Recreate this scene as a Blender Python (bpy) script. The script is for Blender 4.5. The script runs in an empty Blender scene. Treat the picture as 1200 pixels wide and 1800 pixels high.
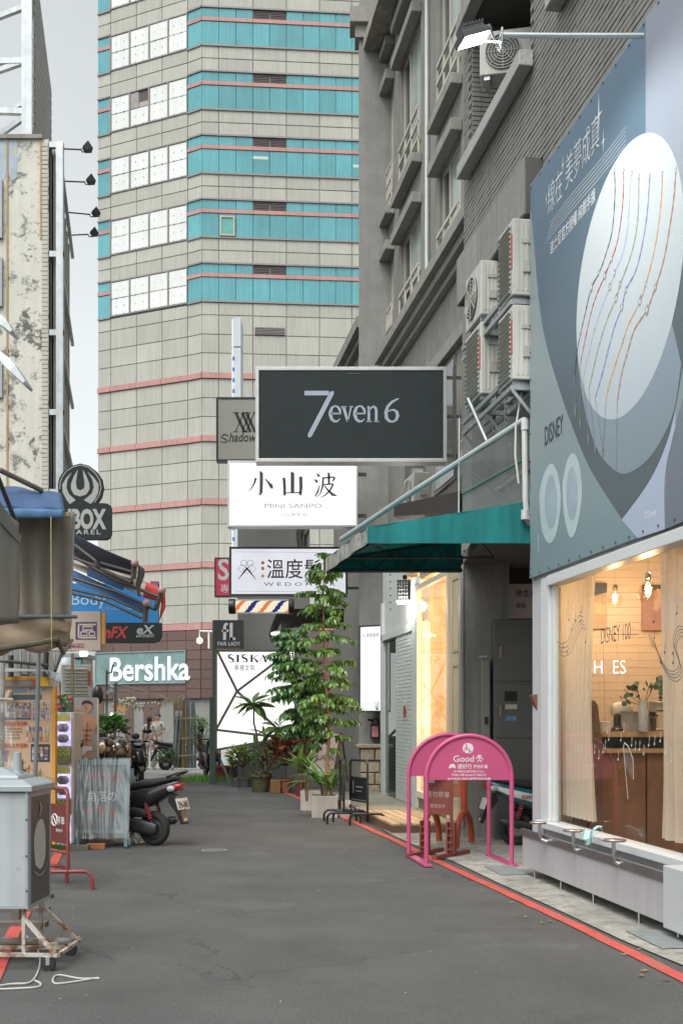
import bpy, math, random
from mathutils import Vector, Matrix
random.seed(7)
V = Vector
R = math.radians
SC = bpy.context.scene
COL = SC.collection
# ------------------------------------------------------------------ camera, sky, sun, exposure
FPX, CAMH, HZ = 2000.0, 1.6, 1260.0
cam = bpy.data.cameras.new('camera')
cam.sensor_fit = 'AUTO'; cam.sensor_width = 36.0; cam.lens = 36.0 * FPX / 1800.0
cam.shift_y = (HZ - 900.0) / 1800.0
cam.clip_start = 0.1; cam.clip_end = 2000
camo = bpy.data.objects.new('camera', cam); COL.objects.link(camo)
camo.location = (0, 0, CAMH); camo.rotation_euler = (R(90), 0, 0)
SC.camera = camo
SUN_EL, SUN_AZ = 58.0, 205.0     # high soft light from behind the camera
w = bpy.data.worlds.new('World'); SC.world = w; w.use_nodes = True
nt = w.node_tree; nt.nodes.clear()
o_ = nt.nodes.new('ShaderNodeOutputWorld'); bg = nt.nodes.new('ShaderNodeBackground')
sky = nt.nodes.new('ShaderNodeTexSky'); sky.sky_type = 'NISHITA'; sky.sun_disc = False
sky.sun_elevation = R(SUN_EL); sky.sun_rotation = R(SUN_AZ); sky.air_density = 1.0; sky.dust_density = 3.0
hs = nt.nodes.new('ShaderNodeHueSaturation'); hs.inputs['Saturation'].default_value = 0.08; hs.inputs['Value'].default_value = 1.2
tc = nt.nodes.new('ShaderNodeTexCoord'); nz = nt.nodes.new('ShaderNodeTexNoise')
nz.inputs['Scale'].default_value = 2.2; nz.inputs['Detail'].default_value = 6
mr = nt.nodes.new('ShaderNodeMapRange'); mr.inputs['To Min'].default_value = 0.78; mr.inputs['To Max'].default_value = 1.22
mx = nt.nodes.new('ShaderNodeMix'); mx.data_type = 'RGBA'; mx.blend_type = 'MULTIPLY'; mx.inputs['Factor'].default_value = 1.0
L = nt.links.new
L(sky.outputs['Color'], hs.inputs['Color']); L(tc.outputs['Generated'], nz.inputs['Vector']); L(nz.outputs['Fac'], mr.inputs['Value'])
tn = nt.nodes.new('ShaderNodeMix'); tn.data_type = 'RGBA'; tn.blend_type = 'MULTIPLY'; tn.inputs['Factor'].default_value = 1.0; tn.inputs['B'].default_value = (.965, 1.0, .985, 1)
L(hs.outputs['Color'], tn.inputs['A']); L(tn.outputs['Result'], mx.inputs['A']); L(mr.outputs['Result'], mx.inputs['B']); L(mx.outputs['Result'], bg.inputs['Color'])
bg.inputs['Strength'].default_value = 0.15
L(bg.outputs['Background'], o_.inputs['Surface'])
sl = bpy.data.lights.new('sun', 'SUN'); sl.energy = 1.5; sl.angle = R(42); sl.color = (1.0, 0.97, 0.93)
slo = bpy.data.objects.new('sun', sl); COL.objects.link(slo)
_az = R(SUN_AZ); _d = V((math.sin(_az) * math.cos(R(SUN_EL)), math.cos(_az) * math.cos(R(SUN_EL)), math.sin(R(SUN_EL))))
slo.rotation_euler = _d.to_track_quat('Z', 'Y').to_euler(); slo.location = _d * 60
SC.view_settings.view_transform = 'Standard'; SC.view_settings.look = 'None'
SC.view_settings.exposure = 0.42; SC.view_settings.gamma = 1.0; SC.view_settings.use_curve_mapping = False
SC.cycles.max_bounces = 8; SC.cycles.transparent_max_bounces = 16
SC.cycles.sample_clamp_indirect = 4.0; SC.cycles.caustics_reflective = False; SC.cycles.caustics_refractive = False

# ------------------------------------------------------------------ placing: photo pixel + distance -> metres
def at(px, py, Y): return V(((px - 600.0) * Y / FPX, Y, CAMH + (HZ - py) * Y / FPX))
def hz(py, Y): return CAMH + (HZ - py) * Y / FPX
def wx(px, Y): return (px - 600.0) * Y / FPX

# ------------------------------------------------------------------ materials
MATS = {}
def M(name, col, rough=.6, metal=0, var=.10, sc=2.0, bump=0, bsc=40, streak=0, rnd=0, spec=.5, coat=0, dirt=None, speck=0, dirt2=None, crack=0):
    if name in MATS: return MATS[name]
    m = bpy.data.materials.new(name); m.use_nodes = True; n = m.node_tree.nodes; l = m.node_tree.links.new
    p = n['Principled BSDF']; p.inputs['Roughness'].default_value = rough; p.inputs['Metallic'].default_value = metal
    p.inputs['Specular IOR Level'].default_value = spec; p.inputs['Coat Weight'].default_value = coat
    g = n.new('ShaderNodeNewGeometry'); cur = None
    rgb = n.new('ShaderNodeRGB'); rgb.outputs[0].default_value = (*col, 1); cur = rgb.outputs[0]
    def mul(fac_socket, lo, hi, cur, fmin=.3, fmax=.7):
        r = n.new('ShaderNodeMapRange'); r.inputs['From Min'].default_value = fmin; r.inputs['From Max'].default_value = fmax
        r.inputs['To Min'].default_value = lo; r.inputs['To Max'].default_value = hi; l(fac_socket, r.inputs['Value'])
        x = n.new('ShaderNodeMix'); x.data_type = 'RGBA'; x.blend_type = 'MULTIPLY'; x.inputs['Factor'].default_value = 1
        l(cur, x.inputs['A']); l(r.outputs['Result'], x.inputs['B']); return x.outputs['Result']
    if var:
        t = n.new('ShaderNodeTexNoise'); t.inputs['Scale'].default_value = sc; t.inputs['Detail'].default_value = 8; t.inputs['Roughness'].default_value = .65
        l(g.outputs['Position'], t.inputs['Vector']); cur = mul(t.outputs['Fac'], 1 - var, 1 + var, cur)
    if streak:
        mp = n.new('ShaderNodeMapping'); mp.inputs['Scale'].default_value = (9, 9, .45); l(g.outputs['Position'], mp.inputs['Vector'])
        t = n.new('ShaderNodeTexNoise'); t.inputs['Scale'].default_value = 1.0; t.inputs['Detail'].default_value = 5
        l(mp.outputs['Vector'], t.inputs['Vector']); cur = mul(t.outputs['Fac'], 1 - streak, 1 + streak * .4, cur, .35, .62)
    if rnd:
        oi = n.new('ShaderNodeObjectInfo'); cur = mul(oi.outputs['Random'], 1 - rnd, 1 + rnd, cur, 0, 1)
    if speck:
        t = n.new('ShaderNodeTexNoise'); t.inputs['Scale'].default_value = 55; t.inputs['Detail'].default_value = 10; t.inputs['Roughness'].default_value = .8
        l(g.outputs['Position'], t.inputs['Vector']); cur = mul(t.outputs['Fac'], 1 - speck, 1 + speck, cur, .35, .65)
    for dirt in [q for q in (dirt, dirt2) if q]:
        dc, lo, hi, ds = dirt
        t = n.new('ShaderNodeTexNoise'); t.inputs['Scale'].default_value = ds; t.inputs['Detail'].default_value = 10; t.inputs['Roughness'].default_value = .7
        l(g.outputs['Position'], t.inputs['Vector'])
        r = n.new('ShaderNodeMapRange'); r.inputs['From Min'].default_value = lo; r.inputs['From Max'].default_value = hi; l(t.outputs['Fac'], r.inputs['Value'])
        x = n.new('ShaderNodeMix'); x.data_type = 'RGBA'; l(r.outputs['Result'], x.inputs['Factor']); l(cur, x.inputs['A']); x.inputs['B'].default_value = (*dc, 1); cur = x.outputs['Result']
    if crack:
        mp = n.new('ShaderNodeMapping'); l(g.outputs['Position'], mp.inputs['Vector'])
        dn = n.new('ShaderNodeTexNoise'); dn.inputs['Scale'].default_value = 2.6; dn.inputs['Detail'].default_value = 6; l(g.outputs['Position'], dn.inputs['Vector'])
        va = n.new('ShaderNodeVectorMath'); va.operation = 'MULTIPLY_ADD'; va.inputs[1].default_value = (.9, .9, 0); l(dn.outputs['Color'], va.inputs[0]); l(mp.outputs['Vector'], va.inputs[2])
        vo = n.new('ShaderNodeTexVoronoi'); vo.feature = 'DISTANCE_TO_EDGE'; vo.inputs['Scale'].default_value = .42; l(va.outputs[0], vo.inputs['Vector'])
        r = n.new('ShaderNodeMapRange'); r.inputs['From Min'].default_value = .002; r.inputs['From Max'].default_value = .006; r.inputs['To Min'].default_value = crack; r.inputs['To Max'].default_value = 0; l(vo.outputs['Distance'], r.inputs['Value'])
        ms = n.new('ShaderNodeTexNoise'); ms.inputs['Scale'].default_value = .5; l(g.outputs['Position'], ms.inputs['Vector'])
        r2 = n.new('ShaderNodeMapRange'); r2.inputs['From Min'].default_value = .48; r2.inputs['From Max'].default_value = .58; l(ms.outputs['Fac'], r2.inputs['Value'])
        mm = n.new('ShaderNodeMath'); mm.operation = 'MULTIPLY'; l(r.outputs['Result'], mm.inputs[0]); l(r2.outputs['Result'], mm.inputs[1])
        x = n.new('ShaderNodeMix'); x.data_type = 'RGBA'; l(mm.outputs[0], x.inputs['Factor']); l(cur, x.inputs['A']); x.inputs['B'].default_value = (.03, .03, .03, 1); cur = x.outputs['Result']
    l(cur, p.inputs['Base Color'])
    if bump:
        t = n.new('ShaderNodeTexNoise'); t.inputs['Scale'].default_value = bsc; t.inputs['Detail'].default_value = 4; l(g.outputs['Position'], t.inputs['Vector'])
        b = n.new('ShaderNodeBump'); b.inputs['Strength'].default_value = bump; b.inputs['Distance'].default_value = .02; l(t.outputs['Fac'], b.inputs['Height']); l(b.outputs['Normal'], p.inputs['Normal'])
    MATS[name] = m; return m
def TR(m, fac):
    """let some light through cloth or leaf"""
    if m.get('tr'): return m
    m['tr'] = 1; n = m.node_tree.nodes; l = m.node_tree.links.new
    p = n['Principled BSDF']; t = n.new('ShaderNodeBsdfTranslucent'); l(p.inputs['Base Color'].links[0].from_socket, t.inputs['Color']); x = n.new('ShaderNodeMixShader'); x.inputs[0].default_value = fac
    l(p.outputs[0], x.inputs[1]); l(t.outputs[0], x.inputs[2]); l(x.outputs[0], n['Material Output'].inputs['Surface']); return m
def EM(name, col, strength, var=.0, sc=1.5):
    if name in MATS: return MATS[name]
    m = bpy.data.materials.new(name); m.use_nodes = True; n = m.node_tree.nodes; l = m.node_tree.links.new
    n.remove(n['Principled BSDF']); e = n.new('ShaderNodeEmission'); e.inputs['Color'].default_value = (*col, 1); e.inputs['Strength'].default_value = strength
    if var:
        g = n.new('ShaderNodeNewGeometry'); t = n.new('ShaderNodeTexNoise'); t.inputs['Scale'].default_value = sc; l(g.outputs['Position'], t.inputs['Vector'])
        r = n.new('ShaderNodeMapRange'); r.inputs['From Min'].default_value = .3; r.inputs['From Max'].default_value = .7
        r.inputs['To Min'].default_value = strength * (1 - var); r.inputs['To Max'].default_value = strength * (1 + var); l(t.outputs['Fac'], r.inputs['Value']); l(r.outputs['Result'], e.inputs['Strength'])
    l(e.outputs[0], n['Material Output'].inputs['Surface']); MATS[name] = m; return m
def GL(name, tint=(1, 1, 1), refl=.08, rough=.0, milky=0.0, dcol=None):
    """thin architectural glass / clear plastic: see-through with fresnel reflection"""
    if name in MATS: return MATS[name]
    m = bpy.data.materials.new(name); m.use_nodes = True; n = m.node_tree.nodes; l = m.node_tree.links.new
    n.remove(n['Principled BSDF']); t = n.new('ShaderNodeBsdfTransparent'); t.inputs['Color'].default_value = (*tint, 1)
    g = n.new('ShaderNodeBsdfGlossy'); g.inputs['Roughness'].default_value = rough; f = n.new('ShaderNodeLayerWeight'); f.inputs['Blend'].default_value = .5
    pw_ = n.new('ShaderNodeMath'); pw_.operation = 'POWER'; pw_.inputs[1].default_value = 5.0; l(f.outputs['Facing'], pw_.inputs[0])
    a = n.new('ShaderNodeMath'); a.operation = 'MULTIPLY_ADD'; a.inputs[1].default_value = .5; a.inputs[2].default_value = refl / 2; a.use_clamp = True; l(pw_.outputs[0], a.inputs[0])
    base = t.outputs[0]
    if milky:
        d = n.new('ShaderNodeBsdfDiffuse'); d.inputs['Color'].default_value = (*(dcol or tint), 1); x0 = n.new('ShaderNodeMixShader'); x0.inputs[0].default_value = milky
        l(t.outputs[0], x0.inputs[1]); l(d.outputs[0], x0.inputs[2]); base = x0.outputs[0]
    x = n.new('ShaderNodeMixShader'); l(a.outputs[0], x.inputs[0]); l(base, x.inputs[1]); l(g.outputs[0], x.inputs[2])
    l(x.outputs[0], n['Material Output'].inputs['Surface']); MATS[name] = m; return m

# ------------------------------------------------------------------ objects
def org(o):
    t = V((0, 0, 0))
    while o is not None: t = t + o.location; o = o.parent
    return t
def props(o, label=None, cat=None, group=None, kind=None):
    if label: o['label'] = label
    if cat: o['category'] = cat
    if group: o['group'] = group
    if kind: o['kind'] = kind
    return o
def thing(name, label, cat, loc=(0, 0, 0), group=None):
    o = bpy.data.objects.new(name, None); COL.objects.link(o); o.location = loc; o.empty_display_size = .1
    return props(o, label, cat, group)
def link(name, me, parent=None, mtx=None):
    o = bpy.data.objects.new(name, me); COL.objects.link(o)
    if parent is not None: o.parent = parent
    if mtx is not None: o.matrix_basis = Matrix.Translation(-org(parent)) @ mtx if parent is not None else mtx
    return o
def dup(o, parent=None):
    c = o.copy(); COL.objects.link(c)
    if parent is not None: c.parent = parent
    for ch in list(o.children): dup(ch, c)
    return c
def fr(o, ex, ez=(0, 0, 1)):
    """frame: x = ex, z = ez, y = into the wall"""
    ex = V(ex).normalized(); ez = V(ez).normalized(); ey = ez.cross(ex).normalized(); ez = ex.cross(ey)
    m = Matrix.Identity(4)
    for i in range(3): m[i][0] = ex[i]; m[i][1] = ey[i]; m[i][2] = ez[i]; m[i][3] = o[i]
    return m
ID = Matrix.Identity(4)
def rz(loc, a): return Matrix.Translation(V(loc)) @ Matrix.Rotation(a, 4, 'Z')

class MB:
    def __init__(s, mtx=None): s.v = []; s.f = []; s.m = mtx if mtx is not None else ID; s.mi = []; s.cur = 0
    def add(s, vs, fs):
        b = len(s.v); m = s.m
        s.v += [m @ V(p) for p in vs]; s.f += [[b + i for i in f] for f in fs]; s.mi += [s.cur] * len(fs); return s
    def box(s, x0, x1, y0, y1, z0, z1):
        return s.add([(x0, y0, z0), (x1, y0, z0), (x1, y1, z0), (x0, y1, z0), (x0, y0, z1), (x1, y0, z1), (x1, y1, z1), (x0, y1, z1)],
                     [(0, 3, 2, 1), (4, 5, 6, 7), (0, 1, 5, 4), (1, 2, 6, 5), (2, 3, 7, 6), (3, 0, 4, 7)])
    def cbox(s, x0, x1, y0, y1, z0, z1, c):
        """box chamfered round its y0 face"""
        c = min(c, (x1 - x0) * .3, (z1 - z0) * .3)
        return s.add([(x0, y1, z0), (x1, y1, z0), (x1, y1, z1), (x0, y1, z1), (x0, y0 + c, z0), (x1, y0 + c, z0), (x1, y0 + c, z1), (x0, y0 + c, z1),
                      (x0 + c, y0, z0 + c), (x1 - c, y0, z0 + c), (x1 - c, y0, z1 - c), (x0 + c, y0, z1 - c)],
                     [(3, 2, 1, 0), (0, 1, 5, 4), (1, 2, 6, 5), (2, 3, 7, 6), (3, 0, 4, 7), (4, 5, 9, 8), (5, 6, 10, 9), (6, 7, 11, 10), (7, 4, 8, 11), (8, 9, 10, 11)])
    def quad(s, a, b, c, d): return s.add([a, b, c, d], [(0, 1, 2, 3)])
    def poly(s, pts, y=0.0, th=.003):
        """flat outline in x,z with thickness along y"""
        n = len(pts); vs = [(p[0], y, p[1]) for p in pts] + [(p[0], y + th, p[1]) for p in pts]
        return s.add(vs, [tuple(range(n)), tuple(range(2 * n - 1, n - 1, -1))] + [(i, i + n, (i + 1) % n + n, (i + 1) % n) for i in range(n)])
    def ring(s, c, u, v, r, k): return [c + u * (r * math.cos(2 * math.pi * i / k)) + v * (r * math.sin(2 * math.pi * i / k)) for i in range(k)]
    def tube(s, pts, r, k=8, closed=False, caps=True):
        pts = [V(p) for p in pts]; n = len(pts); vs = []; rs = r if isinstance(r, (list, tuple)) else [r] * n
        up = None
        for i, p in enumerate(pts):
            a = pts[i - 1] if (i > 0 or closed) else p; b = pts[(i + 1) % n] if (i < n - 1 or closed) else p
            d = (b - a)
            if d.length < 1e-9: d = V((0, 0, 1))
            d.normalize()
            if up is None: up = d.orthogonal().normalized()
            up = (up - d * up.dot(d))
            up = d.orthogonal().normalized() if up.length < 1e-6 else up.normalized()
            vs += s.ring(p, up, d.cross(up), rs[i], k)
        fs = []
        for i in range(n if closed else n - 1):
            j = (i + 1) % n
            for q in range(k): fs.append((i * k + q, i * k + (q + 1) % k, j * k + (q + 1) % k, j * k + q))
        if caps and not closed: fs += [tuple(range(k - 1, -1, -1)), tuple(range((n - 1) * k, n * k))]
        return s.add(vs, fs)
    def lathe(s, c, prof, k=16, axis=(0, 0, 1)):
        ax = V(axis).normalized(); u = ax.orthogonal().normalized(); w_ = ax.cross(u); c = V(c); vs = []
        for r, h in prof: vs += s.ring(c + ax * h, u, w_, max(r, 1e-4), k)
        fs = [(i * k + q, i * k + (q + 1) % k, (i + 1) * k + (q + 1) % k, (i + 1) * k + q) for i in range(len(prof) - 1) for q in range(k)]
        fs += [tuple(range(k - 1, -1, -1)), tuple(range((len(prof) - 1) * k, len(prof) * k))]
        return s.add(vs, fs)
    def loft(s, secs, k=14, e=2.4):
        """super-ellipse sections (x, y, z, half_w(y), half_h(z)) along x"""
        vs = []
        for (x, y, z, hw, hh) in secs:
            for q in range(k):
                a = 2 * math.pi * q / k; ca, sa = math.cos(a), math.sin(a)
                vs.append((x, y + hw * math.copysign(abs(ca) ** (2 / e), ca), z + hh * math.copysign(abs(sa) ** (2 / e), sa)))
        n = len(secs)
        fs = [(i * k + q, i * k + (q + 1) % k, (i + 1) * k + (q + 1) % k, (i + 1) * k + q) for i in range(n - 1) for q in range(k)]
        return s.add(vs, fs + [tuple(range(k - 1, -1, -1)), tuple(range((n - 1) * k, n * k))])
    def torus(s, c, axis, r1, r2, k=24, j=10, sx=1.0):
        ax = V(axis).normalized(); u = ax.orthogonal().normalized(); w_ = ax.cross(u); c = V(c); vs = []
        for i in range(k):
            a = 2 * math.pi * i / k; d = u * math.cos(a) + w_ * math.sin(a)
            for q in range(j):
                b = 2 * math.pi * q / j; vs.append(c + d * (r1 + r2 * math.cos(b)) + ax * (r2 * sx * math.sin(b)))
        return s.add(vs, [(i * j + q, i * j + (q + 1) % j, ((i + 1) % k) * j + (q + 1) % j, ((i + 1) % k) * j + q) for i in range(k) for q in range(j)])
    def ball(s, c, rx, ry=None, rzz=None, k=14, j=8):
        ry = ry or rx; rzz = rzz or rx; c = V(c); vs = [c + V((0, 0, -rzz))]
        for a in range(1, j):
            t = math.pi * a / j - math.pi / 2
            for q in range(k): vs.append(c + V((rx * math.cos(t) * math.cos(2 * math.pi * q / k), ry * math.cos(t) * math.sin(2 * math.pi * q / k), rzz * math.sin(t))))
        vs.append(c + V((0, 0, rzz))); n = len(vs) - 1
        fs = [(0, 1 + (q + 1) % k, 1 + q) for q in range(k)]
        for a in range(j - 2):
            for q in range(k): fs.append((1 + a * k + q, 1 + a * k + (q + 1) % k, 1 + (a + 1) * k + (q + 1) % k, 1 + (a + 1) * k + q))
        return s.add(vs, fs + [(n, 1 + (j - 2) * k + q, 1 + (j - 2) * k + (q + 1) % k) for q in range(k)])
    def grid(s, fn, nu, nv):
        vs = [fn(i / nu, j / nv) for j in range(nv + 1) for i in range(nu + 1)]
        return s.add(vs, [(j * (nu + 1) + i, j * (nu + 1) + i + 1, (j + 1) * (nu + 1) + i + 1, (j + 1) * (nu + 1) + i) for j in range(nv) for i in range(nu)])
    def stroke(s, pts, y=0.0, th=.003):
        """brush stroke [(x, z, width)...] as a flat ribbon in x,z"""
        n = len(pts); Lp, Rp = [], []
        for i in range(n):
            a = V((pts[max(i - 1, 0)][0], pts[max(i - 1, 0)][1])); b = V((pts[min(i + 1, n - 1)][0], pts[min(i + 1, n - 1)][1])); d = (b - a)
            d = d.normalized() if d.length > 1e-9 else V((1, 0)); q = V((-d.y, d.x)) * (pts[i][2] / 2)
            Lp.append((pts[i][0] + q.x, pts[i][1] + q.y)); Rp.append((pts[i][0] - q.x, pts[i][1] - q.y))
        vs = [(x, y, z) for x, z in Lp] + [(x, y, z) for x, z in Rp]
        return s.add(vs, [(i, i + 1, n + i + 1, n + i) for i in range(n - 1)])
    def mesh(s, name, mat, smooth=False, off=V((0, 0, 0))):
        me = bpy.data.meshes.new(name); me.from_pydata([tuple(p - off) for p in s.v], [], s.f)
        ms = mat if isinstance(mat, (list, tuple)) else [mat]
        for m_ in ms: me.materials.append(m_)
        if len(ms) > 1: me.polygons.foreach_set('material_index', s.mi)
        if smooth: me.polygons.foreach_set('use_smooth', [True] * len(s.f))
        me.update(); return me
    def build(s, name, mat, parent=None, smooth=False, bevel=0, sub=0, label=None, kind=None, solid=0):
        off = org(parent) if parent is not None else V((0, 0, 0))
        o = link(name, s.mesh(name, mat, smooth, off), parent)
        if solid: md = o.modifiers.new('solid', 'SOLIDIFY'); md.thickness = solid; md.offset = 0
        if bevel: md = o.modifiers.new('bevel', 'BEVEL'); md.width = bevel; md.segments = 2; md.limit_method = 'ANGLE'; md.angle_limit = R(40)
        if sub: md = o.modifiers.new('sub', 'SUBSURF'); md.levels = sub; md.render_levels = sub
        if smooth and bevel == 0:
            try: o.data.set_sharp_from_angle(angle=R(38))
            except Exception: pass
        if label: o['label'] = label
        if kind: o['kind'] = kind
        return o
_PC = {}
def piece(name, mat, mtx, sx, sy, sz, parent, c=.004, label=None):
    """one slab / tile / plank / pane: chamfered box centred on x,z with its front at y=0; alike pieces share mesh data"""
    key = (mat.name, round(sx, 3), round(sy, 3), round(sz, 3), c)
    if key not in _PC:
        b = MB()
        if c: b.cbox(-sx / 2, sx / 2, 0, sy, -sz / 2, sz / 2, c)
        else: b.box(-sx / 2, sx / 2, 0, sy, -sz / 2, sz / 2)
        _PC[key] = b.mesh(name, mat)
    o = link(name, _PC[key], parent, mtx)
    if label: o['label'] = label
    return o
def text(body, mtx, mat, parent, size=.1, width=None, align='CENTER', bold=0, name='lettering', depth=.002, spacing=1.0, shear=0, label=None, kern=None):
    """flat lettering in the x,z plane of mtx (reads along +x, faces -y)"""
    c = bpy.data.curves.new('txt', 'FONT'); c.body = body; c.align_x = align; c.resolution_u = 3; c.offset = bold; c.space_character = spacing; c.shear = shear
    t = bpy.data.objects.new('txt', c); COL.objects.link(t); bpy.context.view_layer.update()
    dg = bpy.context.evaluated_depsgraph_get(); me = bpy.data.meshes.new_from_object(t.evaluated_get(dg)); COL.objects.unlink(t); bpy.data.objects.remove(t); bpy.data.curves.remove(c)
    xs = [v.co.x for v in me.vertices]
    sx = size
    if width and xs: sx = width / max(1e-6, max(xs) - min(xs))
    off = org(parent) if parent is not None else V((0, 0, 0))
    for v in me.vertices: v.co = (mtx @ V((v.co.x * sx, -depth, v.co.y * size))) - off
    me.materials.clear(); me.materials.append(mat); me.name = name
    return link(name, me, parent)
def light(kind, loc, energy, col=(1, 1, 1), size=.2, rot=None, name='light', spot=None):
    l = bpy.data.lights.new(name, kind); l.energy = energy; l.color = col
    if kind == 'AREA': l.size = size
    elif kind == 'SPOT': l.spot_size = R(spot or 90); l.spot_blend = .6; l.shadow_soft_size = size
    else: l.shadow_soft_size = size
    o = bpy.data.objects.new(name, l); COL.objects.link(o); o.location = loc
    if rot is not None: o.rotation_euler = V(rot).to_track_quat('-Z', 'Y').to_euler()
    return o
# common finishes
galv = M('galvanised_steel', (.42, .44, .45), .45, .7, .12, 6, streak=.12)
dkmetal = M('dark_metal', (.05, .052, .055), .5, .3, .15, 5)
steel = M('brushed_steel', (.55, .56, .57), .28, 1.0, .08, 5)
chrome = M('chrome', (.7, .7, .7), .12, 1.0, 0)
white_p = M('white_paint', (.72, .73, .72), .45, 0, .05, 3, streak=.06)
black_p = M('black_plastic', (.014, .014, .016), .35, 0, .1, 4)
rubber = M('rubber', (.022, .022, .023), .8, 0, .2, 20, bump=.2)
GLASS = GL('window_glass')
# ================================================================== ground
asphalt = M('asphalt', (.086, .086, .085), .86, 0, .20, 1.1, bump=.7, bsc=110, speck=.42, crack=.6, dirt=((.060, .060, .060), .58, .80, 2.3), dirt2=((.140, .138, .132), .58, .74, .7))
concrete = M('pavement_concrete', (.33, .32, .285), .85, 0, .22, 1.6, bump=.45, bsc=60, speck=.25, dirt=((.13, .13, .12), .50, .72, 1.9), dirt2=((.20, .19, .165), .5, .62, 6), crack=.5)
redpaint = M('red_road_paint', (.50, .075, .058), .7, 0, .18, 4, speck=.2, dirt=((.17, .11, .10), .58, .66, 12), dirt2=((.30, .11, .09), .5, .7, 2.5))
b = MB(); b.quad((-300, -60, 0), (300, -60, 0), (300, 600, 0), (-300, 600, 0)); b.build('road', asphalt, kind='structure')
def strip(name, pts, wdt, z, mat, side=0):
    b = MB(); n = len(pts); l, r = [], []
    for i in range(n):
        a = V(pts[max(0, i - 1)]); c = V(pts[min(n - 1, i + 1)]); d = (c - a).normalized(); q = V((-d.y, d.x)); p = V(pts[i]); jit = random.uniform(-.006, .006)
        l.append(p + q * (wdt / 2 + jit)); r.append(p - q * (wdt / 2 - jit))
    for i in range(n - 1): b.quad((r[i].x, r[i].y, z), (r[i + 1].x, r[i + 1].y, z), (l[i + 1].x, l[i + 1].y, z), (l[i].x, l[i].y, z))
    return b.build(name, mat, kind='structure')
def sub_pts(pts, k=6):
    out = []
    for a, c in zip(pts, pts[1:]):
        for i in range(k): t = i / k; out.append((a[0] + (c[0] - a[0]) * t, a[1] + (c[1] - a[1]) * t))
    return out + [pts[-1]]
def gp(px, py): Y = CAMH * FPX / (py - HZ); return (wx(px, Y), Y)
right_line = [(2.62, 2.5), gp(1200, 1722), gp(1000, 1622), gp(885, 1569), gp(762, 1512), gp(690, 1476), gp(610, 1440), gp(555, 1414), gp(500, 1394), gp(445, 1378)]
strip('red_line', sub_pts(right_line, 8), .105, .008, redpaint)
left_line = [(-1.3, 3.0), gp(8, 1672), gp(62, 1570), gp(100, 1508), gp(122, 1470)]
strip('red_line', sub_pts(left_line, 8), .10, .008, redpaint)
# concrete gutter strip on the right and pale slab at the far end
b = MB()
RP = [gp(1200, 1700), gp(1093, 1655), gp(960, 1592), gp(880, 1556), gp(810, 1522), gp(740, 1492), gp(690, 1470), gp(640, 1436)]
RP = [(2.9, 2.5)] + RP
for p, q in zip(RP, RP[1:]): b.quad((p[0], p[1], .012), (p[0] + 4, p[1], .012), (q[0] + 4, q[1], .012), (q[0], q[1], .012))
b.build('pavement', concrete, kind='structure')
b = MB(); b.quad((-14, 29.2, .006), (2, 29.2, .006), (2, 66, .006), (-18, 66, .006)); b.build('pavement', M('pale_concrete', (.30, .30, .28), .85, 0, .2, .8, bump=.2), kind='structure')
b = MB(); b.quad((-9, 24.2, .006), (-2.2, 24.2, .006), (-2.4, 26.2, .006), (-9, 26.2, .006)); b.build('asphalt_patch', M('dark_asphalt', (.10, .10, .10), .9, 0, .2, 2), kind='structure')
t = thing('manhole_cover', 'small round iron cover set flush in the middle of the road', 'manhole cover', (wx(377, 13.6), 13.6, 0))
b = MB(); b.lathe(t.location, [(.16, .003), (.16, .009)], 28); b.build('rim', M('cover_rim', (.20, .20, .19), .7), t)
b = MB(); b.lathe(t.location, [(.125, .004), (.125, .012)], 28); b.build('lid', M('cover_lid', (.12, .12, .12), .7), t)
# gutter grate slabs along the pavement
for i, (px, py) in enumerate([(890, 1533), (1165, 1655)]):
    p = gp(px, py); m_ = rz((p[0], p[1], .014), R(98))
    b = MB(m_)
    b.box(-.32, .32, -.15, .15, 0, .012)
    o = b.build('drain_cover', M('drain_grey', (.20, .215, .21), .8, 0, .2, 12), bevel=.004)
    props(o, ['grey slab drain cover in the pavement by the pink arch barrier', 'grey slab drain cover in the pavement under the steel legged window planter'][i], 'drain cover')

# ================================================================== tower at the end of the alley
c_panel = M('tower_panel', (.405, .395, .35), .55, 0, .05, .6, streak=.09, rnd=.08)
c_teal = M('teal_glass', (.09, .325, .365), .10, 0, .16, .35, streak=.10, rnd=.13, spec=.7)
c_red = M('tower_red_band', (.46, .235, .215), .5, 0, .06, 2, streak=.1, rnd=.06)
c_joint = M('tower_joint', (.24, .235, .22), .8)
c_white = M('white_board', (.70, .71, .70), .5, 0, .04, 2, streak=.08, rnd=.04)
c_frame = M('tower_frame', (.24, .22, .21), .5, .2)
c_louvre = M('louvre_dark', (.075, .068, .065), .6)
c_brown = M('brown_granite', (.125, .075, .066), .35, 0, .14, 5, rnd=.10, spec=.6)
tower = thing('office_tower', 'tall grey office tower with teal window bands above a brown shop front', 'tower', (-6, 74, 0))
C1 = V((-8.575, 70.0, 0)); C2 = V((-9.53, 70.56, 0)); C3 = V((-15.7, 73.4, 0)); C0 = V((8.0, 71.36, 0))
ZT = 53.2
b = MB()
pl = [C0, C1, C2, C3, V((-16.5, 92, 0)), V((9, 92, 0))]; cen = V((-4, 80, 0))
pin = [p + (cen - p).normalized() * .07 for p in pl]
n = len(pl); b.add([(p.x, p.y, 0) for p in pin] + [(p.x, p.y, ZT) for p in pin], [(i, i + n, (i + 1) % n + n, (i + 1) % n)[::-1] for i in range(n)] + [tuple(range(n, 2 * n))])
b.build('wall', c_joint, tower)
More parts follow.
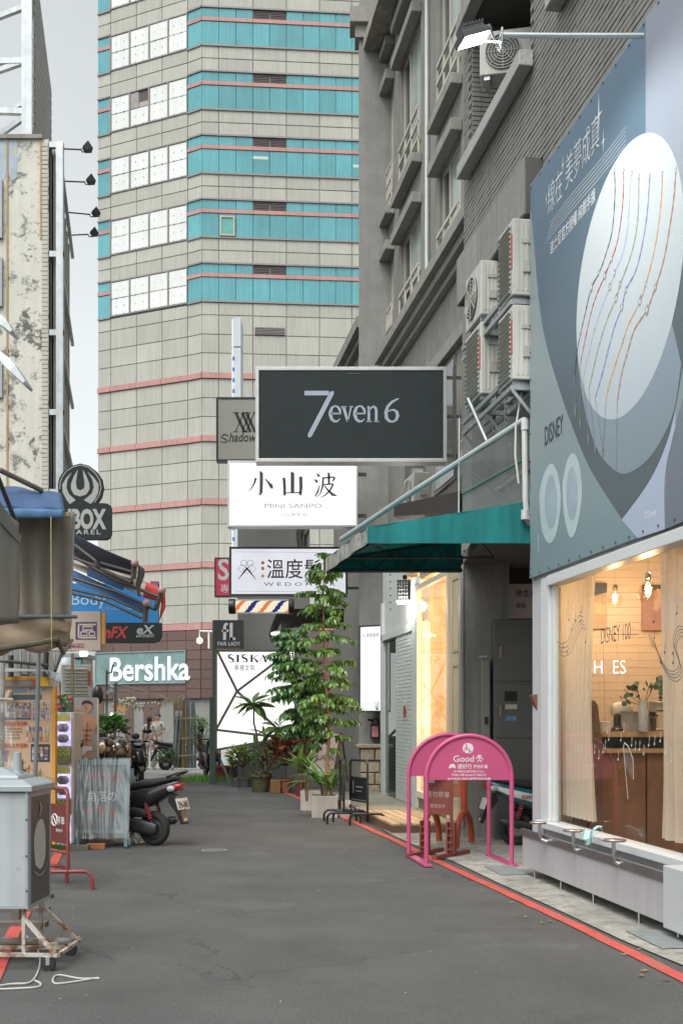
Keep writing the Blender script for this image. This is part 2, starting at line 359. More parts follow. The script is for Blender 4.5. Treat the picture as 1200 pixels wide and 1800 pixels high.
b = MB(); b.add([(p.x, p.y, ZT + .02) for p in pl] + [(p.x, p.y, ZT + 1.0) for p in pl], [(i, i + n, (i + 1) % n + n, (i + 1) % n)[::-1] for i in range(n)] + [tuple(range(n, 2 * n)), tuple(range(n))[::-1]])
b.build('parapet', c_panel, tower)
def zr(y): return CAMH + (HZ - y) * .035
F_R = fr(C1, (12.2, .98, 0)); F_C = fr(C2, (C1 - C2)); F_L = fr(C3, (C2 - C3))
LC = (C2 - C1).length; LL = (C3 - C2).length
def lx(px):
    k = (px - 600) / 2000.0; t = (-9.53 - k * 70.56) / (k + 2.172); return LL * (1 - t / 2.84)
cols_R = [(355 + d - 355) * .0353 for d in (0, 29, 88.7, 147, 205, 262, 320, 378)]
cols_L = [lx(p) for p in (172, 195, 240, 285, 330)]; cols_L[0] = 0; cols_L[-1] = LL
cols_W = [lx(p) for p in (195, 228.5, 262.5, 296, 330)]; cols_W[-1] = LL
G = .020
def slab(fm, x0, x1, z0, z1, mat, name='panel', proud=0.0, d=.09, c=.012, g=G):
    return piece(name, mat, fm @ Matrix.Translation(((x0 + x1) / 2, -proud, (z0 + z1) / 2)), x1 - x0 - 2 * g, d, z1 - z0 - 2 * g, tower, c)
PER = 3.94; ZK = zr(462.7)
lw = MB(); fl = MB(); clips = MB()
for k in range(0, 6):
    zt = ZK + PER * k
    za, zb, zc, zd, ze = [zt - PER * q for q in (0, .147, .21, .58, .79)]
    zn = zt + 0
    rows_c = [(ze, zd), (zt - PER, ze)] if k > 0 else []
    halves = [0, cols_R[1]] + sum([[(cols_R[i] + cols_R[i + 1]) / 2, cols_R[i + 1]] for i in range(1, 7)], [])
    for i, (x0, x1) in enumerate(zip(halves, halves[1:])):
        if i in (3, 4):
            slab(F_R, x0, x1, zb, za, c_louvre, 'louvre', -.04)
            for q in range(5):
                z_ = zb + .06 + q * .1
                lw.m = F_R; lw.box(x0 + .1, x1 - .1, -.0, .03, z_, z_ + .035)
        else: slab(F_R, x0, x1, zb, za, c_teal, 'pane', 0, g=.012)
        slab(F_R, x0, x1, zd, zc, c_teal, 'pane', 0, g=.012)
    for x0, x1 in zip(cols_R, cols_R[1:]):
        slab(F_R, x0, x1, zc, zb, c_red, 'band', .05, g=.004)
        for (q0, q1) in rows_c: slab(F_R, x0, x1, q0, q1, c_panel)
    slab(F_C, 0, LC, zb, za, c_teal, 'pane', g=.012); slab(F_C, 0, LC, zd, zc, c_teal, 'pane', g=.012); slab(F_C, 0, LC, zc, zb, c_red, 'band', .05, g=.004)
    slab(F_L, 0, cols_L[1], zb, za, c_teal, 'pane', g=.012); slab(F_L, 0, cols_L[1], zd, zc, c_teal, 'pane', g=.012); slab(F_L, 0, cols_L[1], zc, zb, c_red, 'band', .05, g=.004)
    for (q0, q1) in rows_c:
        slab(F_C, 0, LC, q0, q1, c_panel)
        for x0, x1 in zip(cols_L, cols_L[1:]): slab(F_L, x0, x1, q0, q1, c_panel)
    zm = (za + zd) / 2
    for j, (x0, x1) in enumerate(zip(cols_W, cols_W[1:])):
        for (q0, q1, up) in ((zd + .08, zm, 0), (zm, za - .08, 1)):
            if k == 3 and j == 1 and up:
                slab(F_L, x0, (x0 + x1) / 2 - .05, q0, q1, M('old_board', (.30, .29, .28), .7, 0, .2, 3), 'board', 0)
                slab(F_L, (x0 + x1) / 2 - .05, x1, q0 + .35, q1, c_louvre, 'board', -.05)
                slab(F_L, (x0 + x1) / 2 - .05, x1, q0, q0 + .35, M('tan_board', (.40, .33, .27), .7), 'board', 0); continue
            slab(F_L, x0 + .04, x1 - .04, q0, q1, c_white, 'board', random.uniform(0, .03))
            clips.m = F_L
            for cx in (.3, .7):
                clips.box(x0 + (x1 - x0) * cx - .03, x0 + (x1 - x0) * cx + .03, -.05, .0, q0 - .02, q0 + .04)
                clips.box(x0 + (x1 - x0) * cx - .02, x0 + (x1 - x0) * cx + .02, -.04, .0, (q0 + q1) / 2, (q0 + q1) / 2 + .04)
    fl.m = F_L
    fl.box(cols_W[0], LL - .01, -.05, .05, zd + .0, zd + .07); fl.box(cols_W[0], LL - .01, -.05, .05, za - .07, za)
    for x0 in cols_W: fl.box(max(x0 - .05, 0), min(x0 + .05, LL - .005), -.055, .05, zd + .07, za - .07)
    for fm, xx in ((F_R, cols_R[-1]), (F_C, LC), (F_L, cols_W[0])):
        fl.m = fm; fl.box(.01, xx - .01, -.075, .0, za - .01, za + .09); fl.box(.01, xx - .01, -.075, .0, zd - .09, zd + .01)
fl.build('window_frame', c_frame, tower); lw.build('louvre_blade', M('louvre_blade', (.14, .125, .12), .6), tower, kind='stuff'); clips.build('clip', c_frame, tower, kind='stuff')
ys = [528, 553, 587, 620, 655, 665, 699, 732, 766, 776, 809, 843, 877, 887, 921, 955, 988, 998, 1030, 1062, 1095, 1107]
for a, c in zip(ys, ys[1:]):
    red = (c - a) < 13; mt, nm, pr = (c_red, 'band', .10) if red else (c_panel, 'panel', 0)
    z1, z0 = zr(a) - (.1 if a == 528 else 0), zr(c)
    for x0, x1 in zip(cols_R, cols_R[1:]): slab(F_R, x0, x1, z0, z1, mt, nm, pr, g=.008 if red else G)
    slab(F_C, 0, LC, z0, z1, mt, nm, pr, g=.004 if red else G)
    for x0, x1 in zip(cols_L, cols_L[1:]): slab(F_L, x0, x1, z0, z1, mt, nm, pr, g=.008 if red else G)
# vent, open sash
vx0, vx1, vz0, vz1 = (447 - 355) * .0353, (499 - 355) * .0353, zr(586), zr(573)
b = MB(F_R); b.box(vx0, vx1, -.06, .02, vz0, vz1); o = b.build('vent', c_louvre, tower)
b = MB(F_R)
for q in range(5): b.box(vx0, vx1, -.09, -.05, vz0 + .02 + q * .09, vz0 + .06 + q * .09)
b.build('vent_blade', c_frame, o)
sx0, sx1, sz0, sz1 = (386 - 355) * .0353, (412 - 355) * .0353, zr(414), zr(379)
b = MB(F_R)
for q in ((sx0, sx0 + .1, sz0, sz1), (sx1 - .1, sx1, sz0, sz1), (sx0 + .1, sx1 - .1, sz1 - .1, sz1), (sx0 + .1, sx1 - .1, sz0, sz0 + .1)): b.box(q[0], q[1], -.12, -.0, q[2], q[3])
o = b.build('sash', M('beige_sash', (.42, .40, .34), .5), tower, label='beige framed opening sash')
b = MB(F_R); b.box(sx0 + .1, sx1 - .1, -.06, -.02, sz0 + .1, sz1 - .1); b.build('pane', M('green_pane', (.12, .36, .33), .2), o)
# lit ceiling seen through two panes
for px0, px1, yy in ((444, 470, 271), (619, 632, 279)):
    b = MB(F_R); b.box((px0 - 355) * .0353, (px1 - 355) * .0353, -.012, 0, zr(yy + 5), zr(yy)); b.build('lit_window', EM('office_light', (.8, .93, .85), .6), tower)
# brown stone base of the tower
zb0 = zr(1107)
b = MB()
pb = [p + (p - cen).normalized() * .12 for p in pl]
b.add([(p.x, p.y, zr(1228)) for p in pb] + [(p.x, p.y, zb0 - .03) for p in pb], [(i, i + n, (i + 1) % n + n, (i + 1) % n)[::-1] for i in range(n)] + [tuple(range(n, 2 * n)), tuple(range(n))[::-1]])
b.build('base_wall', M('brown_joint', (.05, .035, .03), .6), tower)
F_Lb = fr(pb[3], pb[2] - pb[3]); F_Cb = fr(pb[2], pb[1] - pb[2]); F_Rb = fr(pb[1], pb[0] - pb[1]); LLb = (pb[2] - pb[3]).length
zs0, zs1 = zr(1199), zr(1144)
for (z0, z1) in ((zs1 + .02, zr(1125)), (zr(1125), zb0 - .04)):
    for i in range(5): slab(F_Lb, LLb * i / 5, LLb * (i + 1) / 5, z0, z1, c_brown, 'stone_panel', .05, .06, .01, .012)
for (z0, z1) in ((zr(1215), zs0 - .02), (zr(1228), zr(1215))):
    for i in range(5): slab(F_Lb, LLb * i / 5, LLb * (i + 1) / 5, z0, z1, c_brown, 'stone_panel', .05, .06, .01, .012)
for i in range(7):
    z0 = zr(1228) + (zb0 - .04 - zr(1228)) * i / 7; z1 = zr(1228) + (zb0 - .04 - zr(1228)) * (i + 1) / 7
    slab(F_Cb, 0, (pb[2] - pb[1]).length, z0, z1, c_brown, 'stone_panel', .05, .06, .01, .012)
    for j in range(4): slab(F_Rb, j * 2.0 + .02, j * 2.0 + 2.0, z0, z1, c_brown, 'stone_panel', .05, .06, .01, .012)
# ground floor: columns and warm shop interior
b = MB(F_Lb)
for x0, x1 in ((.0, .5), (2.2, 2.8), (3.6, 4.75), (5.95, LLb)): b.box(x0, x1, .1, .9, 0, zr(1228))
b.build('column', c_brown, tower)
b = MB(F_Lb); b.box(.0, LLb, 2.6, 2.75, 0, zr(1228)); b.build('shop_wall', M('shop_beige', (.62, .46, .28), .7), tower)
b = MB(F_Lb); b.box(.0, LLb, .3, 2.6, zr(1228) - .12, zr(1228)); b.build('shop_ceiling', white_p, tower)
for q in (1.5, 5.3): light('POINT', F_Lb @ V((q, 1.6, 2.3)), 420, (1, .75, .45), .3, name='shop_lamp')
# lit BERSHKA sign
sg = thing('shop_sign', 'wide lit Bershka sign on grey glass across the brown tower base', 'sign', F_Lb @ V((LLb / 2, 0, zs0)))
xa, xb = .08, LLb - .05
b = MB(F_Lb); b.box(xa, xb, -.10, -.05, zs0, zs1); b.build('glass_panel', M('sign_glass', (.17, .26, .26), .7, 0, .25, 1.2), sg)
b = MB(F_Lb)
for q in ((xa - .06, xb + .06, zs1, zs1 + .06), (xa - .06, xb + .06, zs0 - .06, zs0), (xa - .06, xa, zs0, zs1), (xb, xb + .06, zs0, zs1)): b.box(q[0], q[1], -.16, -.04, q[2], q[3])
for q in (1.1, 1.22, 5.9, 6.05): b.box(q, q + .04, -.115, -.1, zs0, zs1)
b.build('frame', M('sign_frame', (.28, .33, .33), .4, .3), sg)
lb0, lb1 = lx(196) + .10, lx(337) + .06
text('Bershka', F_Lb @ Matrix.Translation(((lb0 + lb1) / 2, -.13, zr(1194))), EM('neon_white', (.93, 1, 1), .95), sg, size=1.5 / .72, width=lb1 - lb0, bold=.018, depth=.04)

# ================================================================== stained cream building on the left
cream = M('stained_plaster', (.60, .59, .52), .85, 0, .08, 1.2, bump=.3, bsc=25, dirt=((.20, .195, .18), .53, .60, 3.2), dirt2=((.13, .13, .12), .565, .60, 1.5), streak=.08)
clad = M('ribbed_cladding', (.30, .285, .27), .5, .3, .08, 1, streak=.15)
lb = thing('cream_building', 'old cream plaster building with peeling stains and steel side cladding at the left', 'building', (-9, 22, 0))
Y0 = 20.0; XR = -5.12
zt_ = hz(245, Y0); b = MB(); q = [(-22, Y0), (XR - .02, Y0), (XR - .02 - 1.7, Y0 + 8), (-22, Y0 + 8)]; b.add([(x, y, 0) for x, y in q] + [(x, y, zt_) for x, y in q], [(0, 3, 2, 1), (4, 5, 6, 7), (0, 1, 5, 4), (1, 2, 6, 5), (2, 3, 7, 6), (3, 0, 4, 7)]); b.build('wall', cream, lb)
b = MB(); b.box(-22, XR - .12, Y0 - .05, Y0 + .3, hz(245, Y0), hz(238, Y0)); b.build('coping', M('grey_coping', (.25, .24, .22), .8, 0, .25, 3), lb)
b = MB()
for i in range(150): z = i * .078; b.box(XR - .14, XR - .03, Y0 - .012, Y0, z, z + .062)
b.build('tile_edge', M('edge_tile', (.46, .44, .38), .6, 0, .1, 9), lb, kind='stuff')
b = MB(fr((0, Y0 - .006, 0), (1, 0, 0)))
for pts in ([(0, 232), (12, 238), (14, 300), (8, 318), (0, 310)], [(16, 245), (33, 250), (30, 270), (38, 268), (36, 280), (31, 285), (31, 312), (22, 319), (15, 300)]):
    b.poly([(wx(x, Y0), hz(y, Y0)) for x, y in pts], 0, .005)
b.build('paint_patch', M('old_blue_paint', (.36, .43, .50), .85, 0, .15, 4, dirt=((.5, .48, .4), .52, .6, 3)), lb)
b = MB(); b.box(wx(12, Y0), wx(15, Y0), Y0 - .02, Y0 - .002, 3.6, hz(238, Y0)); b.box(wx(81, Y0) - .1, wx(81, Y0) - .07, Y0 - .02, Y0 - .002, hz(420, Y0), hz(245, Y0)); b.build('rust_streak', M('rust_brown', (.42, .28, .15), .9, 0, .2, 5), lb)
for i, (y0, y1) in enumerate(((318, 420), (455, 540), (640, 700))):
    for x0, x1 in ((wx(-70, Y0), wx(6, Y0)), (wx(-230, Y0), wx(-120, Y0))):
        b = MB(); b.box(x0, x1, Y0 - .06, Y0 - .005, hz(y1, Y0), hz(y0, Y0)); wv = b.build('window', M('grey_window_frame', (.30, .32, .33), .5, .3), lb)
        b = MB(); b.box(x0 + .06, x1 - .06, Y0 - .07, Y0 - .055, hz(y1, Y0) + .06, hz(y0, Y0) - .06); b.build('pane', M('dull_pane', (.07, .085, .09), .15, spec=.7), wv)
# steel cladding running back along the alley
LD = V((-.185, 1, 0)).normalized(); LF = fr((XR + .12, Y0 + .05, 0), LD)   # x = back along the alley, y = away from alley
FZ = [hz(q, Y0) for q in (250, 442, 580, 720, 860)]
def fld(x, y, z): return LF @ V((x, y, z))
b = MB(LF); b.box(.05, 5.0, .10, .14, 4.4, FZ[0]); b.build('backing', M('clad_dark', (.07, .07, .07), .7), lb)
for i in range(15):
    for j in range(4):
        x = .3 + i * .315
        b_ = Matrix.Translation((x, .02 if i % 2 else .05, (FZ[j] + FZ[j + 1]) / 2))
        o = piece('sheet', clad, LF @ b_, .30, .03, FZ[j] - FZ[j + 1] - .05, lb, .006)
b = MB(); fx0 = wx(88, Y0)
for z in FZ: b.box(XR, XR + .24, Y0 - .03, Y0 + .05, z - .10, z)
b.box(XR + .12, XR + .24, Y0 - .05, Y0 + .05, 4.4, FZ[0] - .1)
b.m = LF
for z in FZ: b.box(.1, 5.0, -.05, .015, z - .05, z + .03)
b.build('steel_frame', galv, lb)
# rooftop billboard frame
rf = thing('rooftop_frame', 'grey steel billboard frame standing on the roof of the cream building', 'steel frame', (wx(51, 20.4), 20.4, hz(245, 20)))
gz = hz(240, 20)
b = MB(); cx = wx(51, 20.4)
b.box(cx - .065, cx + .065, 20.3, 20.42, gz - .1, 20.5); b.box(cx - .09, cx + .09, 20.26, 20.30, gz - .1, 20.5)
b.build('column', galv, rf)
for (x0, y0, x1, y1, r_) in ((-40, 45, 45, 12, .05), (-40, 110, 45, 108, .06), (-40, 138, 45, 108, .05), (-40, 194, 45, 197, .06), (-30, 258, 45, 205, .05), (-40, 212, 45, 182, .04)):
    b = MB(); b.tube([at(x0, y0, 20.6), at(x1, y1, 20.45)], r_ * 1.2, 4); b.build('beam', galv, rf)
F2 = fr(at(62, 245, 20.5), LD); z0 = gz - .1
b = MB(F2)
for i in range(18): b.box(.0, 4.4, .0 + .0, .03, z0 + i * .2 - at(62, 245, 20.5).z, z0 + i * .2 + .13 - at(62, 245, 20.5).z)
b.build('slat', clad, rf)
b = MB(F2)
for i in range(6): b.box(i * .85, i * .85 + .08, .05, .13, 0, 3.5)
b.tube([(0, .1, 0), (4.3, .1, 3.4)], .04, 4); b.tube([(0, .1, 3.4), (4.3, .1, 0)], .04, 4)
b.build('post', galv, rf)
# spot lamps on arms along the cladding
lblack = M('lamp_black', (.02, .025, .025), .5)
for i, (x0, y0, x1, y1, Y) in enumerate(((103, 261, 150, 263, 20.4), (108, 318, 156, 320, 21.8), (114, 372, 165, 377, 23.1), (120, 414, 162, 412, 24.1))):
    t = thing('spot_lamp', ('highest', 'second highest', 'third highest', 'lowest')[i] + ' black spot lamp on a thin arm beside the cream building', 'spot lamp', at(x0, y0, Y), 'spot lamps over the cladding')
    b = MB(); b.tube([at(x0 - 8, y0, Y), at(x1 - 6, y1, Y)], .014, 6); b.build('arm', dkmetal, t)
    b = MB(rz(at(x1 + 2, y1 - 2, Y), R(20)) @ Matrix.Rotation(R(-35), 4, 'Y'))
    b.add([(-.05, -.05, -.05), (-.05, .05, -.05), (-.05, .05, .05), (-.05, -.05, .05), (.08, -.10, -.08), (.08, .10, -.08), (.08, .10, .08), (.08, -.10, .08)], [(0, 1, 2, 3)[::-1], (4, 5, 6, 7), (0, 4, 7, 3), (1, 2, 6, 5), (0, 1, 5, 4), (3, 7, 6, 2)])
    b.build('head', lblack, t, bevel=.008)
    b = MB(); b.tube([at(x1 - 7, y1, Y), at(x1 - 5, y1 + 4, Y), at(x1, y1 + 4, Y)], .012, 6); b.build('bracket', dkmetal, t)
# two pale lamp heads reaching in at the left edge
for i, (pts, Y) in enumerate((([(-60, 555), (2, 566), (28, 592)], 11), ([(-60, 640), (12, 640), (52, 683)], 10))):
    t = thing('street_lamp', ['upper', 'lower'][i] + ' pale grey lamp head reaching in before the cream building', 'lamp', at(*pts[0], Y), 'lamp heads on the left')
    b = MB(); a, c, d = [at(*q, Y) for q in pts]
    b.tube([a, a + (c - a) * .5], .03, 8); b.build('arm', galv, t)
    b = MB(); dd = (d - c).normalized(); s = V((0, 1, 0)); u = dd.cross(s)
    secs = []
    for q, hw, th in ((-.45, .03, .03), (0, .06, .055), (.35, .10, .05), (.9, .11, .022), (1.0, .09, .012)):
        p = c + (d - c) * q; secs += [p + s * hw + u * th, p - s * hw + u * th, p - s * hw - u * th * .5, p + s * hw - u * th * .5]
    b.add(secs, [(j * 4 + q, j * 4 + (q + 1) % 4, j * 4 + 4 + (q + 1) % 4, j * 4 + 4 + q) for j in range(4) for q in range(4)] + [(0, 1, 2, 3)[::-1], (16, 17, 18, 19)])
    b.build('head', M('lamp_grey', (.50, .52, .53), .4, .2), t, bevel=.006)
    b = MB(); b.lathe(c + u * .03, [(.022, -.05), (.022, .05)], 10, (0, 1, 0)); b.build('pivot', dkmetal, t)

# ================================================================== low shops far behind on the left and right
gb = thing('low_shop', 'low grey shop house far behind the left stalls', 'building', (-18, 52, 0))
b = MB(); b.box(-30, -12.7, 56, 58.2, 0, 4.5); b.build('wall', M('far_grey', (.30, .30, .29), .8, 0, .15, .7, streak=.2), gb)
b = MB(); b.box(-30, -12.6, 55.6, 58.3, 4.5, 4.7); b.build('roof', M('far_roof', (.22, .23, .23), .7), gb)
for i in range(5):
    x = -29 + i * 3.4
    b = MB(); b.box(x, x + 2.2, 55.92, 55.98, 2.6, 3.8); o = b.build('window', galv, gb)
    b = MB(); b.box(x + .1, x + 2.1, 55.9, 55.918, 2.7, 3.7); b.build('pane', M('dull_pane', (.07, .085, .09), .15), o)
b = MB(); b.box(-13.2, -12.75, 55.7, 55.95, 0, 4.4); b.build('pillar', M('teal_pillar', (.06, .28, .25), .5), gb, label='teal painted pillar')
b = MB(); b.box(-29.5, -13.3, 54.6, 55.9, 2.2, 2.32); b.build('canopy', M('maroon_canopy', (.22, .05, .06), .6), gb)
# ================================================================== grey tiled apartment building on the right
NF = 1.01210
def FA(a): return fr((a, 0, 0), (.156, -1, 0))       # facade frame: x towards the camera (x = -Y*NF), y into the wall
def xs(Y): return -Y * NF
def fY(a, px): return a / ((px - 600) / 2000.0 + .156)
ftile = M('grey_facade_tile', (.215, .207, .192), .55, 0, .10, 2.5, rnd=.0, streak=.15)
fjoint = M('tile_joint', (.10, .097, .09), .9)
gran = M('grey_granite', (.235, .23, .215), .5, 0, .14, 9, rnd=.12, streak=.12, speck=.15)
stucco = M('grey_stucco', (.30, .295, .28), .9, 0, .12, 3, bump=.8, bsc=120, streak=.06)
stucco2 = M('grey_ledge', (.33, .32, .295), .9, 0, .10, 4, bump=.8, bsc=130, streak=.08)
beige_fr = M('beige_window_frame', (.50, .48, .42), .5, 0, .06, 3)
dkglass = M('window_dark_glass', (.05, .058, .058), .1, 0, .15, 1, spec=.8)
curtain_g = M('pale_curtain_glass', (.36, .41, .385), .22, 0, .12, 3, streak=.2)
apt = thing('apartment_building', 'grey tiled apartment block with projecting window ledges along the right side', 'building', (3.5, 18, 0))
TA, TYE = 3.95, 15.0
T = FA(TA)
# tile wall body with one recess (Y 12.3..14.66, z 8.7..10.5)
b = MB(T)
Zt0, Zt1 = 7.45, 14.0
rx0, rx1 = xs(14.60), xs(12.30)
b.box(xs(11.88), xs(3.5), 0.012, 3, 6.9, Zt0); b.box(xs(TYE), rx0, 0.012, 3, Zt0, Zt1); b.box(rx1, xs(3.5), 0.012, 3, Zt0, Zt1)
b.box(rx0, rx1, .012, 3, Zt0, 8.68); b.box(rx0, rx1, .012, 3, 10.5, Zt1); b.box(rx0, rx1, 1.3, 3, 8.68, 10.5)
b.build('wall', fjoint, apt)
rng = random.Random(3); tb = MB(T); TH, TW = .062, .23
nz_ = int((Zt1 - Zt0) / TH)
def tile(x0, x1, z0, z1, jy):
    tb.v += [tb.m @ V(p) for p in ((x0, .012, z0), (x1, .012, z0), (x1, .012, z1), (x0, .012, z1), (x0 + .001, jy, z0 + .003), (x1 - .001, jy, z0 + .003), (x1 - .001, jy, z1 - .003), (x0 + .001, jy, z1 - .003))]
    k = len(tb.v) - 8
    tb.f += [[k + 4, k + 5, k + 6, k + 7], [k, k + 1, k + 5, k + 4], [k + 1, k + 2, k + 6, k + 5], [k + 2, k + 3, k + 7, k + 6], [k + 3, k, k + 4, k + 7]]; tb.mi += [0] * 5
for i in range(-9, nz_):
    z0 = Zt0 + i * TH
    x = xs(TYE if i >= 0 else 11.88) - (TW / 2 if i % 2 else 0)
    while x < xs(5.0):
        x0, x1 = max(x, xs(TYE if i >= 0 else 11.88)), x + TW
        if not (x1 > rx0 and x0 < rx1 and 8.64 < z0 + TH and z0 < 10.5):
            tile(x0 + .0012, x1 - .0012, z0 + .005, z0 + TH - .005, rng.uniform(-.003, .002))
        x += TW
# corner return facing the camera and the recess end wall
tb.m = fr((TA - .156 * TYE, TYE, 0), (1, .156, 0)) @ Matrix.Translation((0, 0, 0))
fe = fr(T @ V((rx0, .0, 0)), (1, .156, 0))
tb.m = fe
for i in range(int(1.8 / TH)):
    x = -(TW / 2 if i % 2 else 0)
    while x < 1.3:
        tile(max(x, 0) + .004, x + TW - .004, 8.69 + i * TH + .004, 8.69 + (i + 1) * TH - .004, rng.uniform(-.012, -.006)); x += TW
tb.build('wall_tile', ftile, apt, kind='stuff')
# granite-faced fascia below the tile wall, slab by slab
GA = 3.75; Gf = FA(GA); Zg0, Zg1 = 6.86, 7.46
b = MB(Gf); b.box(xs(14.6), xs(11.9), .03, .35, Zg0 + .01, Zg1); b.build('fascia', M('fascia_core', (.10, .10, .095), .8), apt)
Ys = [14.6 - .9 * i for i in range(4)]
for a_, c_ in zip(Ys, Ys[1:]): piece('granite_slab', gran, Gf @ Matrix.Translation(((xs(a_) + xs(c_)) / 2, 0, (Zg0 + Zg1) / 2)), xs(c_) - xs(a_) - .012, .03, Zg1 - Zg0 - .01, apt, .004)
piece('granite_slab', gran, fr((GA - .156 * 14.6, 14.6, (Zg0 + Zg1) / 2), (-1, -.156, 0)) @ Matrix.Translation((-.17, -.004, 0)), .34, .03, Zg1 - Zg0 - .01, apt, .004)
# recessed wall behind the air conditioners
RA = 4.25; Rf = FA(RA)
b = MB(Rf); b.box(xs(15), xs(3.5), .03, 2.0, 3.8, Zg0 + .005); b.build('recess_wall', fjoint, apt)
for i in range(7):
    for j in range(4):
        x0 = xs(15) + .92 * i; z0 = 3.8 + j * .76
        piece('granite_slab', gran, Rf @ Matrix.Translation((x0 + .455, 0, z0 + .38)), .90, .03, .745, apt, .004)
b = MB(T); b.box(xs(15.0), xs(14.55), -.02, .6, 3.78, Zg0); b.build('granite_pier', gran, apt)
# sills and ledges of the tile wall
def ledge(a, Ya, Yb, z0, z1, pr, mat=stucco2, name='ledge', c=.012):
    f = FA(a); b = MB(f); b.box(xs(Ya), xs(Yb), -pr, .0, z0, z1); return b.build(name, mat, apt, bevel=c)
ledge(TA - .006, 14.75, 12.15, 8.55, 8.72, .16, M('granite_sill', (.36, .36, .355), .6, 0, .2, 25, bump=.3))
ledge(TA - .006, 11.35, 8.4, 8.62, 8.80, .16, M('granite_sill', (.36, .36, .355), .6))
ledge(TA - .006, 14.8, 12.1, 10.45, 10.62, .16)
# far, set back part with bays
BA = 4.42; Bf = FA(BA)
b = MB(Bf); b.box(xs(23), xs(14.9), .25, 3, 4.0, 17.0); b.build('back_wall', fjoint, apt)
def wallbox(Ya, Yb, z0, z1, y0=0, y1=.26): wb.box(xs(Ya), xs(Yb), y0, y1, z0, z1)
wb = MB(Bf)
wins = [(16.95, 18.25, 0.0), (19.6, 21.2, .13), (21.9, 22.38, .27)]
LZ = [(8.85, 10.28), (11.15, 13.55), (14.4, 16.5)]
edges = [14.9, 16.95, 18.25, 19.6, 21.2, 21.9, 22.38, 22.9]
for a_, c_ in ((14.9, 16.95), (18.25, 19.6), (21.2, 21.9), (22.38, 22.9)): wallbox(c_, a_, 3.95, 17)
for (ya, yb, dz) in wins:
    wallbox(yb, ya, 3.95, LZ[0][0] + dz)
    wallbox(yb, ya, LZ[0][1] + dz, LZ[1][0] + dz); wallbox(yb, ya, LZ[1][1] + dz, LZ[2][0] + dz); wallbox(yb, ya, LZ[2][1] + dz, 17)
wb.build('bay_wall', M('bay_tile', (.27, .26, .24), .8, 0, .12, 4, bump=.7, bsc=90, streak=.12), apt)
for (ya, yb, dz) in wins:
    for k, (z0, z1) in enumerate(LZ[:2] + LZ[2:]):
        z0 += dz; z1 += dz
        x0, x1 = xs(yb), xs(ya)
        b = MB(Bf); y = .05
        for q in ((x0, x0 + .05, z0, z1), (x1 - .05, x1, z0, z1), (x0 + .05, x1 - .05, z1 - .05, z1), (x0 + .05, x1 - .05, z0, z0 + .05), (x0 + (x1 - x0) * .32, x0 + (x1 - x0) * .32 + .06, z0 + .05, z1 - .05), (x0 + .05, x1 - .05, z0 + .42, z0 + .47)): b.box(q[0], q[1], y, y + .06, q[2], q[3])
        wf = b.build('window', beige_fr, apt)
        b = MB(Bf); b.box(x0 + .05, x0 + (x1 - x0) * .32, y + .03, y + .04, z0 + .05, z1 - .05); b.build('pane', dkglass, wf)
        b = MB(Bf); b.box(x0 + (x1 - x0) * .32 + .06, x1 - .05, y + .025, y + .035, z0 + .05, z1 - .05); b.build('pane', curtain_g, wf)
        # railing in front
        b = MB(Bf); rt = z0 + (.42 if k == 0 else .85)
        nb = 2 if k == 0 else 4
        for q in range(nb): zz = z0 + .03 + (rt - z0 - .03) * q / (nb - 1); b.box(x0, x1, -.06, -.02, zz - .025, zz + .025)
        for q in range(4): xx = x0 + (x1 - x0) * q / 3; b.box(max(xx - .02, x0), min(xx + .02, x1), -.055, -.025, z0, rt)
        b.build('railing', M('cream_railing', (.52, .50, .43), .55, 0, .08, 4), apt)
        f = .18
        if k > 0: ledge(BA - .004, yb + .12, ya - .1, z0 - .17, z0 - .01, f)
        ledge(BA - .004, yb + .12, ya - .1, z1 + .01, z1 + .19, f)
# cornice, stepped
for (z0, z1, pr) in ((8.22, 8.34, .10), (8.34, 8.48, .20), (8.48, 8.66, .30)): ledge(BA - .004, 22.3, 15.3, z0, z1 - .004, pr, name='cornice', c=.006)
ledge(BA - .004, 22.3, 15.3, 7.15, 7.35, .10, name='band_course')
for ya, yb in ((15.4, 16.6), (17.2, 18.6), (19.2, 20.8)):
    b = MB(Bf); b.box(xs(yb), xs(ya), -.02, .10, 5.2, 7.1); o = b.build('window', M('grey_alu', (.20, .20, .19), .5, .3), apt)
    b = MB(Bf); b.box(xs(yb) + .06, xs(ya) - .06, -.03, -.02, 5.26, 7.04); b.build('pane', dkglass, o)
# end wall that faces the camera, its cornice and the soffit above
b = MB(); b.box(.345, 1.6, 22.42, 22.75, 0, 17.5); b.build('end_wall', stucco, apt, bevel=.01)
for (z0, z1, pr) in ((14.95, 15.2, .08), (15.2, 15.5, .18)): b = MB(); b.box(.345 - pr, 1.2, 22.42 - pr, 22.8, z0, z1 - .003); b.build('cornice', stucco2, apt)
f = FA(3.92); b = MB(f); b.box(xs(22.38), xs(15.1), 0, .5, 14.72, 14.93); b.build('balcony_slab', M('stained_soffit', (.30, .285, .25), .9, 0, .2, 2, streak=.25), apt)
b = MB(Bf); b.lathe((xs(18.9), -.06, 8.7), [(.03, 0), (.03, 7)], 10); b.build('downpipe', M('white_pipe', (.62, .64, .63), .45), apt)
# lower wing beyond the end wall
f = FA(4.1); b = MB(f); b.box(xs(27.5), xs(22.8), 0, 3, 0, 9.25); b.build('far_wing', stucco, apt)
for (z0, z1, pr) in ((9.25, 9.4, .12), (9.4, 9.62, .24)):
    b = MB(f); b.box(xs(27.6), xs(22.8), -pr, 3, z0, z1 - .003); b.build('cornice', stucco2, apt)
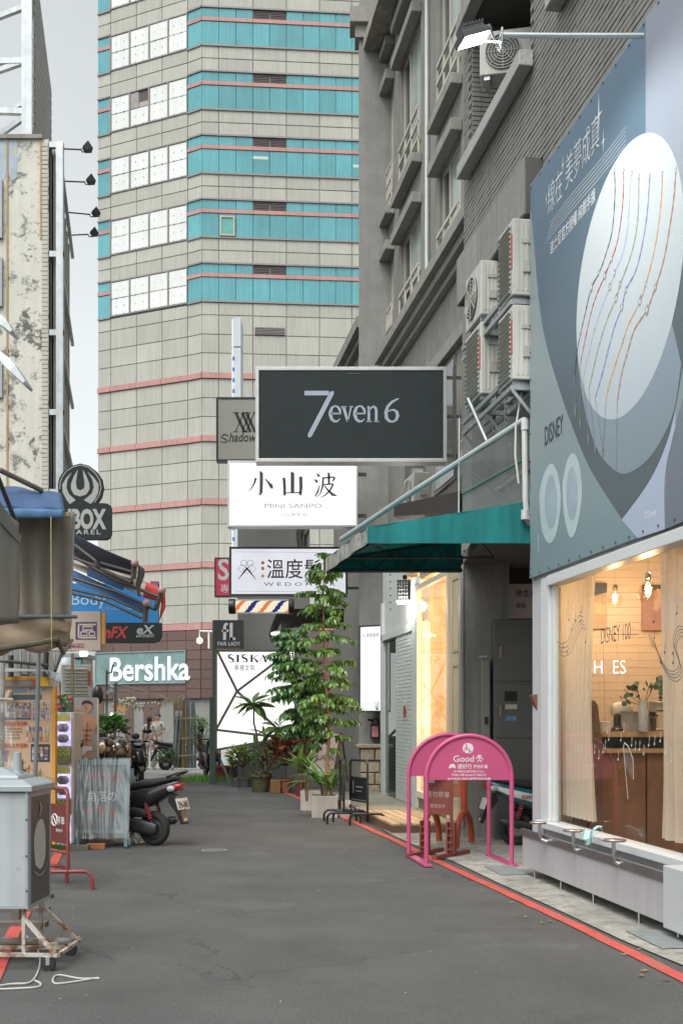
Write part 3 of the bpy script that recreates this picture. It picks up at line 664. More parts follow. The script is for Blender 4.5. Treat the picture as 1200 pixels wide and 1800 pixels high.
# ground floor front walls below the far part
b = MB(FA(4.32)); b.box(xs(22.4), xs(20.9), 0, .5, 0, 4.0); b.box(xs(20.9), xs(15.1), .0, .5, 3.9, 4.6); b.build('front_wall', stucco, apt)
# pier by the scooter
pier_m = M('pier_concrete', (.25, .245, .22), .85, 0, .16, 2.2, bump=.5, bsc=70, streak=.2)
b = MB(); b.box(1.60, 2.21, 15.0, 15.5, 0, 4.6); b.build('pier', pier_m, apt, bevel=.01)
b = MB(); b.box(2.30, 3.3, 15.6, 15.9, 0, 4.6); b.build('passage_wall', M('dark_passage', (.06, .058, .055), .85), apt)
b = MB(); b.box(1.60, 3.6, 13.0, 15.5, 3.62, 3.75); b.build('soffit', M('dark_soffit', (.13, .125, .115), .9), apt)
b = MB(); b.box(1.565, 1.60, 14.97, 15.3, .15, 3.6); b.build('door_frame', M('grey_door_frame', (.34, .33, .29), .6), apt)

# ------------------------------------------------------------------ air conditioners
ac_w = M('ac_beige', (.50, .50, .46), .5, 0, .06, 3, streak=.14)
ac_d = M('ac_grille', (.40, .40, .365), .55, 0, .1, 8)
def ac(loc, rot, wd, hh, dp, label, fan=False, group='air conditioner units on the right wall'):
    """front faces -y, width along x"""
    t = thing('air_conditioner', label, 'air conditioner', (0, 0, 0), group)
    b = MB(); b.box(-wd / 2, wd / 2, 0, dp, 0, hh); b.build('casing', ac_w, t, bevel=.012)
    b = MB()
    for q in range(5): b.box(wd / 2 - .001, wd / 2 + .006, dp * (.15 + q * .17), dp * (.15 + q * .17) + .015, .05, hh - .05)
    b.build('side_rib', ac_w, t)
    gx0, gx1 = -wd / 2 + .05, wd / 2 - .06
    b = MB()
    if fan:
        cx = -wd * .08; r = min(hh * .40, wd * .36)
        b.lathe((cx, -.012, hh / 2), [(r, 0), (r, .012)], 24, (0, 1, 0)); o = b.build('fan_opening', black_p, t)
        b = MB()
        for q in range(1, 7): b.torus((cx, -.018, hh / 2), (0, 1, 0), r * q / 6, .006, 24, 5)
        for q in range(8): a = q * math.pi / 4; b.tube([(cx, -.020, hh / 2), (cx + r * math.cos(a), -.020, hh / 2 + r * math.sin(a))], .005, 5)
        b.build('fan_guard', ac_d, t)
    else:
        n_ = int(hh / .055)
        for q in range(n_): z = .03 + q * (hh - .06) / n_; b.add([(gx0, -.004, z), (gx1, -.004, z), (gx1, -.03, z + .012), (gx0, -.03, z + .012), (gx1, -.004, z + .036), (gx0, -.004, z + .036)], [(0, 1, 2, 3), (3, 2, 4, 5), (0, 3, 5), (1, 4, 2)])
        b.build('louvre', ac_d, t)
        b = MB(); b.box(wd / 2 - .055, wd / 2 - .012, -.006, 0, hh * .35, hh * .8); b.build('red_label', M('red_label', (.45, .10, .08), .5), t)
    b = MB(); b.box(wd / 2, wd / 2 + .02, dp * .35, dp * .7, hh * .30, hh * .45); b.box(wd / 2, wd / 2 + .012, dp * .3, dp * .75, hh * .68, hh * .74); b.build('handle', ac_d, t)
    b = MB(); b.box(-wd / 2 + .05, -wd / 2 + .12, .02, dp - .02, -.05, 0); b.box(wd / 2 - .12, wd / 2 - .05, .02, dp - .02, -.05, 0); b.build('foot', galv, t)
    t.location = loc; t.rotation_euler = (0, 0, rot); return t
AR = math.atan2(-1, .156)   # rotation that turns local x to 'towards the camera'
def on(a, Y, z, out=0): f = FA(a); return f @ V((xs(Y), -out, z))
ac(on(4.22, 13.34, 5.27, .62), AR, .68, .82, .28, 'lower left of the four air conditioners stacked on the rack, slatted front')
ac(on(4.22, 13.36, 6.18, .61), AR, .66, .62, .26, 'upper left of the four air conditioners on the rack, round fan in front', True)
ac(on(4.22, 12.20, 6.00, .58), AR, .52, .80, .30, 'upper right of the four air conditioners, tight under the granite fascia')
ac(on(4.22, 12.20, 5.12, .58), AR, .52, .78, .30, 'lower right of the four air conditioners, beside the poster edge')
ac(V((1.98, 13.6, 9.30)), R(-12), .66, .52, .30, 'air conditioner with a round fan high in the wall recess behind the floodlight', True)
rk = thing('steel_rack', 'slotted steel angle rack carrying the four air conditioners', 'rack', on(4.25, 13, 4.6))
slot = M('slot_dark', (.05, .05, .05), .7)
for (px, y0, y1, Y) in ((868, 538, 760, 12.95), (889, 515, 745, 12.9)):
    p0, p1 = at(px, y1, Y), at(px, y0, Y)
    b = MB(); b.box(p0.x - .02, p0.x + .02, Y, Y + .004, p0.z, p1.z); b.box(p0.x + .016, p0.x + .02, Y + .004, Y + .04, p0.z, p1.z); o = b.build('upright', galv, rk)
    b = MB(); k = 0
    zz = p0.z + .03
    while zz < p1.z - .05: b.box(p0.x - .006, p0.x + .006, Y - .003, Y, zz, zz + .035); zz += .06
    b.build('slot', slot, o)
for z in (5.07, 5.20, 5.97, 6.10):
    b = MB(FA(4.25)); b.box(xs(13.95), xs(12.0), -.62, -.58, z - .05, z); b.box(xs(13.95), xs(12.0), -.36, -.32, z - .05, z); b.box(xs(12.02), xs(11.98), -.58, -.06, z - .05, z); b.box(xs(13.0), xs(12.96), -.58, -.06, z - .05, z); b.build('rail', galv, rk)
for Ya in (13.9, 12.95, 12.0):
    b = MB(); p = on(4.25, Ya, 5.02, .60); q = on(4.25, Ya, 4.35, .02); b.tube([p, q], .022, 4); b.build('brace', galv, rk)
for z, Y in ((4.5, 13.0),):
    b = MB(FA(4.25)); b.box(xs(14.5), xs(11.8), -.06, -.01, z - .05, z); b.build('rail', galv, rk)
b = MB()
b.tube([at(905, 340, 12.4), at(906, 380, 12.4), at(912, 420, 12.3), at(919, 440, 12.2)], .018, 8)
o = b.build('conduit', M('grey_conduit', (.40, .41, .40), .5), apt)

# ------------------------------------------------------------------ teal awning
AW = thing('teal_awning', 'teal canvas awning with a weathered grey front over the shop entrance', 'awning', (.9, 13.2, 3.4))
teal_c = M('teal_canvas', (.014, .26, .265), .75, 0, .16, 2, bump=.2, bsc=18, streak=.22, dirt=((.05, .17, .165), .55, .75, 3.5)); TR(teal_c, .38)
teal_u = M('teal_canvas_back', (.008, .16, .155), .8, 0, .1, 3)
grey_c = M('weathered_canvas', (.33, .34, .31), .85, 0, .2, 5, dirt=((.10, .12, .11), .52, .68, 7), streak=.35)
Yn, Yf = 12.0, 14.45; zl = 3.43
xn, xf = wx(645, Yn), wx(572, Yf); wn, wf_ = 2.03, 1.52
zo, zw = 3.60, 3.88      # top of front valance, height at the wall
A0, A1 = V((xn, Yn, zl)), V((xf, Yf, zl)); B0, B1 = V((xn, Yn, zo)), V((xf, Yf, zo)); W0, W1 = V((wn, Yn, zw)), V((wf_, Yf, zw)); D0, D1 = V((wn, Yn, zl)), V((wf_, Yf, zl))
b = MB(); b.grid(lambda u, v: A0.lerp(A1, u) + (B0 - A0) * v + V((.012 * math.sin(u * 19), 0, 0)), 16, 2); b.build('front_valance', grey_c, AW, solid=.006)
def side(u, v): return A0.lerp(D0, u).lerp(B0.lerp(W0, u), v) + V((0, .01 * math.sin(u * 14), 0))
b = MB(); b.grid(side, 14, 3); b.build('near_side', teal_c, AW, solid=.006)
b = MB(); b.grid(lambda u, v: A1.lerp(D1, u).lerp(B1.lerp(W1, u), v), 8, 2); b.build('far_side', teal_c, AW, solid=.006)
b = MB(); b.grid(lambda u, v: B0.lerp(B1, u).lerp(W0.lerp(W1, u), v) - V((0, 0, .03 * math.sin(v * 3.14) * abs(math.sin(u * 9.4)))), 18, 8); b.build('top_canvas', teal_c, AW, solid=.006)
b = MB()
for u in (0.02, .5, .98):
    p0, q0 = A0.lerp(A1, u) + V((.02, 0, .02)), D0.lerp(D1, u) + V((0, 0, .02)); p1, q1 = B0.lerp(B1, u) + V((.03, 0, -.03)), W0.lerp(W1, u) - V((0, 0, .05))
    b.tube([p0, q0], .014, 6); b.tube([p1, q1], .014, 6); b.tube([p0, p1], .014, 6)
    for k in range(3): b.tube([p0.lerp(q0, k / 3), p1.lerp(q1, (k + .5) / 3), p0.lerp(q0, (k + 1) / 3)], .008, 5)
b.tube([A0 + V((.02, 0, .02)), A1 + V((.02, 0, .02))], .014, 6); b.tube([B0 + V((.03, 0, -.03)), B1 + V((.03, 0, -.03))], .014, 6)
b.build('frame', dkmetal, AW)
# rain roof of clear sheets above it, held by a slanting pipe
RR = thing('rain_roof', 'clear plastic rain roof hung from a slanting grey pipe above the teal awning', 'roof', (1.0, 12.3, 3.8))
pp = [at(600, 948, 14.3), at(735, 858, 12.9), at(922, 737, 11.95)]
b = MB(); b.tube(pp, .032, 10); b.build('pipe', M('pale_pipe', (.42, .47, .48), .4, .3, .08, 3), RR)
clear = GL('clear_sheet', (.72, .75, .74), .05, .2, .14, (.30, .31, .31))
b = MB(); b.quad(at(805, 815, 12.42), at(925, 748, 12.0), at(925, 808, 12.02), at(812, 868, 12.44)); b.build('upper_sheet', clear, RR, solid=.004)
b = MB(); b.quad(at(812, 872, 12.44), at(925, 812, 12.02), at(925, 884, 12.02), at(812, 900, 12.44)); b.build('lower_sheet', clear, RR, solid=.004)
b = MB(); b.tube([at(812, 868, 12.42), at(924, 806, 12.0)], .016, 6); b.build('green_rail', M('green_rail', (.05, .12, .10), .5), RR)
b = MB(); b.tube([at(815, 820, 12.5), at(925, 905, 12.3)], .014, 6); b.tube([at(807, 735, 12.5), at(806, 905, 12.5)], .012, 6); b.tube([at(822, 700, 12.6), at(855, 775, 12.5)], .02, 6); b.build('strut', galv, RR)
b = MB(); b.tube([at(916, 690, 12), at(906, 750, 12), at(905, 800, 12), at(911, 850, 12)], .012, 6); b.build('cable', M('cable_white', (.5, .5, .47), .6), RR)
t = thing('drain_pipe', 'white plastic drain pipe standing beside the poster edge', 'pipe', at(922, 955, 11.9))
b = MB(); b.tube([at(921, 735, 11.95), at(923, 880, 11.95), at(926, 912, 11.95), at(935, 930, 12.1)], .032, 10); b.build('pipe', M('pvc_white', (.55, .56, .54), .45, 0, .1, 4, streak=.15), t)
b = MB()
for y in (748, 905): p = at(922, y, 11.95); b.lathe((p.x, p.y, p.z), [(.042, -.05), (.042, .05)], 12)
b.build('coupling', M('pvc_white', (.55, .56, .54), .45), t)
# dark box sign lying behind the pipe, and small white AC units over the next shop
t = thing('box_sign', 'dark blank sign board tucked above the teal awning', 'sign', at(750, 900, 15.2))
b = MB(); q = [at(692, 908, 16.6), at(808, 900, 15.0), at(808, 863, 15.0), at(692, 888, 16.6)]; b.add([*q, *[p + V((.1, .3, 0)) for p in q]], [(0, 1, 2, 3), (4, 7, 6, 5), (0, 4, 5, 1), (1, 5, 6, 2), (2, 6, 7, 3), (3, 7, 4, 0)]); b.build('board', M('brown_black', (.035, .028, .026), .6), t)
ac(at(708, 893, 17.9) + V((.1, .1, 0)), AR, .72, .52, .28, 'small white air conditioner standing above the black sign board', True)
ac(at(803, 828, 16.2) + V((.1, .1, 0)), AR, .72, .50, .26, 'small white air conditioner partly hidden behind the large dark sign', True)

# ------------------------------------------------------------------ floodlight on its arm
t = thing('flood_light', 'lit white floodlight on a long grey arm over the jewellery poster', 'floodlight', (2.25, 8.85, 6.87))
Yl = 8.85; b = MB(); b.tube([at(1130, 63, Yl), at(985, 63, Yl), at(880, 62, Yl)], .021, 10); b.build('arm', M('pale_pipe', (.42, .47, .48), .4, .3), t)
hd = at(833, 70, Yl); dirx = V((-.80, .25, -.30)).normalized()
fm = fr(hd, (-.90, .10, -.42), (-.35, -.35, .85))
fm = fr(hd, (-.86, -.30, -.40), (-.40, -.05, .91))
b = MB(fm); b.box(-.13, .13, -.09, .09, .0, .045); b.box(-.10, .10, -.06, .06, .045, .085)
for q in range(7): b.box(-.10 + q * .03, -.09 + q * .03, -.07, .07, .085, .11)
b.build('housing', M('lamp_dark', (.10, .105, .11), .5, .4), t, bevel=.006)
b = MB(fm); b.box(-.115, .115, -.075, .075, -.006, -.001); b.build('lens', EM('flood_white', (.92, 1, .97), 14), t)
b = MB(); e = at(880, 62, Yl)
p1, p2 = fm @ V((-.10, -.095, .03)), fm @ V((-.10, .095, .03))
b.tube([p1, e + V((0, -.06, -.09)), e + V((0, -.06, .02)), e, e + V((0, .06, .02)), e + V((0, .06, -.09)), p2], .011, 6); b.build('bracket', galv, t)
light('SPOT', fm @ V((0, 0, -.03)), 130, (.93, 1, .97), .12, -V(fm.col[2][:3]), 'flood_lamp', 140)

# ------------------------------------------------------------------ entrance shop under the awning
shop = thing('corner_shop', 'warm lit shop front with beige frames and white brick under the teal awning', 'shop', (1.2, 17.5, 0))
SA = 4.06; Sf = FA(SA)
bei = M('beige_paint', (.52, .42, .29), .5, 0, .06, 3)
wht = M('shop_white', (.52, .55, .53), .5, 0, .06, 3, streak=.06)
b = MB(Sf); x0, x1 = xs(18.15), xs(16.25); z0, z1 = .42, 3.62
for q in ((x0 - .06, x0, .15, z1), (x1, x1 + .07, .15, z1), (x0 - .06, x1 + .07, z1, z1 + .08), (x0, x1, z0 - .10, z0)): b.box(q[0], q[1], -.03, .05, q[2], q[3])
b.build('window_frame', M('cream_frame', (.60, .55, .44), .45), shop)
b = MB(Sf); b.quad((x0, 0, z0), (x1, 0, z0), (x1, 0, z1), (x0, 0, z1)); b.build('window_pane', GL('shop_glass', (1, 1, 1), .04), shop)
b = MB(Sf); b.box(x0 - .06, x1 + .07, -.0, .2, .15, z0 - .1); b.build('plinth', M('brown_plinth', (.17, .14, .11), .6), shop)
woodw = M('warm_board', (.56, .42, .26), .5, 0, .12, 1.2, streak=.2)
b = MB(Sf); b.box(x0 - .5, x1 + .3, 1.25, 1.3, .2, 3.8); b.box(x0 - .55, x0 - .5, .02, 1.3, .2, 3.8); b.box(x1 + .1, x1 + .15, .02, 1.3, .2, 3.8); b.box(x0 - .5, x1 + .3, .05, 1.3, .15, .2); b.box(x0 - .5, x1 + .3, .05, 1.3, 3.8, 3.85); b.build('interior', woodw, shop)
# door panels seen inside
b = MB(Sf)
for q in range(3):
    xx = x0 - .3 + q * .75
    for zz0, zz1 in ((.45, 1.6), (1.75, 2.35), (2.5, 3.3)):
        b.box(xx, xx + .6, 1.22, 1.25, zz0, zz0 + .04); b.box(xx, xx + .6, 1.22, 1.25, zz1, zz1 + .04); b.box(xx, xx + .04, 1.22, 1.25, zz0 + .04, zz1); b.box(xx + .56, xx + .6, 1.22, 1.25, zz0 + .04, zz1)
b.build('moulding', M('warm_mould', (.50, .32, .14), .5), shop)
light('POINT', Sf @ V(((x0 + x1) / 2, .62, 3.35)), 85, (1, .70, .42), .12, name='shop_lamp')
light('POINT', Sf @ V(((x0 + x1) / 2, .62, 1.5)), 52, (1, .70, .42), .2, name='shop_lamp')
b = MB(Sf); b.ball((x0 + .3, .62, 3.3), .06); b.build('bulb', EM('warm_bulb', (1, .80, .5), 16), shop)
b = MB(Sf); b.box(x1 + .07, xs(15.25), -.02, .3, .15, 3.7); b.build('pilaster', bei, shop)
b = MB(Sf)
for zz0, zz1 in ((.4, 2.3), (2.5, 3.5)):
    a_, c_ = x1 + .32, xs(15.25) - .14
    b.box(a_, c_, -.035, -.02, zz0, zz0 + .05); b.box(a_, c_, -.035, -.02, zz1, zz1 + .05); b.box(a_, a_ + .05, -.035, -.02, zz0 + .05, zz1); b.box(c_ - .05, c_, -.035, -.02, zz0 + .05, zz1)
b.build('moulding', M('beige_mould', (.46, .35, .22), .5), shop)
# white brick piece and glass door left of the window
bx0, bx1 = xs(19.9), xs(18.55)
b = MB(Sf); b.box(bx0, bx1, .0, .3, .15, 3.0); b.box(bx1, xs(18.2), -.02, .2, .15, 3.7); b.box(xs(21.2), bx1, -.03, .2, 3.0, 3.12); b.box(xs(21.2), xs(21.05), -.03, .2, .15, 3.7); b.box(xs(21.2), xs(18.2), .02, .2, 3.12, 4.6); b.build('white_frame', wht, shop)
bk = MB(Sf); i = 0; z = .17
while z < 2.95:
    x = bx0 - (.09 if i % 2 else 0)
    while x < bx1:
        a_, c_ = max(x, bx0), min(x + .18, bx1)
        if c_ - a_ > .03: bk.cbox(a_ + .004, c_ - .004, -.012, 0, z + .003, z + .057, .003)
        x += .18
    z += .062; i += 1
bk.build('white_brick', M('white_brick', (.50, .54, .52), .5, 0, .1, 9), shop, kind='stuff')
b = MB(Sf); b.box(xs(21.0), bx0 - .02, .03, .04, .2, 2.95); b.build('glass_door', GL('door_glass', (.55, .62, .6), .3), shop)
b = MB(Sf); b.box(xs(21.1), bx0, .9, 1.0, .1, 3.2); b.build('door_backing', M('door_inside', (.20, .22, .21), .6), shop)
t = thing('no_smoking_notice', 'small no smoking notice on the white brick beside the door', 'notice', Sf @ V((xs(19.1), -.02, 1.72)))
b = MB(Sf); b.box(xs(19.25), xs(18.92), -.02, -.014, 1.55, 1.85); b.build('plate', M('notice_cream', (.55, .50, .42), .5), t)
b = MB(Sf); b.torus((xs(19.085), -.022, 1.69), (0, 1, 0), .09, .012, 20, 6); b.tube([(xs(19.085) - .06, -.022, 1.63), (xs(19.085) + .06, -.022, 1.75)], .010, 6); b.tube([(xs(19.085) - .06, -.023, 1.69), (xs(19.085) + .06, -.023, 1.68)], .010, 6); b.build('symbol', M('notice_red', (.30, .04, .03), .5), t)
# hanging lamp sign with bulbs above the door
t = thing('lamp_sign', 'black lattice lantern lit from inside above the glass door', 'lantern', at(708, 1055, 19.2))
c = at(709, 1038, 18.9)
b = MB(rz(c, R(-10)))
for q in range(5): b.box(-.09 + q * .042, -.075 + q * .042, -.10, .10, -.17, .17)
for q in range(6): b.box(-.10, .10, -.10, -.09, -.17 + q * .062, -.15 + q * .062)
b.build('lattice', black_p, t)
b = MB(rz(c, R(-10))); b.box(-.08, .08, -.08, .08, -.15, .15); b.build('shade', M('lantern_shade', (.6, .55, .55), .6), t)
b = MB(rz(c, R(-10))); b.box(-.10, .10, -.11, .09, -.22, -.172); b.build('light_bar', EM('lantern_white', (1, 1, 1), 6), t)
light('POINT', c + V((-.05, -.25, -.28)), 22, (1, .97, .9), .08, name='lantern_glow')
t = thing('coat_hooks', 'vertical row of dark bulb hooks above the door of the white shop', 'hooks', at(691, 1070, 20.6))
b = MB()
for q in range(6): p = at(691, 1012 + q * 12, 20.6); b.tube([p, p + V((-.06, -.12, 0)), p + V((-.02, -.16, .02))], .014, 6)
b.build('hook', black_p, t)
t = thing('security_camera', 'small cream security camera under the teal awning', 'camera', at(722, 1014, 17.6))
p = at(720, 1013, 17.6); b = MB(); b.tube([p + V((.12, .1, .06)), p + V((-.08, -.14, -.03))], .045, 12); b.build('body', M('cctv_cream', (.55, .48, .34), .4), t)
b = MB(); p2 = p + V((-.08, -.14, -.03)); b.tube([p2, p2 + V((-.012, -.02, -.004))], .036, 12); b.build('lens', black_p, t)
b = MB(); b.tube([p + V((.12, .1, .06)), p + V((.2, .2, .1))], .015, 8); b.build('bracket', M('cctv_cream', (.55, .48, .34), .4), t)

# stone base with rough blocks below the end wall, light box and fire extinguisher box on it
st = thing('stone_base', 'rough brown stone plinth of big blocks under the end wall', 'stone plinth', (.65, 22.2, 0))
sm = M('brown_stone', (.33, .275, .195), .85, 0, .2, 4, bump=.9, bsc=22, rnd=.22)
b = MB(); b.box(.36, 1.0, 22.18, 22.41, .0, .98); b.build('core', M('stone_joint', (.09, .075, .06), .9), st)
zc = .04
for i, h in enumerate((.235, .235, .235, .245)):
    cuts = [.36, .36 + (.64 * (.45 if i % 2 else .62)), 1.0]
    for a_, c_ in zip(cuts, cuts[1:]):
        b = MB(); b.cbox(a_ + .008, c_ - .008, 22.10 - (.03 if i == 3 else 0), 22.18, zc + .006, zc + h - .008, .02)
        b.build('block', sm, st)
    zc += h
b = MB(); b.box(.28, 1.02, 22.04, 22.41, .99, 1.07); b.build('cap_stone', sm, st, bevel=.02)
F0 = fr((0, 22.0, 0), (1, 0, 0))
def lightbox(name, label, px0, px1, y0, y1, Y, dp, face, frame_m, fw=.03, rot=0, side_m=None, par=None):
    """projecting sign: cabinet, front face; returns (thing, frame at face lower left, width, height)"""
    p0, p1 = at(px0, y1, Y), at(px1, y0, Y); wd, hh = p1.x - p0.x, p1.z - p0.z
    t = thing(name, label, 'sign', p0 + V((wd / 2, 0, 0)))
    f = fr(p0, (math.cos(rot), math.sin(rot), 0))
    b = MB(f); b.box(0, wd, .02, dp, 0, hh); b.build('cabinet', side_m or frame_m, t)
    b = MB(f)
    for q in ((0, wd, 0, fw), (0, wd, hh - fw, hh), (0, fw, fw, hh - fw), (wd - fw, wd, fw, hh - fw)): b.box(q[0], q[1], -.01, .019, q[2], q[3])
    b.build('frame', frame_m, t, bevel=.003)
    b = MB(f); b.box(fw, wd - fw, 0, .019, fw, hh - fw); b.build('face', face, t)
    return t, f, wd, hh
white_l = EM('lightbox_white', (.97, .98, 1.0), .80, .05, 2.0)
t, f, wd, hh = lightbox('light_box', 'tall lit white light box on the end wall above the stone plinth', 631, 680, 1100, 1252, 22.05, .30, white_l, black_p, .03, R(-35))
text('人 溫度髮廊', f @ Matrix.Translation((wd / 2, -.012, hh - .22)), M('ink_grey', (.12, .12, .13), .6), t, .075, wd * .72)
b = MB(f)
for q in range(9): b.stroke([(wd - .12 + .02 * math.sin(q * 2), .04, .012), (wd - .13 + .05 * math.cos(q * 1.7), .10 + .018 * q, .004)], -.006)
b.build('print', M('print_green', (.05, .14, .04), .6), t)
b = MB(f); b.stroke([(.06, .17, .004), (wd - .05, .17, .004)], -.004); b.build('line', M('ink_pale', (.5, .5, .52), .6), t)
for a_ in (-1,):
    t2 = thing('extinguisher_box', 'small black fire extinguisher cabinet on the wall under the light box', 'extinguisher', at(659, 1298, 22.3))
b = MB(); p0, p1 = at(651, 1298, 22.2), at(667, 1272, 22.2); b.box(p0.x, p1.x, 22.2, 22.4, p0.z, p1.z); b.build('cabinet', black_p, t2, bevel=.01)
b = MB(); b.box(p0.x + .025, p1.x - .025, 22.19, 22.198, p0.z + .03, p1.z - .05); b.build('label', M('red_pale_label', (.55, .22, .22), .5, 0, .5, 30), t2)
b = MB(); zt = p1.z
b.tube([(p0.x + .05, 22.28, zt), (p0.x + .04, 22.28, zt + .08), (p0.x + .12, 22.28, zt + .10), (p0.x + .16, 22.28, zt + .02)], .016, 8); b.tube([(p0.x + .05, 22.28, zt + .05), (p0.x - .05, 22.24, zt + .08)], .02, 8); b.build('handle', black_p, t2)

# wooden deck, plank by plank
dk = thing('wooden_deck', 'low plank deck in front of the lit shop entrance', 'deck', (1.0, 17.5, 0))
plank = M('deck_plank', (.40, .30, .185), .6, 0, .16, 5, rnd=.22, bump=.3, bsc=30)
plank2 = M('deck_plank_grey', (.25, .235, .18), .7, 0, .14, 5, rnd=.14)
def ex(Y): return .68 - .16 * (Y - 15.6)
nP = 12
for i in range(nP):
    o_x = i * .145
    f = fr((ex(16.75) + o_x + .07, 16.75, .14), (1, .0, 0), (0, 0, 1))
    m_ = Matrix.Translation((ex(16.75) + o_x + .07, 16.75, .14)) @ Matrix.Rotation(math.atan(.16), 4, 'Z') @ Matrix.Rotation(R(-90), 4, 'X')
    piece('plank', plank, m_, .126, .03, 2.36, dk, .005)
for i in range(14):
    Y = 18.02 + i * .30; L_ = 1.75
    m_ = Matrix.Translation((ex(Y) + L_ / 2, Y, .15)) @ Matrix.Rotation(R(-90), 4, 'X')
    piece('plank', plank2, m_, L_, .03, .276, dk, .006)
b = MB(); q = [(ex(15.57), 15.57), (ex(15.57) + 1.75, 15.57), (ex(17.9) + 1.75, 17.9), (ex(17.9), 17.9)]
b.add([(x, y, .0) for x, y in q] + [(x, y, .108) for x, y in q], [(0, 1, 5, 4), (1, 2, 6, 5), (2, 3, 7, 6), (3, 0, 4, 7), (4, 5, 6, 7)]); b.build('fascia_board', M('dark_brown_wood', (.13, .075, .045), .6, 0, .2, 4), dk)
b = MB(); q = [(ex(17.95), 17.95), (ex(17.95) + 1.7, 17.95), (ex(22) + 1.7, 22), (ex(22), 22)]
b.add([(x, y, .0) for x, y in q] + [(x, y, .118) for x, y in q], [(0, 1, 5, 4), (1, 2, 6, 5), (2, 3, 7, 6), (3, 0, 4, 7), (4, 5, 6, 7)]); b.build('fascia_board', M('dark_brown_wood', (.13, .075, .045), .6), dk)
# meter box, locker and notice in the dark passage
t = thing('locker', 'dark grey steel cabinet with two doors in the passage behind the scooter', 'cabinet', (2.35, 14.75, 0))
b = MB(); b.box(1.97, 2.9, 14.7, 15.0, 0, 2.86); b.build('body', M('locker_grey', (.13, .135, .13), .45, .2, .1, 3), t, bevel=.008)
for i, (z0, z1) in enumerate(((.2, 1.28), (1.33, 2.02), (2.06, 2.8))):
    b = MB(); b.box(2.0, 2.85, 14.68, 14.699, z0, z1); o = b.build('door', M('locker_door', (.12, .125, .12), .45, .2), t, bevel=.004)
    b = MB(); b.box(2.03, 2.06, 14.66, 14.68, (z0 + z1) / 2 - .08, (z0 + z1) / 2 + .08); b.build('handle', chrome, o)
b = MB(); b.box(2.10, 2.26, 14.672, 14.68, 1.80, 1.93); b.build('window', black_p, t)
for i, (c_, zz) in enumerate((((.5, .47, .35), 1.70), ((.10, .25, .40), 1.55))): b = MB(); b.box(2.11, 2.26, 14.672, 14.68, zz, zz + .06); b.build('sticker', M('sticker%s' % 'ab'[i], c_, .5, 0, .3, 30), t)
t = thing('meter_cabinet', 'narrow pale metal cabinet hung on the pier beside the passage', 'cabinet', (1.90, 14.9, 1.1))
b = MB(); b.box(1.83, 1.93, 14.8, 14.99, .9, 2.35); b.build('body', M('meter_grey', (.25, .25, .21), .5), t, bevel=.006)
b = MB(); b.box(1.78, 1.88, 14.72, 14.8, 2.37, 2.39); b.build('hood', galv, t)
b = MB(); b.box(1.86, 1.90, 14.78, 14.80, 1.5, 1.6); b.build('lock', black_p, t)
t = thing('notice_board', 'pale pink student notice board on the dark wall above the locker', 'notice', at(920, 1087, 15.5))
f = fr(at(893, 1087, 15.5), (1, 0, 0)); b = MB(f); b.box(0, .9, 0, .03, 0, .47); b.build('board', M('notice_pink', (.66, .53, .50), .6, 0, .05, 3), t)
text('學生宿舍', f @ Matrix.Translation((.09, -.003, .30)), black_p, t, .105, None, 'LEFT')
text('電話', f @ Matrix.Translation((.10, -.003, .15)), black_p, t, .07, None, 'LEFT')
# ================================================================== shop with the large poster and the lit window
def GRAD(name, c0, c1, z0, z1, rough=.45, axis=2):
    if name in MATS: return MATS[name]
    m = M(name, c0, rough, 0, 0); n = m.node_tree.nodes; l = m.node_tree.links.new
    g = n.new('ShaderNodeNewGeometry'); s = n.new('ShaderNodeSeparateXYZ'); l(g.outputs['Position'], s.inputs[0])
    r = n.new('ShaderNodeMapRange'); r.inputs['From Min'].default_value = z0; r.inputs['From Max'].default_value = z1; l(s.outputs[axis], r.inputs['Value'])
    x = n.new('ShaderNodeMix'); x.data_type = 'RGBA'; l(r.outputs['Result'], x.inputs['Factor']); x.inputs['A'].default_value = (*c0, 1); x.inputs['B'].default_value = (*c1, 1)
    l(x.outputs['Result'], n['Principled BSDF'].inputs['Base Color']); return m
cafe = thing('window_shop', 'pale shop front with a wide lit window under the jewellery poster', 'shop', (2.2, 10, 0))
CA = 3.85; Cf = FA(CA)
lav = M('lavender_white', (.50, .50, .515), .45, 0, .06, 2, streak=.06)
wfr = M('window_white', (.60, .62, .62), .4, 0, .05, 3)
b = MB(Cf); b.box(xs(11.90), xs(11.55), .0, .3, .1, 3.05); b.box(xs(11.88), xs(4.0), .0, .25, 3.005, 3.5); b.box(xs(11.55), xs(4.0), .02, .25, .1, .52); b.build('wall', lav, cafe, bevel=.006)
b = MB(Cf); b.box(xs(11.55), xs(11.32), -.03, .10, .56, 3.0); b.box(xs(11.32), xs(4.0), -.05, .10, 2.90, 3.0); b.box(xs(11.55), xs(4.0), -.09, .10, .49, .558); b.box(xs(11.318), xs(11.24), .0, .05, .56, 2.90); b.build('window_frame', wfr, cafe, bevel=.006)
b = MB(Cf); b.quad((xs(11.24), .02, .56), (xs(4.0), .02, .56), (xs(4.0), .02, 2.90), (xs(11.24), .02, 2.90)); b.build('window_pane', GL('cafe_glass', (.95, .96, .96), .15), cafe)
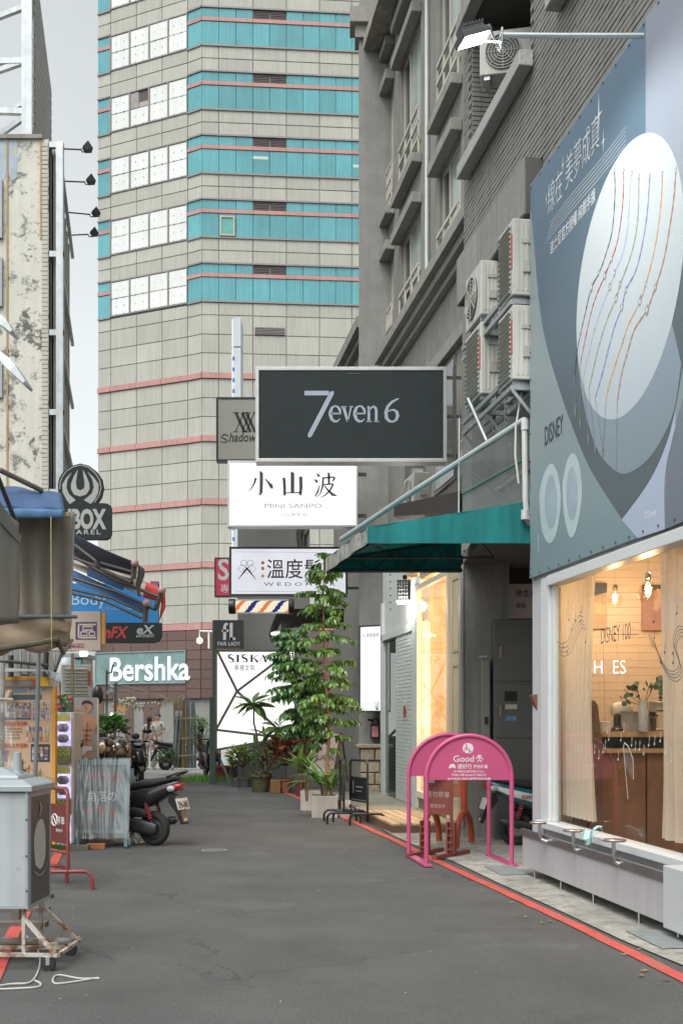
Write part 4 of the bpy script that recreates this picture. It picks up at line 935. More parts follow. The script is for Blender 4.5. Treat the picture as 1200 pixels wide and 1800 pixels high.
# room behind
warmw = M('warm_wall', (.64, .50, .36), .7, 0, .05, 2)
b = MB(); b.box(2.20, 5.4, 12.1, 12.2, .1, 3.6); b.box(5.3, 5.4, 3.5, 12.1, .1, 3.6); b.box(2.9, 5.4, 3.4, 3.5, .1, 3.6); b.build('room_wall', warmw, cafe)
b = MB(); z = .2
while z < 3.5: b.cbox(2.21, 5.3, 12.08, 12.1, z + .001, z + .079, .0015); z += .08
b.build('wall_board', M('warm_board_strip', (.66, .52, .395), .6, 0, .05, 2), cafe, kind='stuff')
b = MB(Cf); b.box(xs(12.0), xs(3.6), .3, 2.6, 3.5, 3.6); b.build('ceiling', M('warm_ceiling', (.62, .56, .47), .8), cafe)
b = MB(Cf); b.box(xs(12.0), xs(3.6), .12, 2.6, .1, .2); b.build('floor', M('room_floor', (.30, .19, .11), .4, 0, .2, 3), cafe)
# curtains
cur = bpy.data.materials.new('sheer_curtain'); cur.use_nodes = True; _n = cur.node_tree.nodes; _l = cur.node_tree.links.new; _n.remove(_n['Principled BSDF'])
_d1 = _n.new('ShaderNodeBsdfDiffuse'); _d1.inputs[0].default_value = (.78, .70, .58, 1); _d2 = _n.new('ShaderNodeBsdfTranslucent'); _d2.inputs[0].default_value = (.78, .68, .54, 1); _x = _n.new('ShaderNodeMixShader'); _x.inputs[0].default_value = .5
_l(_d1.outputs[0], _x.inputs[1]); _l(_d2.outputs[0], _x.inputs[2]); _t = _n.new('ShaderNodeBsdfTransparent'); _x2 = _n.new('ShaderNodeMixShader'); _x2.inputs[0].default_value = .22; _l(_x.outputs[0], _x2.inputs[1]); _l(_t.outputs[0], _x2.inputs[2]); _l(_x2.outputs[0], _n['Material Output'].inputs['Surface'])
for i, (ya, yb, lab) in enumerate(((11.62, 10.55, 'gathered sheer curtain at the left end of the lit window'), (9.15, 7.4, 'gathered sheer curtain at the right side of the lit window'))):
    t = thing('curtain', lab, 'curtain', Cf @ V((xs((ya + yb) / 2), .2, .6)), 'curtains of the lit window')
    def cf(u, v, ya=ya, yb=yb): sp = 1 - .12 * math.sin(v * 3.0); return Cf @ V((xs(ya) + (xs(yb) - xs(ya)) * u * sp, .16 + .035 * math.sin(u * 62 + math.sin(v * 5) * .5) * (1 - .25 * v), .62 + 2.33 * v))
    b = MB(); b.grid(cf, 110, 6); b.build('cloth', cur, t, smooth=True)
    b = MB(Cf); b.tube([(xs(ya), .16, 2.97), (xs(yb), .16, 2.97)], .012, 8); b.build('rail', steel, t)
# pictures on the far wall
for i, (px0, px1, y0, y1) in enumerate(((1022, 1066, 1025, 1105), (1128, 1172, 1028, 1108))):
    Y = 12.04; p0, p1 = at(px0, y1, Y), at(px1, y0, Y)
    t = thing('picture', ['dark topped picture of hands on the wall behind the left curtain', 'picture of an ear and cheek on the wall behind the larger bulb lamp'][i], 'picture', (p0.x, Y, p0.z))
    f = fr(p0, (1, 0, 0)); wd, hh = p1.x - p0.x, p1.z - p0.z
    b = MB(f); b.box(0, wd, 0, .03, 0, hh); b.build('canvas', M('canvas%s' % 'ab'[i], [(.42, .30, .22), (.40, .22, .15)][i], .6), t)
    b = MB(f)
    if i == 0: b.poly([(0, hh), (wd, hh), (wd, hh * .8), (wd * .5, hh * .72), (0, hh * .5)], -.004); b2 = [(0, hh * .42), (wd * .3, hh * .62), (wd, hh * .50), (wd, hh * .30), (wd * .4, hh * .34)]
    else: b.poly([(0, hh), (wd, hh), (wd, hh * .55), (wd * .7, hh * .92), (0, hh * .85)], -.004); b2 = [(wd * .42, hh * .45), (wd * .5, hh * .85), (wd * .75, hh * .92), (wd * .85, hh * .7), (wd * .62, hh * .42)]
    b.build('dark_area', M('canvas_dark', (.06, .07, .10), .6), t)
    b = MB(f); b.poly(b2, -.008); b.build('skin_area', M('canvas_skin', (.58, .36, .25), .6), t)
# pendant bulbs
pg = GL('amber_glass', (1, .93, .80), .10)
for i, (px, py, a_) in enumerate(((1080, 1052, 4.55), (1138, 1040, 4.45))):
    Y = fY(a_, px); p = at(px, py, Y)
    t = thing('pendant_lamp', ['farther of the two amber glass pendant bulbs behind the window', 'nearer and larger amber glass pendant bulb behind the window'][i], 'pendant lamp', p, 'pendant lamps behind the window')
    rr = .095 if i else .075
    b = MB(); b.lathe(p, [(rr * .62, -rr * .95), (rr * .93, -rr * .5), (rr, -.0), (rr * .82, rr * .5), (rr * .4, rr * .9), (.022, rr * 1.2)], 24); b.f = b.f[:-2]; b.mi = b.mi[:-2]; b.build('shade', pg, t, smooth=True)
    b = MB(); b.lathe(p, [(.012, -.045), (.024, -.015), (.02, .02), (.01, .045)], 12); b.build('bulb', EM('amber_bulb', (1, .72, .34), 26), t, smooth=True)
    b = MB(); b.lathe(p, [(.024, rr * 1.05), (.024, rr * 1.2), (.03, rr * 1.25), (.026, rr * 1.75), (.01, rr * 1.9)], 14); b.build('socket', chrome, t)
    b = MB(); b.tube([p + V((0, 0, rr * 1.8)), V((p.x, p.y, 3.5))], .004, 5); b.build('cord', M('cord_pale', (.5, .45, .38), .6), t)
    light('POINT', p + V((0, 0, -.06)), 16, (1, .70, .38), .05, name='pendant_glow')
for qi, q in enumerate((11.0, 9.6, 8.2, 6.8)):
    c = Cf @ V((xs(q), 1.2, 3.49)); t = thing('downlight', ('first', 'second', 'third', 'fourth')[qi] + ' round warm ceiling downlight counted from the left end of the lit room', 'ceiling light', c, 'ceiling downlights')
    b = MB(); b.lathe(c, [(.06, -.006), (.06, .004)], 16); b.build('lens', EM('downlight_warm', (1, .82, .58), 8), t)
    light('AREA', c + V((0, 0, -.03)), 9, (1, .74, .51), .3, (0, 0, -1), 'downlight_glow')
# counter with things on it
ct = thing('counter', 'wooden counter with an open shelf seen through the lit window', 'counter', (3.2, 11.7, .2))
wd_ = M('counter_wood', (.22, .115, .065), .45, 0, .15, 2, streak=.2); wl_ = M('counter_top', (.42, .27, .15), .4, 0, .1, 2)
b = MB(); b.box(2.52, 5.2, 11.30, 11.95, 1.40, 1.455); b.build('top', wl_, ct); b = MB(); b.box(2.52, 5.2, 11.34, 11.95, 1.24, 1.285); b.build('shelf', wl_, ct)
b = MB(); b.box(2.56, 5.2, 11.70, 11.9, 1.285, 1.40); b.build('shelf_back', M('dark_green', (.12, .15, .13), .5), ct)
b = MB()
for i in range(4): b.box(2.56 + i * .5, 2.56 + i * .5 + .485, 11.40, 11.9, .2, 1.24)
b.build('front_panel', wd_, ct, bevel=.006)
t = thing('chair', 'dark brown chair back beside the counter behind the left curtain', 'chair', (2.55, 11.9, .2))
b = MB(fr(at(1036, 1290, 11.2), (1, 0, 0))); b.poly([(0, 0), (.11, 0), (.08, .28), (.05, .33), (0, .33)], 0, .03); b.build('back', M('chair_brown', (.12, .07, .045), .5), t, bevel=.006)
b = MB(); p = at(1036, 1290, 11.2); b.box(p.x, p.x + .12, 11.2, 11.22, .2, p.z); b.build('leg', M('chair_brown', (.12, .07, .045), .5), t)
zc = 1.455
t = thing('mixer', 'white rounded stand mixer on the counter behind the window', 'mixer', (2.83, 11.6, zc))
p = at(1086, 1248, 11.45); b = MB(rz(p, 0)); b.loft([(-.075, 0, 0, .03, .04), (-.06, 0, 0, .055, .065), (0, 0, .01, .06, .075), (.09, 0, .02, .05, .06), (.14, 0, .02, .03, .035)]); b.build('head', M('cream_gloss', (.62, .57, .5), .25), t, smooth=True)
b = MB(); b.lathe((p.x - .02, p.y - .02, zc), [(.07, 0), (.07, .02), (.035, .05), (.03, p.z - zc)], 16); b.build('stand', M('mixer_dark', (.05, .045, .045), .3), t, smooth=True)
for i, (px0, px1, y0, lab, c_, nm) in enumerate(((1091, 1122, 1254, 'grey square box on the counter next to the mixer', (.32, .30, .27), 'storage_box'), (1152, 1178, 1248, 'cream carton on the counter by the right curtain', (.60, .50, .38), 'carton'))):
    p0, p1 = at(px0, 1286, 11.4), at(px1, y0, 11.4); t = thing(nm, lab, 'box', (p0.x, 11.4, zc))
    b = MB(); b.box(p0.x, p1.x, 11.4, 11.62, zc, p1.z); b.build('body', M('boxcol%s' % 'ab'[i], c_, .6), t, bevel=.006); b = MB(); b.box(p0.x - .006, p1.x + .006, 11.395, 11.625, p1.z, p1.z + .02); b.build('lid', M('boxlid%s' % 'ab'[i], tuple(q * .8 for q in c_), .6), t)
t = thing('vase', 'clear vase with eucalyptus stems on the counter under the bulbs', 'vase', (2.98, 11.36, zc))
p = at(1130, 1286, 11.25); p.z = zc
b = MB(); b.lathe(p, [(.045, 0), (.05, .02), (.052, .2), (.04, .27), (.045, .31)], 18); b.build('jar', M('jar_grey', (.40, .43, .42), .15, 0, .1, 5, spec=.8), t, smooth=True)
eu = M('eucalyptus_leaf', (.06, .12, .075), .6, 0, .15, 20, rnd=.3)
b = MB(); tips = []
for (px, py) in ((1097, 1212), (1110, 1205), (1093, 1225), (1140, 1205), (1150, 1200), (1120, 1218)):
    e = at(px, py, 11.25); b.tube([p + V((0, 0, .25)), p.lerp(e, .55) + V((0, 0, .10)), e], .004, 5); tips.append(e)
b.build('stem', M('stem_brown', (.18, .12, .07), .7), t)
lfm = MB(); lfm.lathe((0, 0, 0), [(.026, 0), (.026, .002)], 10); lme = lfm.mesh('leaf', eu)
for e in tips:
    for q in range(5):
        pos = e + V((random.uniform(-.06, .07), random.uniform(-.04, .04), random.uniform(-.07, .04)))
        link('leaf', lme, t, Matrix.Translation(pos) @ Matrix.Rotation(random.uniform(0, 6), 4, 'Z') @ Matrix.Rotation(R(random.uniform(40, 110)), 4, 'X') @ Matrix.Scale(random.uniform(.7, 1.4), 4))
t = thing('sign_reflection', 'white glowing letters set behind the window as a sign reflected in the glass', 'reflection', at(1070, 1170, 11.7))
f = fr(at(1029, 1184, 11.7), (1, 0, 0))
text('SH  ES', f, EM('reflection_glow', (1, .97, .9), 1.5), t, .20, .40, 'LEFT', -.008, depth=.004)  # glowing letters stand in for a sign mirrored in the glass; nothing hangs inside
for i, (px, yb, hgt, r_) in enumerate(((1060, 1286, .085, .036), (1068, 1286, .085, .036), (1147, 1286, .12, .03))):
    p = at(px, yb, 11.36); p.z = zc; t = thing('cup', ('left paper cup on the counter by the chair back', 'right paper cup on the counter by the chair back', 'tall dark bottle cup between the vase and the carton')[i], 'cup', p)
    b = MB(); b.lathe(p, [(r_ * .75, 0), (r_, hgt), (r_ * 1.06, hgt), (r_ * 1.06, hgt + .012), (r_ * .3, hgt + .016)], 14); b.build('body', M('cup%s' % 'aab'[i], [(.62, .58, .52), (.62, .58, .52), (.07, .06, .055)][i], .4), t, smooth=True)
t = thing('coffee_machine', 'silver coffee machine on the counter beside the right curtain', 'coffee machine', (3.22, 11.5, zc)); p0 = at(1133, 1286, 11.42); p0.z = zc
b = MB(); b.box(p0.x + .04, p0.x + .30, 11.5, 11.8, zc, zc + .30); b.box(p0.x + .04, p0.x + .30, 11.40, 11.5, zc + .19, zc + .30); b.box(p0.x + .06, p0.x + .28, 11.38, 11.5, zc, zc + .03); b.build('body', M('machine_silver', (.50, .47, .43), .3, .7, .08, 5), t, bevel=.008)
b = MB()
for dx in (.10, .22): b.lathe((p0.x + dx, 11.43, zc + .15), [(.02, 0), (.024, .04)], 12); b.tube([(p0.x + dx, 11.42, zc + .165), (p0.x + dx - .01, 11.30, zc + .155)], .009, 8)
b.build('portafilter', black_p, t)
t = thing('shelf_plant', 'dark feathery leaf plant hanging beside the right curtain behind the window', 'plant', at(1168, 1190, 11.5)); c_ = at(1168, 1185, 11.5); b = MB(); b.tube([c_, c_ + V((.01, 0, -.20)), c_ + V((-.01, 0, -.34))], .004, 5); b.build('stem', M('stem_brown', (.18, .12, .07), .7), t)
for k in range(16): link('leaf', lme, t, Matrix.Translation(c_ + V((.045 * (-1) ** k, 0, -.02 - .02 * k))) @ Matrix.Rotation(R(70), 4, 'X') @ Matrix.Scale(1.2 - .03 * k, 4))
# window lettering and music staves stuck on the glass
ink = M('decal_ink', (.05, .055, .10), .5); inkw = M('decal_white', (.62, .60, .58), .5)
def cp(px, py, a=CA): Y = fY(a, px); return (xs(Y), hz(py, Y))
def z6(x, y): return (930 + x / 4.444, 960 + y / 4.444)
def smooth(pts, k=6):
    out = []
    for i in range(len(pts) - 1):
        p0, p1, p2, p3 = pts[max(i - 1, 0)], pts[i], pts[i + 1], pts[min(i + 2, len(pts) - 1)]
        for j in range(k):
            t_ = j / k; out.append(tuple(.5 * (2 * p1[q] + (p2[q] - p0[q]) * t_ + (2 * p0[q] - 5 * p1[q] + 4 * p2[q] - p3[q]) * t_ ** 2 + (3 * p1[q] - p0[q] - 3 * p2[q] + p3[q]) * t_ ** 3) for q in range(2)))
    return out + [pts[-1]]
dcl = thing('window_decal', 'dark music staves and lettering stuck on the lit window glass', 'decal', Cf @ V((xs(10.6), 0, 1.6)))
b = MB(Cf)
def stave(pts, off, n_):
    for k in range(n_):
        q = smooth([z6(x + off[0] * k, y + off[1] * k) for x, y in pts]); b.stroke([(*cp(*p), .006) for p in q], .015)
stave([(205, 745), (240, 765), (290, 730), (330, 630), (375, 545), (405, 560)], (7, 32), 4)
stave([(910, 690), (955, 740), (1000, 860), (1060, 960), (1115, 975), (1150, 930), (1140, 850), (1108, 760), (1112, 680), (1150, 625), (1200, 640)], (8, 26), 4)
def note(x, y, s, bb):
    X, Z = cp(*z6(x, y)); bb.poly([(X - .016 * s, Z - .01 * s), (X, Z - .016 * s), (X + .014 * s, Z - .004 * s), (X + .010 * s, Z + .012 * s), (X - .008 * s, Z + .012 * s)], .013, .002); bb.stroke([(X + .012 * s, Z, .006 * s), (X + .012 * s, Z + .075 * s, .006 * s), (X + .035 * s, Z + .05 * s, .008 * s)], .013)
for (x, y) in ((295, 575), (320, 650), (385, 590), (250, 790), (425, 750), (390, 515), (345, 580), (1010, 905), (1040, 830), (955, 590), (1135, 525), (1190, 480), (1105, 910), (1105, 835), (960, 715), (285, 830)): note(x, y, .8, b)
b.build('stave_print', ink, dcl)
X, Z = cp(*z6(655, 745)); Xa, Xb = cp(*z6(545, 700))[0], cp(*z6(775, 700))[0]
text('DISNEY 100', Cf @ Matrix.Translation(((Xa + Xb) / 2, .016, Z)), ink, dcl, .20, Xb - Xa, bold=-.004)
b = MB(Cf)
for (x0, y0, x1, y1, wdt) in ((563, 770, 575, 1360, .006), (600, 690, 835, 690, .005), (668, 740, 668, 830, .004)):
    b.stroke([(*cp(*z6(x0, y0)), wdt), (*cp(*z6(x1, y1)), wdt)], .015)
b.build('line_print', ink, dcl)
b = MB(Cf); rg = random.Random(5)
def z7(x, y): return (900 + x / 4, 1240 + y / 4)
for (x, y) in ((565, 330), (595, 370), (625, 330), (665, 240), (770, 180), (750, 245), (825, 280), (850, 310), (880, 310), (910, 340), (985, 270), (1025, 250), (1060, 330), (730, 380), (1100, 390), (945, 280), (640, 300), (655, 190)):
    X, Z = cp(*z7(x, y)); s = .75; b.poly([(X - .016 * s, Z - .01 * s), (X, Z - .016 * s), (X + .014 * s, Z - .004 * s), (X + .010 * s, Z + .012 * s), (X - .008 * s, Z + .012 * s)], .013, .002); b.stroke([(X + .012 * s, Z, .007 * s), (X + .012 * s, Z + .10 * s, .007 * s), (X + .035 * s, Z + .06 * s, .009 * s)], .013)
h_ = [(765, 300), (775, 262), (800, 285), (835, 375), (838, 520)]
b.stroke([(*cp(*z7(*q)), .012) for q in h_], .014); b.stroke([(*cp(*z7(768, 300)), .010), (*cp(*z7(800, 660)), .010)], .014)
for k in range(6): b.stroke([(*cp(*z7(776 + k * 10, 285 + k * 16)), .003), (*cp(*z7(782 + k * 9, 420 + k * 20)), .003)], .014)
b.build('note_print', inkw, dcl)

# ------------------------------------------------------------------ steel trough bench in front of the window, with perch seats
tr = thing('window_planter', 'long grey metal trough on thin legs under the lit window', 'planter', (2.2, 9.8, 0))
PA = 3.62; Pf = FA(PA); trm = M('trough_grey', (.44, .44, .46), .4, .15, .06, 2.5, streak=.06)
b = MB(Pf); b.box(xs(11.5), xs(8.25), 0, .12, .10, .40); b.box(xs(11.5), xs(8.25), .12, .22, .10, .36); b.build('body', trm, tr, bevel=.006)
b = MB(Pf); b.box(xs(11.52), xs(8.24), -.012, .0, .40, .475); b.box(xs(11.52), xs(8.24), 0, .02, .40, .475); b.build('lip', M('lip_steel', (.34, .35, .36), .3, .9, .08, 3), tr, bevel=.004)
b = MB(Pf); b.box(xs(11.5), xs(8.24), .02, .14, .40, .415); b.build('tray', M('tray_steel', (.40, .41, .42), .22, .9), tr)
b = MB(Pf); b.box(xs(8.22), xs(4.0), -.02, .2, .08, .53); b.build('end_cabinet', M('pale_cabinet', (.47, .49, .51), .4, 0, .05, 3), tr, bevel=.006)
for Y in (11.23, 10.49, 9.70, 8.77, 8.10, 7.3):
    b = MB(); p = FA(3.66) @ V((xs(Y), .0, 0)); b.lathe(p, [(.020, .0), (.020, .012), (.011, .014), (.011, .12)], 10); b.build('leg', chrome, tr)
for i, (pxa, pxb, y, pxs, yb, Y) in enumerate(((930, 960, 1446, 948, 1476, 10.75), (989, 1025, 1460, 1007, 1494, 9.95), (1058, 1100, 1477, 1078, 1514, 9.05))):
    c = at((pxa + pxb) / 2, y, Y); s = at(pxs, yb, Y)
    t = thing('perch_seat', ['left', 'middle', 'right'][i] + ' of the three small steel perch seats bolted on the trough', 'perch seat', (s.x, s.y, s.z), 'perch seats on the trough')
    b = MB(rz(c, R(-8))); hw = (pxb - pxa) * Y / 4000
    b.lathe((0, 0, 0), [(.9, -.012), (1.0, -.004), (1.0, .004), (.92, .010)], 24); b.v = [rz(c, R(-8)) @ V(((rz(c, R(-8)).inverted() @ p).x * hw, (rz(c, R(-8)).inverted() @ p).y * hw * .75, (rz(c, R(-8)).inverted() @ p).z)) for p in b.v]
    b.build('seat', M('seat_steel', (.42, .36, .33), .3, .9), t, smooth=True)
    w_ = on(PA, s.y - .05, .42)
    b = MB(); top = V((s.x, s.y, c.z)); bot = V((s.x, s.y, .425))
    b.tube([top, bot + V((0, 0, .06)), bot + V((.012, 0, .02)), bot + V((.05, -.01, 0)), V((w_.x + .01, s.y - .03, .425))], .017, 10); b.build('bent_pipe', steel, t)
t = thing('face_mask', 'crumpled pale blue face mask left on the trough under the window', 'face mask', at(1030, 1470, 9.5))
c = at(1031, 1466, 9.75); mk = M('mask_blue', (.42, .66, .66), .8, 0, .06, 20)
b = MB(rz(c, .2)); b.grid(lambda u, v: V(((u - .5) * .10 + .03 * v, .02 * math.sin(u * 9) + .02 * v, -.045 + v * .09 + .012 * math.sin(u * 7 + 2 * v) - .03 * u)), 10, 6); b.grid(lambda u, v: V(((u - .5) * .06, -.03 - .02 * v + .01 * math.sin(u * 8), -.10 + v * .06 + .02 * u)), 6, 4); b.build('cloth', mk, t, solid=.002)
b = MB(rz(c, .2)); b.tube([(.05, 0, .03), (.12, .02, .05), (.16, .03, .02), (.10, .02, -.0), (.05, 0, -.02)], .003, 5); b.tube([(.06, .0, .035), (.10, .01, .06), (.14, .02, .055)], .012, 5); b.build('ear_loop', mk, t)
t = thing('wooden_bracket', 'small dark brown wedge bracket on the pale corner of the shop', 'bracket', on(CA, 11.72, 1.75, .02))
b = MB(); p = at(933, 1222, 11.75); b.add([p, p + V((.10, -.02, .02)), p + V((.10, -.02, -.17)), p + V((.06, -.01, -.16)), p + V((0, .18, 0)), p + V((.10, .16, .02)), p + V((.10, .16, -.17)), p + V((.06, .17, -.16))], [(0, 3, 2, 1), (4, 5, 6, 7), (0, 1, 5, 4), (1, 2, 6, 5), (2, 3, 7, 6), (3, 0, 4, 7)]); b.build('wedge', M('wedge_brown', (.13, .055, .03), .5), t, bevel=.004)

# ------------------------------------------------------------------ the large poster
ps = thing('jewellery_poster', 'huge slate blue poster with a white disc and seven bracelets above the lit window', 'poster', on(3.8, 9.8, 3.0))
OA = 3.80; Of = FA(OA); PZ0, PZ1 = 3.04, 7.12
xL, xR = xs(11.84), xs(4.6)
def pp_(px, py): Y = fY(OA, px); return (xs(Y), hz(py, Y))
base_m = GRAD('poster_base', (.175, .25, .275), (.26, .305, .32), 3.0, 4.9)
b = MB(Of)
def sheetf(u, v):
    x = xL + (xR - xL) * u; z = PZ0 + (PZ1 - PZ0) * v
    e = math.exp(-u * 60) * (.035 * math.sin(v * 18) ** 2)
    return V((x + e, .0056, z))
b.grid(sheetf, 60, 24); b.build('sheet', base_m, ps, solid=.010)
b = MB(Of)
for q in ((xL, xR, PZ1 - .04, PZ1), (xL, xR, PZ0, PZ0 + .04), (xL, xL + .04, PZ0 + .04, PZ1 - .04), (xR - .04, xR, PZ0 + .04, PZ1 - .04)): b.box(q[0], q[1], .01, .05, q[2], q[3])
b.build('back_frame', galv, ps)
b = MB(Of)
for k in range(26): x = xL + .05 + k * .28; b.lathe((x, -.008, PZ0 + .03), [(.012, 0), (.012, .006)], 8, (0, 1, 0)); b.lathe((x, -.008, PZ1 - .03), [(.012, 0), (.012, .006)], 8, (0, 1, 0))
for k in range(15): b.lathe((xL + .03, -.008, PZ0 + .1 + k * .28), [(.010, 0), (.010, .006)], 8, (0, 1, 0))
b.build('eyelet', M('eyelet', (.15, .15, .15), .4, .6), ps, kind='stuff')
def shape(name, pts, mat, lay): b = MB(Of); b.poly([pp_(*q) if not isinstance(q, list) else tuple(q) for q in pts], -.001 - .0008 * lay, .0007); return b.build(name, mat, ps)
edgeT = PZ1 - .012
dark = GRAD('poster_slate', (.085, .11, .125), (.09, .155, .225), 4.2, 6.9)
lft = smooth([(938, 430), (948, 540), (962, 615), (985, 692), (1010, 762), (1040, 830), (1092, 912)])
rgt = smooth([(1092, 912), (1140, 845), (1170, 780), (1186, 715), (1200, 640)])
shape('print_slate', [[xL + .03, edgeT], [xL + .03, hz(360, 11.8)]] + lft + rgt[1:] + [[xs(8.1), 5.2], [xs(8.0), edgeT]], dark, 0)
shape('print_lilac', [[xs(8.98), edgeT], [xs(8.98), 5.9]] + [[xs(8.6), 5.2], [xs(8.1), 4.9], [xR - .05, 4.9], [xR - .05, edgeT]], GRAD('poster_lilac', (.30, .33, .40), (.25, .27, .34), 5.3, 7.0), 1)
CX, CZ, CR = -9.51, 5.19, 1.10
ring_pts = smooth([(1013, 560), (1017, 650), (1030, 730), (1052, 795), (1085, 830), (1110, 829), (1140, 806), (1165, 768), (1185, 718), (1197, 640)])
shape('print_ring', ring_pts + [[CX + .6, CZ], [CX - .6, CZ]], GRAD('poster_ring', (.20, .25, .29), (.24, .30, .37), 3.6, 4.8), 2)
b = MB(Of); b.poly([(CX + CR * math.cos(2 * math.pi * q / 72), CZ + CR * math.sin(2 * math.pi * q / 72)) for q in range(72)], -.0037, .0007); b.build('print_disc', GRAD('poster_disc', (.42, .48, .53), (.58, .60, .61), 4.1, 6.2), ps)
shape('print_blue', smooth([(1092, 914), (1140, 847), (1170, 782), (1187, 720)]) + smooth([(1186, 762), (1173, 805), (1167, 860), (1168, 930)]) + [(1120, 946)], M('poster_pale_blue', (.37, .43, .55), .45, 0, .05, 1), 1)
shape('print_shade', smooth([(1190, 735), (1173, 810), (1169, 870), (1169, 930)]) + [[xs(6.2), PZ0 + .05], [xs(6.0), 4.4], [xs(7.6), 5.0]], GRAD('poster_shade', (.14, .165, .20), (.17, .20, .24), 3.0, 4.4), 1)
shape('print_oval', smooth([(947, 870), (955, 835), (968, 815), (980, 835), (985, 880), (978, 935), (965, 955), (952, 930), (947, 870)]), M('poster_oval', (.42, .50, .52), .45), 1)
shape('print_oval', smooth([(988, 850), (997, 808), (1008, 797), (1018, 820), (1022, 870), (1014, 925), (1002, 945), (991, 905), (988, 850)]), M('poster_oval', (.42, .50, .52), .45), 1)
b = MB(Of)
for ox, oz, rx_, rz_ in ((968, 882, 14, 60), (1005, 868, 13, 60)):
    b.poly([pp_(ox + rx_ * .78 * math.cos(q * .35), oz + rz_ * .80 * math.sin(q * .35)) for q in range(18)], -.0026, .0006)
b.build('print_oval_inner', M('poster_oval_inner', (.30, .38, .43), .45, 0, .1, 3), ps)
BR = [((.04, .045, .06), [(1080, 300), (1081, 340), (1076, 405), (1064, 450), (1053, 480), (1040, 505), (1030, 545), (1022, 580), (1014, 620), (1010, 660)], (1011, 722)),
      ((.42, .03, .05), [(1096, 300), (1096, 330), (1093, 375), (1085, 425), (1075, 455), (1063, 485), (1050, 515), (1040, 545), (1030, 590), (1020, 640)], (1020, 740)),
      ((.38, .38, .60), [(1110, 305), (1106, 360), (1102, 410), (1093, 450), (1080, 480), (1072, 505), (1058, 540), (1045, 580), (1035, 620), (1025, 665)], (1034, 770)),
      ((.22, .26, .18), [(1123, 310), (1122, 370), (1118, 410), (1107, 455), (1090, 500), (1083, 525), (1068, 560), (1055, 600), (1045, 640), (1035, 685)], (1046, 785)),
      ((.14, .17, .45), [(1142, 310), (1138, 370), (1131, 420), (1118, 475), (1100, 510), (1093, 540), (1080, 575), (1068, 620), (1058, 660), (1046, 700)], (1059, 788)),
      ((.58, .27, .04), [(1164, 305), (1163, 340), (1157, 400), (1148, 450), (1135, 500), (1125, 530), (1105, 570), (1095, 600), (1082, 640), (1070, 680), (1065, 706)], (1060, 790)),
      ((.36, .17, .07), [(1188, 300), (1184, 350), (1177, 400), (1166, 460), (1152, 505), (1137, 545), (1115, 580), (1103, 620), (1092, 660), (1085, 706)], (1083, 810))]
silver = M('print_silver', (.24, .24, .25), .3, 0, .6, 60)
bead = M('print_bead', (.5, .5, .42), .4, 0, .6, 80)
charm = MB(Of); hi = MB(Of)
for i, (col, pts, end) in enumerate(BR):
    q = smooth(pts, 8); b = MB(Of)
    b.stroke([(*pp_(*p), (.016 + .006 * math.sin(j * 1.9)) * (1.3 if 5 < i or j % 9 < 3 else 1)) for j, p in enumerate(q)], -.0046); b.build('print_bracelet', M('bracelet%s' % 'abcdefg'[i], col, .5, 0, .35, 70), ps)
    a_ = pts[-1]; e = [(a_[0] + (end[0] - a_[0]) * t_ / 9, a_[1] + (end[1] - a_[1]) * t_ / 9) for t_ in range(10)]
    charm.stroke([(*pp_(*p), .009 + .005 * (j % 2)) for j, p in enumerate(e)], -.0046)
    for (k, s) in ((0, .022), (4, .030), (5, .042), (7, .022)):
        X, Z = pp_(*pts[k]); hi.poly([(X + .3 * s * math.cos(a), Z + .5 * s * math.sin(a)) for a in [2 * math.pi * w_ / 7 for w_ in range(7)]], -.0062, .0006); charm.poly([(X + s * random.uniform(.5, 1) * math.cos(a), Z + s * random.uniform(.7, 1.4) * math.sin(a)) for a in [2 * math.pi * w_ / 9 for w_ in range(9)]], -.0054, .0007)
    X, Z = pp_(*end); charm.poly([(X - .02, Z), (X, Z - .08), (X + .02, Z), (X, Z + .04)], -.0054, .0007)
charm.build('print_charm', silver, ps); hi.build('print_glint', M('print_glint', (.72, .72, .72), .3), ps)
wt = M('print_white', (.74, .76, .78), .5); bkp = M('print_black', (.02, .03, .045), .5)
b = MB(Of)
for k in range(5):
    a_, c_ = (966 - k * 2.0, 352 + k * 8.0 - 0), (1100, 226 + k * 5.0)
    xa, xb = pp_(*a_)[0], pp_(*c_)[0]; z0_ = 6.46 - .036 * k
    b.stroke([(xa + (xb - xa) * j / 6, z0_ + .012 * math.sin(j), .006 * (.4 + .6 * math.sin(.4 + j / 6 * 2.5))) for j in range(7)], -.003)
b.build('print_line', wt, ps, kind='stuff')
for (px, py, s) in ((1052, 203, .20), (1060, 248, .11), (989, 290, .09), (960, 350, .07)):
    X, Z = pp_(px, py); b = MB(Of)
    b.poly([(X, Z + s), (X + s * .07, Z + s * .07), (X + s * .45, Z), (X + s * .07, Z - s * .07), (X, Z - s), (X - s * .07, Z - s * .07), (X - s * .45, Z), (X - s * .07, Z + s * .07)], -.003, .0005); b.build('print_star', wt, ps)
X, Z = pp_(946, 940); b = MB(Of); b.stroke([(X, Z, .012), (X, Z - .18, .012), ], -.003); b.build('print_line', wt, ps)
def ptxt(s, pa, pb, zsize, mat, bold=0, zoff=0):
    xa, za = pp_(*pa); xb, zb = pp_(*pb)
    return text(s, Of @ Matrix.Translation(((xa + xb) / 2, -.0015, (za + zb) / 2 - zsize * .36 + zoff)), mat, ps, zsize, xb - xa, bold=bold)
ptxt('線在', (963, 348), (988, 325), .33, wt, -.012)
ptxt('美夢成真', (994, 292), (1053, 243), .36, wt, -.012)
ptxt('迪士尼官方授權 純銀手鍊', (967, 430), (1046, 350), .145, wt, .004)
ptxt('DISNEY', (957, 762), (989, 748), .27, bkp, .0)
ptxt('©Disney', (1132, 905), (1154, 900), .085, wt)
